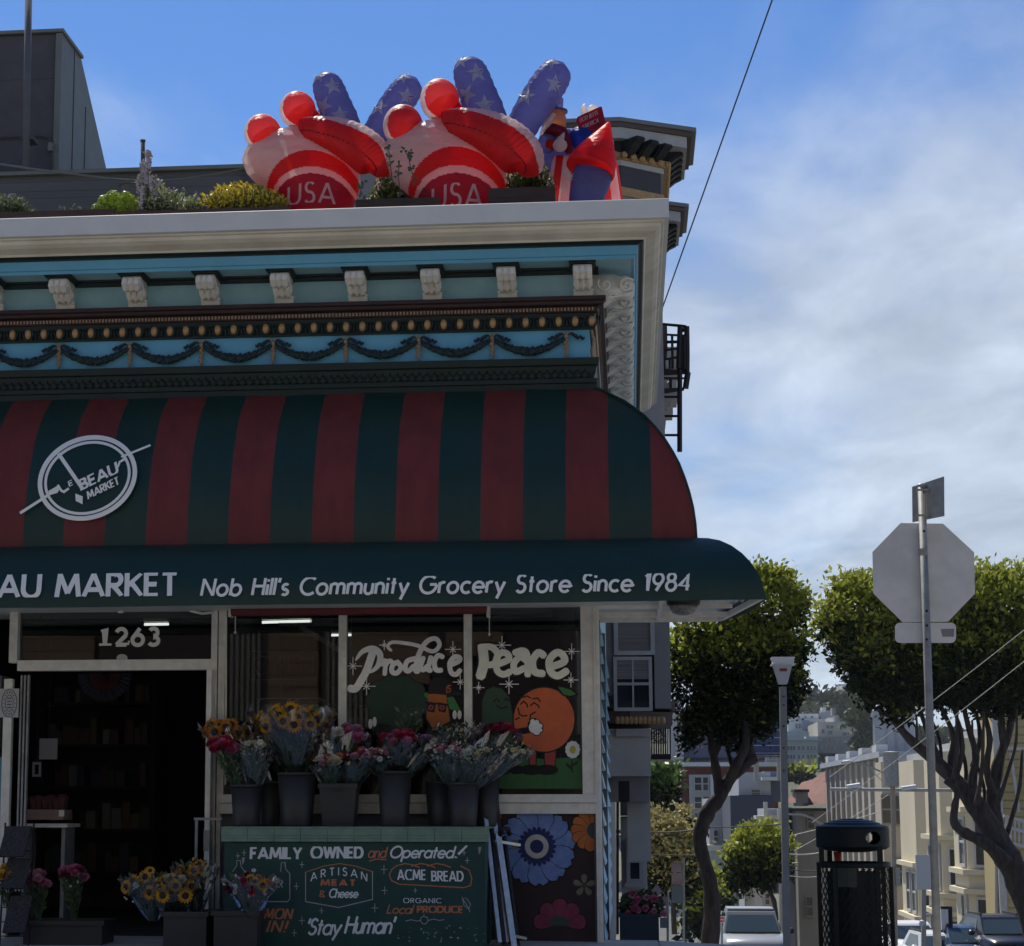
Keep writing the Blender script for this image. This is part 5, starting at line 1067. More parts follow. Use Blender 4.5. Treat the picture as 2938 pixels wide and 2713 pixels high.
# ---- rocket and figure ----
YR = .55; rp = P(1700, 590, YR); RP = lambda u, v, y=0.: P(u, v, YR)+Vector((0, y, 0))
t = thing('inflatable_rocket', 'inflatable rocket with red cone nose and dark blue starred body at the roof corner', 'inflatable', rp)
ax = (RP(1748, 340)-RP(1702, 468)).normalized(); q_ = Vector((0, 0, 1)).rotation_difference((ax+Vector((0, .25, 0))).normalized())
b = MB(); b.lathe([(.001, .40), (.012, .392), (.05, .31), (.10, .20), (.145, .10), (.178, .02), (.19, -.05), (.188, -.062), (.196, -.07), (.196, -.10), (.188, -.108), (.15, -.11)], (0, 0, 0), 40); b.map(lambda x, y, z: RP(1704, 460)+q_ @ Vector((x*1.07, y, z))).build('nose_cone', m_fred, t, True)
b = MB(); pb = [RP(1703, 492), RP(1696, 520), RP(1686, 555), RP(1680, 600), RP(1680, 660)]; b.tube(pb, [.165, .162, .15, .14, .14], 28); bd = b.build('rocket_body', m_fblue, t, True)
sf_ = lambda u, v: P(u, v, YR)+Vector((0, -math.sqrt(max(.155**2-((P(u, v, YR).x-P(1696-(v-520)*.25, v, YR).x))**2, .001))-.012, 0))
s_ = MB(); star(s_, 1645, 512, 18, sf_, .2); s_.build('star', m_fstar, bd)
YF = 1.0; FP = lambda u, v, y=0.: P(u, v, YF)+Vector((0, y, 0)); r_ = 1/347.
t = thing('inflatable_figure', 'inflatable patriotic figure in striped trousers behind the rocket, holding a blessing sign', 'inflatable', FP(1680, 600))
def striped(p0, p1, r0, r1, nm):
    b = MB(); n = 36; cen = [FP(*p0).lerp(FP(*p1), k/6) for k in range(7)]; b.tube(cen, [r0+(r1-r0)*k/6 for k in range(7)], n)
    b.m = [1 if (k % n) % 9 < 4 else 0 for k in range(len(b.f))]; b.build(nm, [m_fcream, m_fred], t, True)
striped((1618, 455), (1592, 680), .10, .12, 'leg'); striped((1742, 470), (1768, 680), .09, .105, 'leg')
b = MB(); b.ball(FP(1635, 430, .1), .24, .2, .22, 24); b.build('torso', m_fblue, t, True)
b = MB(); b.ball(FP(1672, 405, -.02), .13, .14, .13, 20); b.build('sleeve', m_fbrt, t, True)
b = MB(); b.ball(FP(1572, 412, -.05), .085, .1, .09, 18); b.build('sleeve', m_fblue, t, True)
b = MB(); b.tube([FP(1568, 392, -.08), FP(1590, 384, -.12), FP(1612, 392, -.13), FP(1630, 425, -.13), FP(1634, 452, -.12)], [.045, .055, .055, .045, .03], 16); b.build('scarf', m_fmar, t, True)
b = MB(); b.ball(FP(1590, 350, 0), .105, .12, .125, 24, rot=Matrix.Rotation(.25, 3, 'Y')); hd = b.build('head', m_fskin, t, True)
b = MB(); b.ball(FP(1613, 322, -.02), .032, .03, .02, 12); b.build('ear', m_fskin, t, True)
b = MB(); b.tube([FP(1592, 340, -.13), FP(1570, 372, -.13), FP(1552, 398, -.10)], [.02, .035, .012], 12); b.build('beard', m_fcream, t, True)
b = MB(); b.lathe([(.001, .1), (.075, .1), (.07, 0), (.11, -.005), (.11, -.02), (.06, -.02)], FP(1592, 314, .02), 24); b.build('hat', m_fblue, t, True)
b = MB(); b.ball(FP(1609, 437, -.2), .062, .06, .056, 18); b.build('mitten', m_fcream, t, True)
b = MB(); b.tube([FP(1606, 425, -.21), FP(1616, 414, -.21), FP(1621, 402, -.21)], [.03, .022, .006], 10); b.build('mitten_thumb', m_fcream, t, True)
b = MB(); b.tube([FP(1574, 428, -.16), FP(1590, 434, -.19)], [.038, .045], 14); b.build('cuff', m_fred, t, True)
b = MB(); b.tube([FP(1676, 330, -.05), FP(1674, 316, -.05), FP(1678, 303, -.05)], [.028, .026, .008], 10); b.build('mitten_thumb', m_fcream, t, True)
b = MB(); b.ball(FP(1700, 310, .02), .05, .05, .035, 14); b.build('mitten', m_fcream, t, True)
YS_ = YF-.12; co = [(1653, 345), (1656, 336), (1664, 331), (1722, 305), (1727, 306), (1739, 358), (1676, 389), (1670, 386)]
b = MB(); k = len(co); b.add([P(x, y, YS_) for x, y in co]+[P(x, y, YS_)+Vector((0, .05, 0)) for x, y in co], [tuple(range(k)), tuple(range(k, 2*k))[::-1]]+[(i, i+k, (i+1) % k+k, (i+1) % k) for i in range(k)]); bo = b.build('sign_board', m_fmar, t)
an = R(24)
for txt, x, y, ln in (('GOD BLESS', 1664, 352, 56), ('AMERICA', 1670, 372, 52)):
    lt = letters(txt, .16, 0, .25, size=13, width=ln); lt.map(lambda a, c, z: P(x+a*math.cos(an)+c*.0, y-a*math.sin(an)-c, YS_)+Vector((0, -.004+z, 0))).build('lettering', m_fstar, bo)
# ---------------- roof garden ----------------
m_wood = mat('planter_wood', (.045, .026, .020), .7, (.03, .018, .014), 8, .2, stretch=(1, 6, 6))
m_pl = dict(lav=mat('lavender_leaf', (.16, .19, .09), .6, (.10, .13, .05), 25, trans=.15), lime=mat('succulent_lime', (.36, .46, .04), .5, (.24, .34, .03), 25, trans=.15), yel=mat('yellow_shrub_leaf', (.55, .42, .03), .55, (.36, .30, .03), 20, trans=.2), grn=mat('shrub_leaf', (.14, .19, .05), .55, (.09, .13, .035), 20, trans=.15), pale=mat('pale_leaf', (.30, .32, .16), .6, (.2, .24, .1), 20, trans=.15), lil=mat('lilac_bloom', (.40, .35, .40), .7, (.30, .25, .30), 25, trans=.2), dk=mat('dark_leaf', (.04, .05, .03), .6))
for x0, x1, yt, lab in ((-60, 330, 610, 'dark wooden roof planter at the left end of the parapet'), (335, 835, 606, 'dark wooden roof planter under the yellow shrub'), (1020, 1262, 572, 'dark wooden roof planter between the two inflatable hands'), (1400, 1592, 540, 'dark wooden roof planter right of the larger inflatable hand')):
    Yp = .36; a = P(x0, yt, Yp); c = P(x1, yt, Yp); t = thing('roof_planter', lab, 'planter', ((a.x+c.x)/2, Yp, 5.05), 'wooden roof planters')
    zt = max(a.z, c.z); nb = 3; hb = (zt-5.05)/nb
    for k in range(nb): b = MB(); b.box(a.x, Yp, 5.05+k*hb+.004, c.x, Yp+.025, 5.05+(k+1)*hb); b.build('plank', m_wood, t)
    b = MB(); b.box(a.x, Yp+.03, 5.06, c.x, Yp+.6, zt-.04); b.build('soil', m_ground, t)
def spray(label, x0, x1, yb, yt, Y, n, m_, cat='plant', name='roof_plant', lean=.3, bloom=None, lw=.012, ll=.05, shape=1., sub_=6):
    t = thing(name, label, cat, P((x0+x1)/2, yb, Y), 'plants in the roof planters'); f = MB(); st_ = MB(); bl = MB()
    for k in range(n):
        u = rnd.random(); px = x0+(x1-x0)*u; env = (1-abs(2*u-1)**2.2*.75)*shape+(1-shape); top = yb-(yb-yt)*env*rnd.uniform(.55, 1.0); p0 = P(px+( (x0+x1)/2-px)*.3, yb+10, Y+rnd.uniform(-.12, .12)); p1 = P(px+rnd.uniform(-1, 1)*lean*30, top, Y+rnd.uniform(-.2, .2))
        st_.tube([p0, p0.lerp(p1, .5)+Vector((rnd.uniform(-.02, .02), 0, 0)), p1], [.004, .003, .002], 3)
        for j in range(sub_):
            c = p0.lerp(p1, .25+.75*(j+rnd.random())/sub_); d = Vector((rnd.uniform(-1, 1), rnd.uniform(-1, 1), rnd.uniform(-.1, 1))).normalized()*ll*rnd.uniform(.6, 1.2); nn = d.cross(Vector((rnd.uniform(-1, 1), 1, rnd.uniform(-1, 1)))).normalized()*lw
            f.add([c, c+d*.5+nn, c+d, c+d*.5-nn], [(0, 1, 2, 3)])
        if bloom and rnd.random() < bloom[1]: 
            for j in range(bloom[3]): bl.ball(p1+Vector((rnd.uniform(-.01, .01), 0, -j*bloom[2]*1.6)), bloom[2]*rnd.uniform(.7, 1.2), n=5)
    st_.build('stems', m_pl['dk'], t)
    f.build('foliage', m_, t)['kind'] = 'stuff'
    if bl.v: bl.build('blossoms', m_pl['lil'] if bloom[0] == 'l' else m_fcream, t)['kind'] = 'stuff'
    return t
YP = .62
spray('grey green lavender clump at the left end of the roof', -40, 92, 622, 556, YP, 190, m_pl['lav'], bloom=('l', .10, .009, 2), lw=.006, ll=.06)
spray('sparse dry sprigs between the lavender and the lime succulent', 150, 262, 622, 585, YP, 16, m_pl['lav'], bloom=('l', .5, .008, 2), lw=.006, ll=.04)
spray('tall lilac flower spire against the vent pipe', 402, 448, 615, 432, YP, 26, m_pl['pale'], bloom=('l', .95, .016, 6), lw=.012, ll=.05, shape=.75)
spray('loose green plant right of the lilac spire', 430, 480, 612, 500, YP, 30, m_pl['pale'], lw=.012, ll=.05, bloom=('l', .2, .015, 2))
spray('low mixed green clump in the middle of the planter', 385, 600, 614, 540, YP, 130, m_pl['pale'], lw=.010, ll=.055, bloom=('l', .10, .012, 2))
spray('thin seed heads beside the yellow shrub', 470, 570, 610, 505, YP+.1, 14, m_pl['lav'], lw=.006, ll=.03, bloom=('l', .8, .013, 2))
spray('bushy golden yellow shrub left of the inflatable hand', 582, 822, 612, 522, YP, 420, m_pl['yel'], 'shrub', lw=.010, ll=.055, shape=.7)
spray('flowering green shrub between the two inflatable hands', 1062, 1235, 592, 470, YP+.35, 260, m_pl['grn'], 'shrub', lw=.014, ll=.05, bloom=('w', .5, .009, 2))
spray('grey leaved shrub right of the larger inflatable hand', 1445, 1590, 560, 445, YP+.3, 240, m_pl['grn'], 'shrub', lw=.014, ll=.05, bloom=('w', .45, .009, 3))
t = thing('vine_tendril', 'thin dark vine tendrils climbing in front of the inflatable hands', 'vine', P(1150, 560, .25)); b = MB(); lf = MB()
for pts in ([(1125, 520), (1120, 470), (1117, 440), (1112, 420)], [(1190, 520), (1178, 480), (1172, 450), (1160, 430)], [(1172, 450), (1176, 436)], [(1040, 560), (1032, 535), (1046, 526)], [(1150, 560), (1142, 500), (1146, 470)]):
    b.tube([P(x, y, .25) for x, y in pts], .004, 4)
    for x, y in pts:
        for k in range(5): p = P(x+rnd.uniform(-9, 9), y+rnd.uniform(-9, 9), .25); lf.ball(p, rnd.uniform(.008, .016), .006, .012, 5)
b.build('stem', m_pl['dk'], t); lf.build('foliage', m_pl['dk'], t)['kind'] = 'stuff'
t = thing('succulent', 'lime green rosette succulent in the roof planter', 'plant', P(330, 615, YP))
for cx, cy, r in ((285, 600, 20), (305, 580, 22), (325, 568, 20), (330, 595, 22), (352, 600, 20), (365, 572, 22), (380, 590, 18), (345, 578, 18), (300, 604, 18)):
    b = MB(); c = P(cx, cy, YP-.05*rnd.random()); 
    for k in range(110):
        d = Vector((rnd.gauss(0, 1), rnd.gauss(0, 1)-.5, abs(rnd.gauss(0, 1))*.9)).normalized(); o_ = c+d*r*r_*rnd.uniform(.8, 1.05); u_ = d.cross(Vector((rnd.gauss(0, 1), rnd.gauss(0, 1), rnd.gauss(0, 1)))).normalized()*r*r_*.34; w_ = d.cross(u_)*.8
        b.add([o_-u_*.6, o_+w_*.5+d*.006, o_+u_*.9+d*.016, o_-w_*.5+d*.006], [(0, 1, 2, 3)])
    b.ball(c, r*r_*.85, n=10)
    b.build('rosette', m_pl['lime'], t)
# ---------------- grey stair house and back parapet on the roof ----------------
m_grey = mat('stucco_grey', (.085, .083, .095), .85, (.07, .068, .078), 4, .15, bscale=40); m_greyl = mat('flashing_grey', (.17, .18, .165), .6, (.14, .15, .14), 3); m_greym = mat('board_grey', (.11, .112, .12), .7, (.09, .092, .10), 2, stretch=(.2, 1, 4))
t = thing('stair_house', 'dark grey stucco stair house with a slanting metal side on the left of the roof', 'building', P(90, 560, 6)); Yh = 6.
a = P(178, 97, Yh); xs = a.x; zt = a.z; tb = PX(232, 175, xs); bb = PX(305, 488, xs); zb = 5.05
b = MB(); sdp = [(Yh, zb), (Yh, zt), (tb.y, zt), (tb.y+ (bb.y-tb.y)*(zt-5.05)/(zt-bb.z), zb)]
b.prism(sdp, 'x', xs-6, xs-.03); b.build('wall', m_grey, t)
b = MB(); b.prism([(Yh-.01, zb), (Yh-.01, zt+.01), (tb.y+.02, zt+.01), (sdp[3][0]+.02, zb)], 'x', xs-.027, xs); b.build('side_panel', m_greyl, t)
b = MB(); b.box(xs-.06, Yh-.035, zb, xs+.012, Yh-.012, zt); b.build('corner_trim', m_greyl, t)
b = MB(); b.box(xs-6, Yh-.05, zt+.012, xs+.03, Yh+.85, zt+.05); b.build('coping', m_greyl, t)
for dy in (.55, 1.1): b = MB(); b.bar((xs+.003, Yh+dy, zb), (xs+.003, Yh+dy-.0, zt-1.0*max(0, dy-.6)), .01, .012); b.build('panel_seam', m_grey, t)
for py in (225, 395): b = MB(); p = P(80, py, Yh); b.box(xs-6, Yh-.006, p.z-.01, xs-.065, Yh-.001, p.z+.01); b.build('wall_joint', m_grey, t)
t = thing('roof_pole', 'tall grey pipe rising in front of the stair house past the top of the picture', 'pole', P(72, 600, 5.4)); b = MB(); b.tube([P(71, 640, 5.4), P(83, -60, 5.4)], .04, 14); b.build('pipe', m_greym, t, True)
for py in (395,): b = MB(); p = P(78, py, 5.4); b.box(p.x-.07, 5.38, p.z-.02, p.x+.07, 5.62, p.z+.02); b.build('pipe_bracket', m_grey, t)
t = thing('conduit', 'thin conduit bending down to a small box on the stair house wall', 'conduit', P(140, 400, 5.95)); b = MB(); b.tube([P(-20, 402, 5.95), P(8, 392, 5.95), P(120, 388, 5.95), P(140, 394, 5.95), P(146, 412, 5.95)], .012, 6); b.tube([P(148, 436, 5.95), P(151, 482, 5.95)], .01, 6); b.build('tube', m_grey, t)
b = MB(); p0, p1 = P(140, 435, 5.95), P(153, 411, 5.95); b.box(p0.x, 5.9, p0.z, p1.x, 5.97, p1.z); b.build('switch_box', m_greyl, t)
t = thing('back_parapet', 'long low grey boarded parapet behind the roof planters', 'wall', P(400, 560, 5.2)); Yq = 5.3; a = P(86, 600, Yq); c = P(712, 486, Yq)
zr = [a.z-.6, P(400, 560, Yq).z, P(400, 540, Yq).z, P(400, 512, Yq).z, P(400, 495, Yq).z]
for k in range(4): b = MB(); b.box(a.x-3, Yq+.004*k, zr[k]+.004, c.x, Yq+.15, zr[k+1]); b.build('board', m_greym, t)
b = MB(); b.box(a.x-3, Yq-.06, zr[4]+.002, c.x, Yq+.2, P(400, 484, Yq).z); b.build('coping', m_greyl, t)
b = MB(); x0 = P(708, 486, Yq).x; b.box(x0+.01, Yq-.08, 5.05, x0+.55, Yq+.3, P(712, 442, Yq).z); b.build('end_post', m_grey, t)
t = thing('vent_pipe', 'short dark vent pipe standing behind the lilac spire', 'pipe', P(410, 500, 5.1)); b = MB(); b.tube([P(410, 560, 5.1), P(410, 402, 5.1)], .024, 10); b.build('pipe', m_grey, t, True); b = MB(); b.tube([P(410, 407, 5.1), P(410, 401, 5.1)], .029, 10); b.build('pipe_rim', m_grey, t)
t = thing('roof_tub', 'small grey tub with a white lid behind the roof planter', 'tub', P(375, 560, 3.)); b = MB(); b.lathe([(.05, -.25), (.10, 0), (.12, .01)], P(375, 536, 3.), 12); b.build('tub_body', m_greym, t); b = MB(); p = P(384, 533, 2.95); b.box(p.x-.04, 2.93, p.z, p.x+.04, 2.99, p.z+.03); b.build('lid', m_white, t)
t = thing('rope', 'slack pale rope hanging across the grey roof wall', 'rope', P(320, 510, 4.6)); b = MB(); b.tube([P(x, y, 4.6) for x, y in ((-30, 464), (0, 470), (120, 488), (220, 500), (318, 512))], .014, 6); b.build('sleeve', m_greyl, t)
b = MB(); b.tube([P(x, y, 4.6) for x, y in ((315, 511), (380, 516), (460, 517), (530, 511), (620, 498), (712, 480))], .008, 5); b.build('cord', m_greyl, t)
# ---------------- grey Victorian next door ----------------
m_vg = mat('victorian_grey', (.25, .24, .24), .75, (.21, .205, .205), 3, .08); m_vl = mat('victorian_light_grey', (.46, .45, .42), .75, (.40, .39, .365), 2.5, .08); m_vd = mat('victorian_dark', (.014, .015, .018), .6); m_vw = mat('victorian_white', (.42, .42, .41), .6, (.36, .36, .35), 5); m_vb = mat('victorian_brown', (.09, .07, .06), .7)
m_vpan = mat('victorian_panel', (.055, .055, .065), .7); m_pane = mat('window_pane_dark', (.02, .024, .03), .08, spec=.6); m_blind = mat('blind_cloth', (.22, .21, .19), .8, (.15, .14, .13), 2, stretch=(.4, .4, 18)); m_tarf = mat('flashing', (.15, .165, .17), .55)
vb = thing('victorian_house', 'grey Victorian house with bracketed bay cornices beside the market', 'house', (-1, 9, -1))
def bay_poly(y0, y1, o_): # plan of an angled bay on the side street, pushed out by o_
    X1, X2 = .02, .50; return [(-.9, y0-.25*0-o_*.41), (X1+.0, y0-o_*.41) if o_ else (X1, y0), (X2+o_, y0+.42-o_*.2+.0), (X2+o_, y1-.42+o_*.2), (X1, y1+o_*.41), (-.9, y1+o_*.41)]
def ring(y0, y1, lay, parent=vb):
    for nm, o0, z0, z1, m_ in lay:
        b = MB(); b.prism(bay_poly(y0, y1, o0), 'z', z0, z1); b.build(nm, m_, parent)
b = MB(); b.box(P(709, 500, 8.2).x, 8.2, -1.6, -.32, 30, P(712, 442, 8.2).z); b.box(P(1300, 500, 8.3).x, 8.3, 7.5, -.06, 29, 9.0); b.build('wall', m_vg, vb)
BL = [('cornice_fascia', .46, 9.25, 9.3, m_tarf), ('cornice_moulding', .40, 9.19, 9.248, m_vb), ('cornice_band', .34, 9.05, 9.188, m_vw), ('bracket_course', .04, 8.90, 9.048, m_vd), ('gold_moulding', .09, 8.81, 8.898, m_gold), ('white_moulding', .05, 8.74, 8.808, m_vw), ('attic_panel', .01, 8.47, 8.738, m_vpan), ('gold_moulding', .05, 8.36, 8.468, m_gold), ('bay_wall', .0, 4.6, 8.358, m_vg), ('bay_wall', .0, 2.1, 4.598, m_vg)]
ring(8.55, 10.6, BL)
ring(11.9, 13.9, BL[:4]+[('bay_wall', .0, 2.1, 8.898, m_vg)])
bk2 = None
for k in range(12):                       # dark cornice brackets round the first bay
    pts = [(-.55+.2*k, 8.53) if k < 2 else None]
mbk = MB(); mbk.prism([(0, .0), (.28, .0), (.30, -.06), (.22, -.12), (.16, -.2), (.06, -.30), (0, -.34)], 'y', -.06, .06)
for q in range(3): mbk.tube([(.27-.07*q, -.066, -.04-.08*q), (.18-.06*q, -.066, -.10-.07*q), (.10-.04*q, -.066, -.22-.03*q)], .013, 4)
for q, (x, y, rz) in enumerate([(-.5, 8.55, -PI/2), (-.25, 8.55, -PI/2), (.08, 8.57, -.85), (.25, 8.74, -.85), (.42, 8.91, -.85), (.5, 9.1, 0), (.5, 9.35, 0), (.5, 9.6, 0), (.5, 9.85, 0), (.5, 10.1, 0)]+[(.5, 12.4+.25*k, 0) for k in range(5)]+[(.1, 11.95, -.85), (.3, 12.15, -.85)]):
    if bk2 is None: bk2 = mbk.build('cornice_bracket', m_vd, vb); bk2.matrix_parent_inverse = Matrix.Translation(-vb.location); bk2.location = (x, y, 9.045); bk2.rotation_euler = (0, 0, rz); bk2.scale = (1, 1, .62)
    else: inst(bk2, vb, (x, y, 9.045), (0, 0, rz), (1, 1, .62))
gs = None
for k in range(34):                       # gold ornament set into the mouldings
    x = -.6+k*.11; y = 8.5 if x < .02 else 8.5+(x-.02)*.88
    if x > .55: x, y = .6, 9.0+(k-11)*.11
    if gs is None: e = MB(); e.ball((0, 0, 0), .045, n=6); gs = e.build('gold_boss', m_gold, vb); gs.matrix_parent_inverse = Matrix.Translation(-vb.location); gs.location = (x, y-.05, 8.855)
    else: inst(gs, vb, (x, y-.05, 8.855))
# the bay's lower window seen under the market's awning
Yb_ = 8.52; a = P(1768, 2036, Yb_); c = P(1868, 1795, Yb_)
def sash(parent, p0, p1, Y, panes=2, fr=.05, m_f=m_vw, vert=0, m_p=m_pane, name='window'):
    b = MB(); x0, x1, z0, z1 = min(p0.x, p1.x), max(p0.x, p1.x), min(p0.z, p1.z), max(p0.z, p1.z)
    b.box(x0, Y-.05, z0, x0+fr, Y, z1); b.box(x1-fr, Y-.05, z0, x1, Y, z1); b.box(x0+fr, Y-.05, z1-fr, x1-fr, Y, z1); b.box(x0+fr, Y-.05, z0, x1-fr, Y, z0+fr)
    for k in range(1, panes): z = z0+(z1-z0)*k/panes; b.box(x0+fr, Y-.045, z-fr*.4, x1-fr, Y-.004, z+fr*.4)
    for k in range(1, vert+1): x = x0+(x1-x0)*k/(vert+1); b.box(x-fr*.25, Y-.043, z0+fr, x+fr*.25, Y-.006, z1-fr)
    f = b.build(name, m_f, parent); g = MB(); g.box(x0+fr*.5, Y-.02, z0+fr*.5, x1-fr*.5, Y-.006, z1-fr*.5); g.build('pane', m_p, f); return f
b = MB(); b.box(-.35, Yb_-.06, 2.25, .08, Yb_+.5, 4.5); b.box(.08+.23, Yb_-.02, 2.1, .50, Yb_+.6, 4.7); b.build('bay_corner', m_vg, vb)
sash(vb, P(1762, 1880, 8.45), P(1876, 1700, 8.45), 8.45, 1, .05, m_vw, 0, m_blind); sash(vb, P(1762, 2040, 8.44), P(1870, 1884, 8.44), 8.44, 2, .04, m_vw, 1, m_pane)
b = MB(); p0, p1 = P(1764, 1948, 8.41), P(1862, 1886, 8.41); b.box(p0.x, 8.405, p0.z, p1.x, 8.411, p1.z); b.build('window_blind', m_blind, vb)
b = MB(); b.prism(bay_poly(8.5, 10.65, .05), 'z', 2.10, 2.2); b.build('sill_moulding', m_vb, vb); b = MB(); b.prism(bay_poly(8.55, 10.6, .02), 'z', 1.93, 2.07); b.build('bay_base', m_vb, vb)
for k in range(11): p = P(1772+k*13, 2066, 8.4); inst(gs, vb, (p.x, 8.40, p.z), None, (.75, .5, 1.1))
def slab(name, x0, y0, x1, y1, Y, dep, m_, parent): b = MB(); a = P(x0, y1, Y); c = P(x1, y0, Y); b.box(a.x, Y, a.z, c.x, Y+dep, c.z); return b.build(name, m_, parent)
slab('lower_wall', 1740, 2092, 1866, 2226, 8.7, 3, m_vl, vb); slab('carved_bracket', 1768, 2090, 1862, 2112, 8.62, .06, m_vw, vb); slab('garage_recess', 1740, 2228, 1862, 2300, 9.2, 2, m_vg, vb); slab('recess_post', 1802, 2228, 1864, 2470, 9.6, 2, m_vl, vb)
slab('recess_window', 1808, 2228, 1850, 2250, 9.55, .03, m_pane, vb); slab('shop_lantern', 1775, 2240, 1806, 2300, 8.0, .2, m_vd, vb)
b = MB(); b.bar(P(1772, 2300, 8.0), P(1772, 2680, 8.0), .03); b.build('downpipe', m_vd, vb)
t = thing('small_house', 'light grey house front with one sash window low beside the market corner', 'house', P(1820, 2600, 12))
slab('wall', 1786, 2345, 1854, 2700, 12, 3, m_vl, t); slab('bay_floor', 1780, 2225, 1862, 2340, 11.8, 3, m_vg, t); sash(t, P(1798, 2532, 11.97), P(1844, 2408, 11.97), 11.97, 2, .05, m_vw)
slab('window_sill', 1792, 2533, 1852, 2545, 11.85, .2, m_vw, t)
# iron balcony
t = thing('iron_balcony', 'black iron balcony hanging under the grey bay', 'balcony', P(1895, 2165, 13)); b = MB(); 
for y in (2085, 2168): b.bar(P(1868, y, 13), P(1924, y, 13), .05)
b.build('rail', m_iron, t)
for k in range(9): b = MB(); b.bar(P(1870+k*6.6, 2085, 13), P(1870+k*6.6, 2168, 13), .02); b.build('baluster', m_iron, t)
b = MB(); a = P(1868, 2178, 13); c = P(1925, 2168, 13); b.box(a.x, 13, a.z, c.x, 14, c.z); b.build('balcony_floor', m_iron, t)
# fire escape
t = thing('fire_escape', 'black iron fire escape with curved rails and a drop ladder beside the market cornice', 'fire escape', P(1940, 1080, 14)); Ye = 14
def fp(x, y, d=0): return P(1860+x*.2273, 900+y*.2273, Ye+d)
def pipe(pts, r, nm): b = MB(); b.tube(pts, r, 6); b.build(nm, m_iron, t)
pipe([fp(180, 130), fp(410, 150), fp(470, 158), fp(495, 180), fp(490, 300), fp(480, 420)], .022, 'top_rail'); pipe([fp(395, 205), fp(470, 200)], .035, 'rail'); pipe([fp(230, 262), fp(470, 275)], .018, 'rail'); pipe([fp(225, 356), fp(440, 352), fp(495, 290)], .024, 'rail'); pipe([fp(205, 460), fp(385, 435), fp(440, 400)], .018, 'rail'); pipe([fp(205, 575), fp(385, 545)], .018, 'rail')
pipe([fp(300, 265), fp(308, 690)], .022, 'post'); pipe([fp(205, 460), fp(205, 690)], .02, 'post'); pipe([fp(270, 560), fp(272, 690)], .02, 'post'); pipe([fp(402, 160), fp(390, 450), fp(385, 690)], .045, 'post'); pipe([fp(485, 160), fp(490, 500), fp(488, 740)], .045, 'post'); pipe([fp(455, 290), fp(460, 700)], .05, 'post'); pipe([fp(425, 430), fp(425, 700)], .022, 'post'); pipe([fp(372, 440), fp(372, 690)], .022, 'post')
for nm, q in (('platform', [(180, 690), (500, 710), (505, 760), (180, 780)]), ('platform', [(180, 795), (460, 800), (460, 825), (180, 830)]), ('lower_platform', [(182, 940), (460, 930), (450, 970), (182, 1010)])):
    b = MB(); k = len(q); b.add([fp(*p) for p in q]+[fp(*p, .8) for p in q], [(0, 1, 2, 3), (7, 6, 5, 4), (0, 4, 5, 1), (1, 5, 6, 2), (2, 6, 7, 3), (3, 7, 4, 0)]); b.build(nm, m_iron, t)
pipe([fp(185, 780), fp(185, 950)], .02, 'post'); pipe([fp(280, 830), fp(285, 940)], .025, 'post'); pipe([fp(500, 740), fp(470, 940)], .05, 'strut'); pipe([fp(398, 700), fp(396, 1020), fp(396, 1740)], .042, 'ladder_rail')
for y in (1048, 1290, 1530): pipe([fp(180, y), fp(396, y)], .02, 'rung')
slab('chimney_breast', 1891, 932, 1914, 1000, 14.3, .8, m_vb, vb); slab('upper_wall', 1860, 1000, 1900, 1320, 14.25, 3, m_vg, vb); slab('far_bay_wall', 1900, 994, 1946, 1052, 15.5, 2, m_vl, vb); slab('corbel_cap', 1900, 1128, 1944, 1142, 15.4, .8, m_vl, vb)
for q in range(5): b = MB(); b.tube([P(1900, 1098+q*7+(0 if q < 3 else 40), 15.2), P(1915, 1102+q*7+(0 if q < 3 else 40), 15.2), P(1932-q*2, 1090+q*8+(0 if q < 3 else 40), 15.2)], .035, 5); b.build('corbel_scroll', m_vl, vb)
slab('corbel', 1898, 1142, 1930, 1186, 15.4, .6, m_vl, vb); slab('corbel', 1898, 1186, 1910, 1210, 15.4, .6, m_vl, vb); slab('corbel', 1896, 1090, 1942, 1128, 15.4, .6, m_vl, vb)
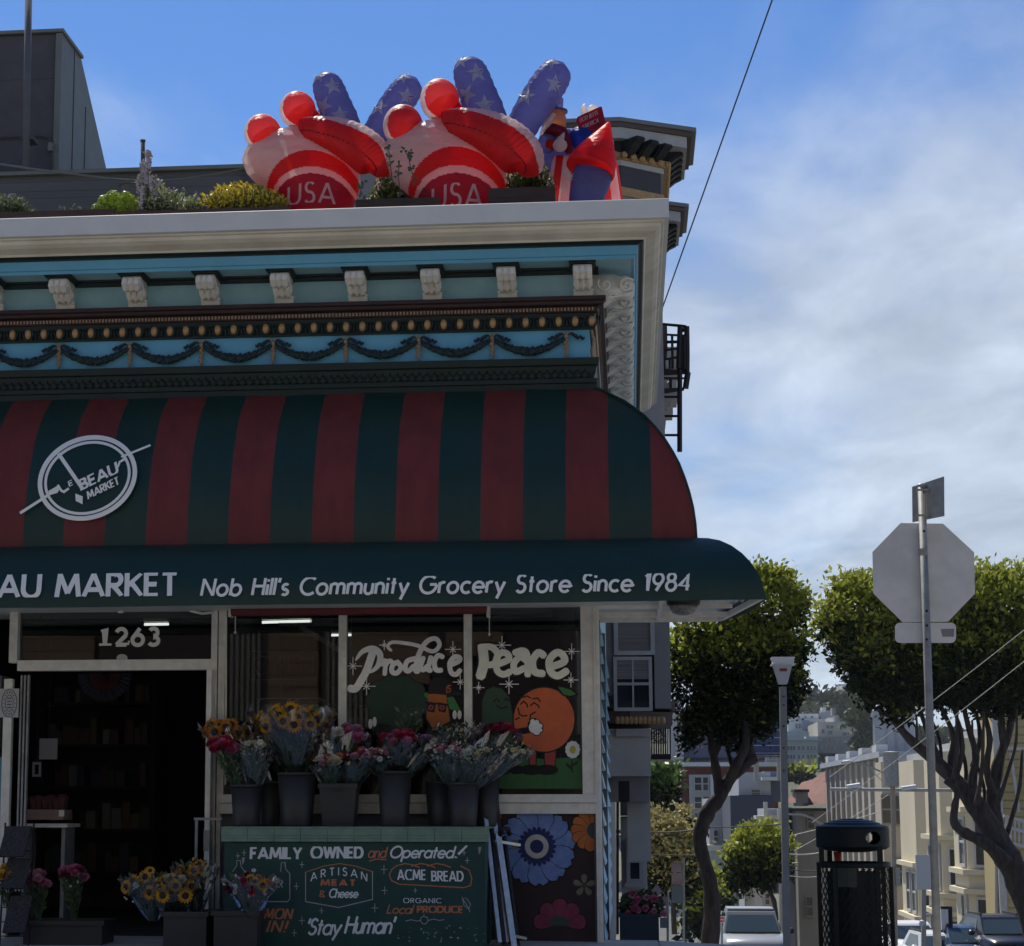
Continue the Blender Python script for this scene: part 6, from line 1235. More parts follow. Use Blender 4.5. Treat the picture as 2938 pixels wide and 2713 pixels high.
# ---------------- trees ----------------
m_bark = mat('bark', (.065, .053, .048), .95, (.026, .021, .02), 9, 1.6, stretch=(1, 1, .3), detail=8)
m_lf = [mat('leaf_shade_tone', (.014, .024, .010), .5, (.010, .018, .008), 2.2, trans=.05, spec=.10), mat('leaf_mid', (.055, .078, .020), .45, (.035, .055, .015), 2.2, trans=.08, spec=.12), mat('leaf_sunlit_tone', (.33, .35, .05), .5, (.24, .27, .04), 2.2, trans=.35, spec=.15)]  # crown light painted into leaf colours: dark for inner shade, yellow-green for sunlit top
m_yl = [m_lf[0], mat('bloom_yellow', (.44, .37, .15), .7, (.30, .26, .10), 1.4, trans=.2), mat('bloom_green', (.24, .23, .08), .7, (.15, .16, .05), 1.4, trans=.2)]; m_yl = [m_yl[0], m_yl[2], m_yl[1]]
def tree(name, label, limbs, blobs, Y, ls, count, mats, seed=1, group=None, bright_top=.24, depth=.8, cat='tree'):
    rr = random.Random(seed); zb = P(*limbs[0][0][:2], Y) if limbs else P(blobs[0][0], blobs[0][1], Y); t = thing(name, label, cat, zb, group)
    for i, path in enumerate(limbs):
        pts = smooth_path([Vector((*P(x, y, Y+dy), w_/2*(Y-CAM.y)/FPX)) if 0 else Vector((*P(x, y, Y+(dy if dy else 0)),)) for x, y, w_, dy in path], 4)
        rs_ = smooth_path([(w_/2*(Y-CAM.y)/FPX, 0, 0) for x, y, w_, dy in path], 4); b = MB(); b.tube(pts, [max(r.x, .004)*(1+.06*math.sin(q*1.7)+.05*math.sin(q*4.1)) for q, r in enumerate(rs_)], 10); b.build('trunk' if i == 0 else 'limb', m_bark, t, True)
    V, F_, Mi = [], [], []; sc = (Y-CAM.y)/FPX; tot = sum(b_[2]*b_[3] for b_ in blobs); zhi = max(P(b_[0], b_[1]-b_[3], Y).z for b_ in blobs); zlo = min(P(b_[0], b_[1]+b_[3], Y).z for b_ in blobs)
    for (bx, by, rx, ry) in blobs:
        c = P(bx, by, Y); n = int(count*rx*ry/tot); ax_, az_ = rx*sc, ry*sc; ay_ = (ax_+az_)/2*depth
        cl_ = [(Vector((rr.gauss(0, 1), rr.gauss(0, 1), rr.gauss(0, 1))).normalized(), rr.uniform(.62, 1.06)) for _ in range(max(8, n//34))]
        for k in range(n):
            d, q = rr.choice(cl_); o_ = Vector((d.x*ax_*q, d.y*ay_*q, d.z*az_*q)); sp__ = ls*rr.uniform(.4, 3.0); o_ += Vector((rr.uniform(-1.4, 1.4), rr.uniform(-1.4, 1.4), rr.uniform(-1.1, 1.1)))*sp__
            p = c+o_; s_ = ls*rr.uniform(.45, 1.5); dr = (o_.normalized()*.6+Vector((rr.gauss(0, .6), rr.gauss(0, .6), rr.gauss(0, .6)+.2))).normalized(); nn = dr.cross(Vector((rr.gauss(0, 1), rr.gauss(0, 1), rr.gauss(0, 1)))).normalized()
            i0 = len(V); V += [p-dr*s_*.8, p+nn*s_*.42, p+dr*s_*.8, p-nn*s_*.42]; F_.append((i0, i0+1, i0+2, i0+3))
            top = d.z*.55+q*.3 + rr.uniform(-.3, .3); rel = (p.z-zlo)/(zhi-zlo); top = top*.55+(rel-.5)*.75; Mi.append(2 if top > bright_top-.04 and len(mats) > 2 else (1 if top > .05 else 0))  # leaf tone by height and outwardness, painting a sunlit top and shaded underside
    me = bpy.data.meshes.new('crown'); me.from_pydata([tuple(v) for v in V], [], F_)
    for m_ in mats: me.materials.append(m_)
    me.polygons.foreach_set('material_index', Mi); me.update(); o = bpy.data.objects.new('crown', me); S.collection.objects.link(o); o.parent = t; o.matrix_parent_inverse = Matrix.Translation(-t.location)
    return t
YT = 30.
tree('street_tree', 'twisting street tree with an S shaped trunk and domed green crown at the kerb', [
    [(2036, 2720, 52, 0), (2044, 2600, 50, 0), (2034, 2520, 42, 0), (2010, 2430, 38, 0), (2010, 2385, 42, 0), (2030, 2330, 46, 0), (2062, 2290, 40, 0), (2090, 2240, 34, 0), (2140, 2190, 34, 0), (2170, 2170, 30, 0)],
    [(2066, 2300, 30, 0), (2056, 2220, 26, 0), (2044, 2150, 24, 0), (2036, 2090, 20, 0), (2030, 2020, 14, 0)], [(2080, 2262, 34, 0), (2110, 2200, 28, -.2), (2135, 2150, 26, -.3), (2140, 2090, 20, -.3), (2120, 2030, 14, -.3)],
    [(2050, 2170, 16, 0), (2066, 2130, 16, 0), (2090, 2090, 14, 0), (2100, 2050, 10, 0)], [(2102, 2200, 14, .2), (2088, 2150, 13, .2), (2092, 2100, 12, .2), (2102, 2060, 9, .2)], [(2160, 2185, 28, 0), (2150, 2130, 20, 0), (2148, 2080, 16, 0), (2165, 2020, 10, 0)]],
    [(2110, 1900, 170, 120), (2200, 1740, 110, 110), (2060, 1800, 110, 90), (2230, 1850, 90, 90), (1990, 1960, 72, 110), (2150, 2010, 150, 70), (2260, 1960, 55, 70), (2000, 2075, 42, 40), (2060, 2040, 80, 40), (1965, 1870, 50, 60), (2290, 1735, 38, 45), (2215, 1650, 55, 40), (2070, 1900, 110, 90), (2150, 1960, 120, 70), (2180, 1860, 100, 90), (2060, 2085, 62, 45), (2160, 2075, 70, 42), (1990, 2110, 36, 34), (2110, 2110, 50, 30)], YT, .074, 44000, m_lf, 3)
YR2 = 44.
tree('ficus_tree', 'broad leaning ficus with many bare upright limbs behind the stop sign', [
    [(3010, 2760, 90, 0), (2940, 2560, 80, 0), (2890, 2460, 72, 0), (2850, 2390, 66, 0), (2800, 2310, 56, 0), (2740, 2240, 44, 0), (2680, 2180, 36, 0), (2610, 2120, 26, 0), (2560, 2060, 16, 0)],
    [(2890, 2480, 44, -.5), (2830, 2420, 36, -.5), (2770, 2390, 30, -.5), (2738, 2360, 24, -.5), (2740, 2310, 20, -.5), (2745, 2270, 16, -.5), (2710, 2240, 12, -.5)], [(2860, 2395, 46, .3), (2850, 2300, 40, .3), (2860, 2200, 30, .3), (2890, 2110, 24, .3), (2905, 2040, 20, .3), (2900, 1960, 14, .3)],
    [(2820, 2330, 34, 0), (2790, 2250, 26, 0), (2800, 2170, 20, 0), (2780, 2090, 16, 0), (2760, 2010, 12, 0)], [(2760, 2260, 28, .2), (2730, 2190, 22, .2), (2735, 2110, 16, .2), (2700, 2030, 12, .2)], [(2850, 2280, 24, 0), (2830, 2200, 20, 0), (2840, 2120, 16, 0), (2820, 2030, 12, 0)], [(2880, 2140, 18, 0), (2870, 2080, 14, 0), (2876, 2000, 10, 0)], [(2700, 2200, 24, 0), (2670, 2120, 18, 0), (2640, 2040, 12, 0)], [(2740, 2230, 18, -.3), (2760, 2160, 15, -.3), (2755, 2090, 12, -.3), (2730, 2020, 9, -.3)], [(2790, 2200, 16, .4), (2812, 2120, 13, .4), (2800, 2040, 9, .4)]]+[[(x0, y0, w_*.8, d_), (x0+dx*.35+8, y0-80, w_*.62, d_), (x0+dx, y0-170, w_*.5, d_), (x0+dx+rnd.uniform(-14, 14), y0-270, w_*.35, d_)] for x0, y0, dx, w_, d_ in ((2700, 2205, -34, 15, .3), (2735, 2235, 10, 17, -.4), (2770, 2275, -22, 18, .5), (2800, 2310, 20, 19, -.5), (2825, 2335, -30, 16, .6), (2845, 2330, 34, 20, .2), (2865, 2300, 50, 16, -.6), (2660, 2165, -30, 12, .4), (2630, 2135, -26, 10, -.3), (2880, 2420, 46, 22, .4))],
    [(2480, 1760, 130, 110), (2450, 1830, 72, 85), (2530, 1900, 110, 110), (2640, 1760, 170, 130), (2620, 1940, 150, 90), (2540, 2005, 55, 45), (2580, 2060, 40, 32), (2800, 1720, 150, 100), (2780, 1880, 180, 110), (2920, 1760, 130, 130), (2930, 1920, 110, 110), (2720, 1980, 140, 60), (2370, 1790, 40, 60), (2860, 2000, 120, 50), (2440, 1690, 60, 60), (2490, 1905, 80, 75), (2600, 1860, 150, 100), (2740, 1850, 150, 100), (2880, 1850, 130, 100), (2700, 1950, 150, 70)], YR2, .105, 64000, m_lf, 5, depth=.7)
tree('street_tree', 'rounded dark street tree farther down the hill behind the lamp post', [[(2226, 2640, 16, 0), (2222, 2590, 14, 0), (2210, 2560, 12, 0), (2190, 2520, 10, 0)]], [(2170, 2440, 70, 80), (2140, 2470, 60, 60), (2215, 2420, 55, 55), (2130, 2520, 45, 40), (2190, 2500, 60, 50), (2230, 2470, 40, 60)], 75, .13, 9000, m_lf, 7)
tree('flowering_tree', 'yellow blooming round street tree left of the twisting trunk', [[(1935, 2680, 16, 0), (1930, 2560, 14, 0), (1925, 2480, 10, 0)]], [(1920, 2420, 75, 75), (1900, 2380, 60, 55), (1960, 2440, 55, 60), (1900, 2490, 60, 50), (1975, 2500, 45, 50), (1940, 2540, 60, 40), (1880, 2430, 40, 60)], 62, .12, 11000, m_yl, 8, bright_top=.0)
tree('flowering_tree', 'second yellow tinged tree behind the round blooming one', [], [(1905, 2345, 60, 28), (1945, 2355, 50, 25)], 90, .2, 1500, m_yl, 9, bright_top=.3)
tree('street_tree', 'small green dome tree by the iron balcony', [[(1902, 2330, 12, 0), (1902, 2280, 9, 0)]], [(1902, 2240, 38, 36), (1900, 2270, 36, 26), (1888, 2215, 20, 16), (1915, 2213, 18, 14)], 84, .2, 2200, m_lf[:2]+[mat('leaf_sunlit_green', (.085, .15, .03), .5, (.06, .11, .02), 2, trans=.25)], 10)  # third leaf green is brighter: sunlight on the crown top put into the colour
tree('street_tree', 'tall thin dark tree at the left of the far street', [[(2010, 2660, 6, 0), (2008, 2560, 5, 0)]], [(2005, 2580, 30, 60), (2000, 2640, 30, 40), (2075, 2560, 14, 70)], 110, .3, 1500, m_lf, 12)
tree('street_tree', 'low green tree between the far white buildings', [], [(2285, 2215, 22, 12), (2262, 2218, 14, 9)], 330, .8, 300, m_lf, 13)
# ---------------- buildings down the hill ----------------
def col(n, c, c2=None, sc=.3): return mat(n, c, .8, c2 or tuple(q*.88 for q in c), sc, .05)
c_slate = col('slate_blue_wall', (.16, .19, .26)); c_white = col('far_white_wall', (.52, .53, .54)); c_brick = col('red_brick_wall', (.16, .055, .045), (.12, .04, .035), 1.2); c_navy = col('navy_wall', (.055, .065, .095)); c_lgrey = col('pale_grey_wall', (.34, .36, .38)); c_teal = col('pale_blue_wall', (.34, .41, .45)); c_tan = col('tan_wall', (.44, .38, .29)); c_cream = col('cream_house_wall', (.56, .50, .36)); c_yel = col('yellow_clapboard', (.40, .32, .16)); c_roof = mat('red_shingle', (.19, .095, .075), .9, (.14, .07, .055), 2, .2); c_gh = col('grey_house_wall', (.22, .215, .21)); c_stone = col('grey_stucco_house', (.42, .385, .33)); c_tower = col('tower_concrete', (.36, .36, .36))
UNIT = {}
def uwin(parent, p0, p1, Y, fm=m_vw, pm=m_pane):  # window from a shared frame and a shared pane
    if fm.name not in UNIT:
        b = MB(); f = .1; b.box(0, -.5, 0, f, 0, 1); b.box(1-f, -.5, 0, 1, 0, 1); b.box(f, -.5, 1-f*.6, 1-f, 0, 1); b.box(f, -.6, 0, 1-f, 0, f*.6); b.box(f, -.4, .47, 1-f, -.1, .53)
        o = b.build('window', fm); g = MB(); g.box(.05, -.35, .03, .95, -.12, .97); q = g.build('pane', pm); UNIT[fm.name] = (o.data, q.data); bpy.data.objects.remove(o); bpy.data.objects.remove(q)
    fd, pd = UNIT[fm.name]; o = bpy.data.objects.new('window', fd); S.collection.objects.link(o); x0, z0 = min(p0.x, p1.x), min(p0.z, p1.z); w_, h_ = abs(p1.x-p0.x), abs(p1.z-p0.z)
    o.location = (x0, Y, z0); o.scale = (w_, .22, h_); o.parent = parent; o.matrix_parent_inverse = Matrix.Translation(-parent.location)
    q = bpy.data.objects.new('pane', pd); S.collection.objects.link(q); q.parent = o; return o
def bld(name, label, Y, dep, parts, wins=(), fm=m_vw, cat='building', group=None):
    x0, y0, x1, y1 = parts[0][1:5]; t = thing(name, label, cat, P((x0+x1)/2, y1, Y), group)
    for p in parts: slab(p[0], p[1], p[2], p[3], p[4], Y+(p[6] if len(p) > 6 else 0), (p[7] if len(p) > 7 else dep), p[5], t)
    for w_ in wins: uwin(t, P(w_[0], w_[3], Y), P(w_[2], w_[1], Y), Y+(w_[4] if len(w_) > 4 else 0)-.01, fm)
    return t
bld('slate_building', 'blank slate blue building wall behind the twisting tree', 210, 30, [('wall', 1948, 2062, 2192, 2186, c_slate), ('parapet', 1946, 2172, 2195, 2180, c_navy, -.4, 1)])
bld('quoined_tower', 'narrow white building edge with stone quoins left of the slate wall', 200, 12, [('wall', 1922, 2045, 1942, 2260, c_white), ('wall', 1942, 2010, 1956, 2420, c_lgrey, -1)]+[('quoin', 1938, 2030+k*14, 1962, 2038+k*14, c_white, -1.6, 1) for k in range(24)])
bld('brick_building', 'red brick apartment building with grey bay windows and white cornice', 180, 25, [('wall', 1958, 2200, 2230, 2420, c_brick), ('cornice', 1950, 2186, 2232, 2198, c_white, -1, 3), ('bay', 1982, 2222, 2050, 2400, c_lgrey, -2, 3), ('bay', 2040, 2222, 2060, 2330, c_white, -2.2, 3)], [(1990, 2228, 2012, 2270, -2.05), (2014, 2228, 2030, 2270, -2.05), (1990, 2284, 2012, 2320, -2.05), (2014, 2284, 2036, 2308, -2.05), (1990, 2330, 2010, 2370, -2.05)])
bld('white_bay_house', 'white house with a projecting bay behind the tree trunk', 150, 15, [('wall', 2036, 2290, 2100, 2430, c_lgrey), ('parapet', 2030, 2424, 2096, 2440, c_white, -1, 2), ('base', 2034, 2440, 2100, 2560, c_teal, .2)], [(2070, 2320, 2090, 2362), (2072, 2392, 2090, 2418), (2048, 2380, 2060, 2420)])
bld('navy_building', 'dark navy flank wall with a pale grey attic storey behind the lamp post', 135, 20, [('wall', 2098, 2282, 2216, 2420, c_navy), ('attic', 2120, 2215, 2210, 2281, c_lgrey, .5), ('roof_house', 2195, 2212, 2245, 2300, c_slate, 3), ('flat_roof', 2186, 2228, 2250, 2238, c_white, -1, 8)], [(2154, 2265, 2184, 2280, .5)])
bld('white_balcony_house', 'white railed house stepping down behind the dark street tree', 112, 10, [('wall', 2205, 2320, 2250, 2450, c_lgrey), ('railing', 2192, 2300, 2202, 2350, m_vw, -.5, .3), ('railing', 2232, 2320, 2240, 2380, m_vw, -.5, .3), ('deck', 2170, 2340, 2236, 2350, m_vw, -1, 3)])
# terrace houses along the left of the far street
for k, (x, c_) in enumerate(((2090, c_cream), (2115, c_gh), (2140, c_lgrey), (2165, c_stone), (2190, c_tan))):
    bld('terrace_house', ('cream', 'grey', 'pale grey', 'stone coloured', 'tan')[k]+' terrace house on the far street below the dark tree', 190-k*14, 10, [('wall', x, 2520+k*4, x+24, 2720, c_)], [(x+5, 2545+k*4, x+18, 2580+k*4), (x+5, 2600, x+18, 2640)], group='terrace houses on the far street')
# far hill
TH = thing('pale_apartment_block', 'large pale blue apartment block with arched window rows on the far hill', 'building', P(2290, 2290, 640))
slab('wall', 2200, 2122, 2345, 2330, 640, 40, c_teal, TH); slab('cornice', 2196, 2118, 2348, 2124, 638, 4, c_lgrey, TH); slab('gable', 2312, 2112, 2346, 2124, 638.5, 6, c_teal, TH)
for ry in range(4):
    slab('string_course', 2198, 2154+ry*25, 2346, 2157+ry*25, 639, 2, c_lgrey, TH)
    for cx in (2210, 2222, 2236, 2262, 2270, 2278, 2292, 2304, 2318, 2328, 2338): uwin(TH, P(cx-3, 2152+ry*25, 640), P(cx+3, 2140+ry*25, 640), 639.8)
bld('hill_apartments', 'white stepped apartment building with a roof house near the top of the far hill', 700, 40, [('wall', 2262, 2062, 2380, 2130, c_white), ('upper_storey', 2278, 2047, 2348, 2062, c_white, 5), ('stair_tower', 2356, 2038, 2382, 2075, c_lgrey, 8), ('vent_stack', 2358, 2029, 2370, 2042, c_white, 6, 6), ('glass_bay', 2304, 2066, 2322, 2092, c_slate, -2, 2), ('lower_block', 2256, 2098, 2350, 2128, c_teal, -6, 8)], [(2282+k*9, 2076, 2288+k*9, 2090, -.5) for k in range(2)]+[(2328+k*8, 2072, 2334+k*8, 2090, -.5) for k in range(4)]+[(2292+k*19, 2052, 2298+k*19, 2059, 4.5) for k in range(3)])
bld('hill_apartments', 'grey apartment building with square windows right of the white stepped one', 660, 40, [('wall', 2348, 2070, 2466, 2150, c_stone), ('upper_storey', 2396, 2050, 2448, 2070, c_lgrey, 5), ('roof_edge', 2396, 2046, 2450, 2050, c_navy, 3, 20), ('lower_block', 2340, 2112, 2476, 2160, c_gh, -6, 8), ('chimney', 2388, 2030, 2398, 2050, c_gh, 6, 6)], [(2370+k*12, 2080, 2379+k*12, 2090, -.2) for k in range(2)]+[(2416, 2078, 2430, 2090, -.2), (2448, 2078, 2460, 2090, -.2), (2416, 2100, 2430, 2110, -.2), (2448, 2100, 2460, 2110, -.2), (2412, 2056, 2428, 2066, 4.8), (2430, 2056, 2442, 2066, 4.8), (2396, 2126, 2412, 2136, -6.2), (2352, 2118, 2362, 2130, -6.2), (2370, 2118, 2380, 2130, -6.2), (2424, 2124, 2438, 2136, -6.2), (2352, 2138, 2366, 2150, -6.2), (2376, 2140, 2390, 2152, -6.2), (2356, 2092, 2366, 2104, -.2), (2374, 2096, 2390, 2106, -.2), (2450, 2124, 2462, 2136, -6.2)])
bld('apartment_tower', 'pale concrete apartment tower beyond the wooded ridge', 1150, 40, [('wall', 2418, 1962, 2438, 2030, c_white), ('wall', 2438, 1955, 2470, 2030, c_tower)]+[('balcony', 2418, 1978+k*11, 2442, 1981+k*11, c_white, -4, 4) for k in range(4)], [(2420, 1970+k*11, 2436, 1976+k*11, -.3) for k in range(4)])
bld('far_white_house', 'white bay windowed house seen through the tree limbs', 240, 20, [('wall', 2085, 2095, 2135, 2200, c_white)], [(2100, 2114, 2114, 2128), (2100, 2140, 2114, 2154)])
hb = MB(); xs_ = [1700+40*k for k in range(40)]          # the hill itself
def hy(x): return 2080-55*math.exp(-((x-2300)/190.)**2)+(x-2300)*.06
g_ = [[P(x, hy(x) if j == 0 else 2380, 780-j*240) for x in xs_] for j in range(2)]
hb.add([p for r_ in g_ for p in r_], [(i, i+1, 40+i+1, 40+i) for i in range(39)]); hb.add([p for p in g_[0]]+[Vector((p.x*1.3, p.y+800, -20)) for p in g_[0]], [(i+1, i, 40+i, 40+i+1) for i in range(39)])
struct(hb.build('hill', mat('hill_scrub', (.06, .07, .035), .9, (.04, .05, .025), .05)))
hm = [mat('wood_dark', (.03, .042, .026), .8, (.02, .03, .02), .05, trans=.1), mat('wood_mid', (.055, .065, .03), .8, (.04, .05, .025), .05, trans=.1), mat('wood_light', (.11, .11, .045), .8, (.08, .085, .035), .05, trans=.1)]
for lab, bl_, mm_ in (('dark rounded pine crown on the ridge behind the lamp post', [(2305, 2010, 42, 26), (2290, 2030, 40, 20), (2275, 2045, 30, 16)], hm[:1]+hm[:1]), ('green ridge tree right of the dark pine crown', [(2370, 2018, 26, 16), (2390, 2022, 22, 14), (2350, 2026, 20, 12)], hm), ('olive green tree below the concrete tower', [(2428, 2022, 22, 18), (2412, 2034, 20, 14), (2445, 2034, 22, 16)], hm[1:]), ('tall bright green tree right of the hill apartments', [(2490, 2080, 34, 40), (2470, 2050, 30, 22), (2510, 2120, 34, 50), (2480, 2130, 24, 40), (2530, 2150, 30, 30)], [hm[1], m_lf[1], hm[2]]), ('pale scrub at the left end of the ridge', [(2290, 2056, 18, 9), (2255, 2060, 24, 10)], hm[1:])): tree('hill_tree', lab, [], bl_, 770 if 'bright' not in lab else 520, 1.5 if 'bright' not in lab else 1.1, 1500, mm_, len(lab), 'trees on the far ridge')
wood = MB()
for k in range(5200): x = rnd.uniform(1750, 2900); y = hy(x)+rnd.uniform(-14, 60); p = P(x, y, 770-rnd.random()*60); s_ = rnd.uniform(.8, 2.2); d = Vector((rnd.gauss(0, 1), rnd.gauss(0, 1), rnd.gauss(0, 1))).normalized()*s_; n = d.cross(Vector((rnd.gauss(0, 1), rnd.gauss(0, 1), rnd.gauss(0, 1)))).normalized()*s_*.7; wood.add([p-d, p+n, p+d, p-n], [(0, 1, 2, 3)], rnd.randrange(3))
wood.build('ridge_wood', hm)['kind'] = 'stuff'
# ---------------- right side of the street: houses stepping down ----------------
XS = 15.4
def hx(px, py): return PX(px, py, XS)
def face(name, x0, x1, yt, m_, t, Ystart, Yend, ztop, zbot): b = MB(); b.box(XS, Ystart, zbot, XS+14, Yend, ztop); return b.build(name, m_, t)
def ywin(t, Y0, Y1, z0, z1, X=XS, fm=m_vw, name='window'):   # window in a wall that faces the street
    b = MB(); f = .12
    b.box(X-.08, Y0, z0, X, Y0+f, z1); b.box(X-.08, Y1-f, z0, X, Y1, z1); b.box(X-.08, Y0+f, z1-f, X, Y1-f, z1); b.box(X-.08, Y0+f, z0, X, Y1-f, z0+f); b.box(X-.06, Y0+f, (z0+z1)/2-.05, X-.01, Y1-f, (z0+z1)/2+.05)
    o = b.build(name, fm, t); g = MB(); g.box(X-.03, Y0+.05, z0+.05, X-.012, Y1-.05, z1-.05); g.build('pane', m_pane, o); return o
# tan corner building with pilasters
yA = hx(2545, 2200).y; yB = hx(2372, 2200).y; zt = PX(2545, 2172, XS).z
t = thing('tan_apartment_building', 'tan stucco apartment building with tall pilasters and notched parapet', 'building', (XS, yA, ground(XS, yA)-2))
face('wall', 0, 0, 0, c_stone, t, yA, yB, zt, ground(XS, yB)-4)
b = MB(); b.box(XS-.5, yA-.4, zt, XS+14, yB+.4, zt+.35); b.build('parapet', c_lgrey, t)
for k in range(5): yy = yA+1+(yB-yA)*k/5; b = MB(); b.box(XS-.5, yy, zt+.352, XS+.2, yy+2.2, zt+.8); b.build('merlon', c_white, t)
for k in range(11): yy = yA+(yB-yA)*k/10.5; b = MB(); b.box(XS-.22, yy, zt-14, XS-.002, yy+.9, zt-.05); b.build('pilaster', c_stone, t)
for k in range(5):
    for q in range(3): yy = yA+1.2+(yB-yA)*(k+.3)/5; ywin(t, yy, yy+1.6, zt-3.4-q*3.4, zt-1.2-q*3.4, XS-.003)
slab('side_wall', 2546, 2185, 2644, 2720, yA-.02-3, 3, c_tan, t); slab('side_cornice', 2540, 2168, 2648, 2188, yA-3.4, 3.3, c_lgrey, t)
for x0, y0, x1, y1 in ((2530, 2278, 2556, 2365), (2570, 2278, 2584, 2368), (2572, 2460, 2588, 2540)): uwin(t, P(x0, y1, yA-3.1), P(x1, y0, yA-3.1), yA-3.05, c_gh)
for k, x in enumerate((2530, 2556, 2584, 2604)): b = MB(); p = P(x, 2160, yA+8); b.lathe([(.55, -.4), (.5, 2.2), (.62, 2.3), (.62, 2.7), (.3, 2.9)], p, 10); b.build('chimney_pot', c_lgrey, t)
# grey house with the red hipped roof
yC = hx(2362, 2300).y+2; t = thing('red_roof_house', 'grey Edwardian house with a red shingled hip roof', 'house', P(2310, 2700, yC)); zt = P(2310, 2322, yC).z
slab('wall', 2296, 2318, 2374, 2740, yC, 12, c_gh, t); slab('wing', 2262, 2330, 2296, 2740, yC+4, 8, c_lgrey, t); slab('eaves', 2258, 2318, 2376, 2326, yC-1, 13, m_vd, t)
b = MB(); q = [P(2256, 2290, yC), P(2374, 2302, yC-1.5)]; pts = [P(2254, 2302, yC-1), P(2376, 2304, yC-1.5), P(2376, 2206, yC+7), P(2330, 2236, yC+7), P(2300, 2244, yC+7)]
b.add(pts, [(0, 1, 2, 3, 4)]); b.add([P(2300, 2312, yC-1.7), P(2376, 2304, yC-1.7), P(2374, 2256, yC+3), P(2352, 2262, yC+3)], [(0, 1, 2, 3)]); b.build('roof', c_roof, t)
slab('dormer', 2284, 2270, 2318, 2312, yC-1.2, 3, c_gh, t); slab('dormer_eaves', 2280, 2264, 2322, 2272, yC-1.6, 4, m_vd, t)
for x0, y0, x1, y1 in ((2264, 2316, 2272, 2400), (2280, 2330, 2288, 2400), (2264, 2420, 2272, 2500), (2280, 2430, 2290, 2510)): uwin(t, P(x0, y1, yC+4), P(x1, y0, yC+4), yC+3.9)
for x0, y0, x1, y1 in ((2312, 2570, 2332, 2630), (2316, 2330, 2336, 2380)): uwin(t, P(x0, y1, yC), P(x1, y0, yC), yC-.1, c_gh)
# cream bay houses
lab = ['cream bay fronted house nearest the tan building', 'cream bay fronted house in the middle of the row', 'cream bay fronted house behind the leaning ficus limbs']
for k, (xa, xb, yt) in enumerate(((2638, 2718, 2175), (2716, 2800, 2150), (2798, 2884, 2110))):
    y1, y0 = hx(xa, 2300).y, hx(xb, 2300).y; zt = PX(xb, yt, XS).z; t = thing('bay_house', lab[k], 'house', (XS, (y0+y1)/2, ground(XS, y0)-2), 'cream bay houses in the row')
    face('wall', 0, 0, 0, c_cream, t, y0+.02, y1-.02, zt, ground(XS, y1)-5); gz = ground(XS, (y0+y1)/2)
    b = MB(); b.box(XS-.6, y0-.1, zt, XS+14, y1-.15, zt+.4); b.build('cornice', c_lgrey, t)
    ym = (y0+y1)/2; h = (zt-gz); pl = [(XS-.0, y0+.8), (XS-1.3, y0+2.0), (XS-1.3, y1-2.0), (XS-.0, y1-.8)]
    if pl[1][1] > pl[2][1]: pl[1] = pl[2] = (XS-1.3, ym); pl = [pl[0], (XS-1.3, ym-.6), (XS-1.3, ym+.6), pl[3]]
    b = MB(); b.prism(pl, 'z', gz+3.0, zt-.02); b.build('bay', c_cream, t)
    for z_ in (gz+2.95, gz+5.6, gz+6.4, gz+9.0):
        if z_ < zt-.3: b = MB(); b.prism([(XS-.0, pl[0][1]-.25), (XS-1.55, pl[1][1]-.2), (XS-1.55, pl[2][1]+.2), (XS-.0, pl[3][1]+.25)], 'z', z_, z_+.22); b.build('sill_course', c_cream, t)
    for q in range(2):
        z0 = gz+6.7+q*3.2-3.2; 
        if z0+2 > zt: continue
        for w3 in range(6):
            yy = pl[1][1]+.3+w3*2.1
            if yy+1.5 < pl[2][1]-.1: ywin(t, yy, yy+1.5, z0, z0+2.1, XS-1.31)
        (xA, yA_), (xB, yB_) = pl[0], pl[1]; L_ = math.hypot(xB-xA, yB_-yA_); ux, uy = (xB-xA)/L_, (yB_-yA_)/L_; an_ = math.atan2(uy, ux)
        o = uwin(t, Vector((0, 0, z0)), Vector((1.0, 0, z0+2.0)), 0); mx_, my_ = (xA+xB)/2, (yA_+yB_)/2; o.location = (mx_+ux*.5-uy*-.0, my_+uy*.5, z0); o.rotation_euler = (0, 0, an_+PI)
    for q in range(2): b = MB(); yy = y0+1.0+q*(y1-y0)*.5; b.box(XS-.5, yy, gz-.4, XS-.004, yy+.5, gz+2.9); b.build('porch_column', c_cream, t)
    b = MB(); b.box(XS-.05, ym-1, gz-.6, XS-.004, ym+.9, gz+2.2); b.build('garage_door', m_vb, t)
    b = MB(); b.box(XS-.06, y0+.6, gz+.2, XS-.004, y0+1.9, gz+2.6); b.build('front_door', m_vd, t)
# yellow clapboard house at the right edge
Yy = hx(2884, 2300).y-4; t = thing('clapboard_house', 'tall yellow clapboard house at the right edge of the picture', 'house', P(2910, 2700, Yy)); a = P(2882, 2700, Yy); zt = P(2900, 1900, Yy).z
b = MB(); b.box(a.x, Yy, a.z-3, a.x+16, Yy+4, zt); b.build('wall', c_yel, t)
n_ = 34
for k in range(n_): z = a.z+(zt-a.z)*k/n_; b = MB(); b.box(a.x+.02, Yy-.07, z+.02, a.x+16, Yy-.005, z+(zt-a.z)/n_-.02, rot=Matrix.Rotation(-.06, 3, 'X')); b.build('clapboard', c_yel, t)
b = MB(); b.box(a.x-.12, Yy-.12, a.z-3, a.x+.15, Yy+.02, zt); b.build('corner_board', m_vw, t)
for y_ in (2145, 2340, 2370, 2412): b = MB(); b.bar(P(2880, y_, Yy-1), P(2990, y_+(30 if y_ > 2200 else 6), Yy-1), .12); b.build('stair_rail', m_vw, t)
for k in range(8): b = MB(); x = 2888+k*12; b.bar(P(x, 2343+k*3, Yy-1), P(x, 2412+k*3, Yy-1), .06); b.build('baluster', m_vw, t)
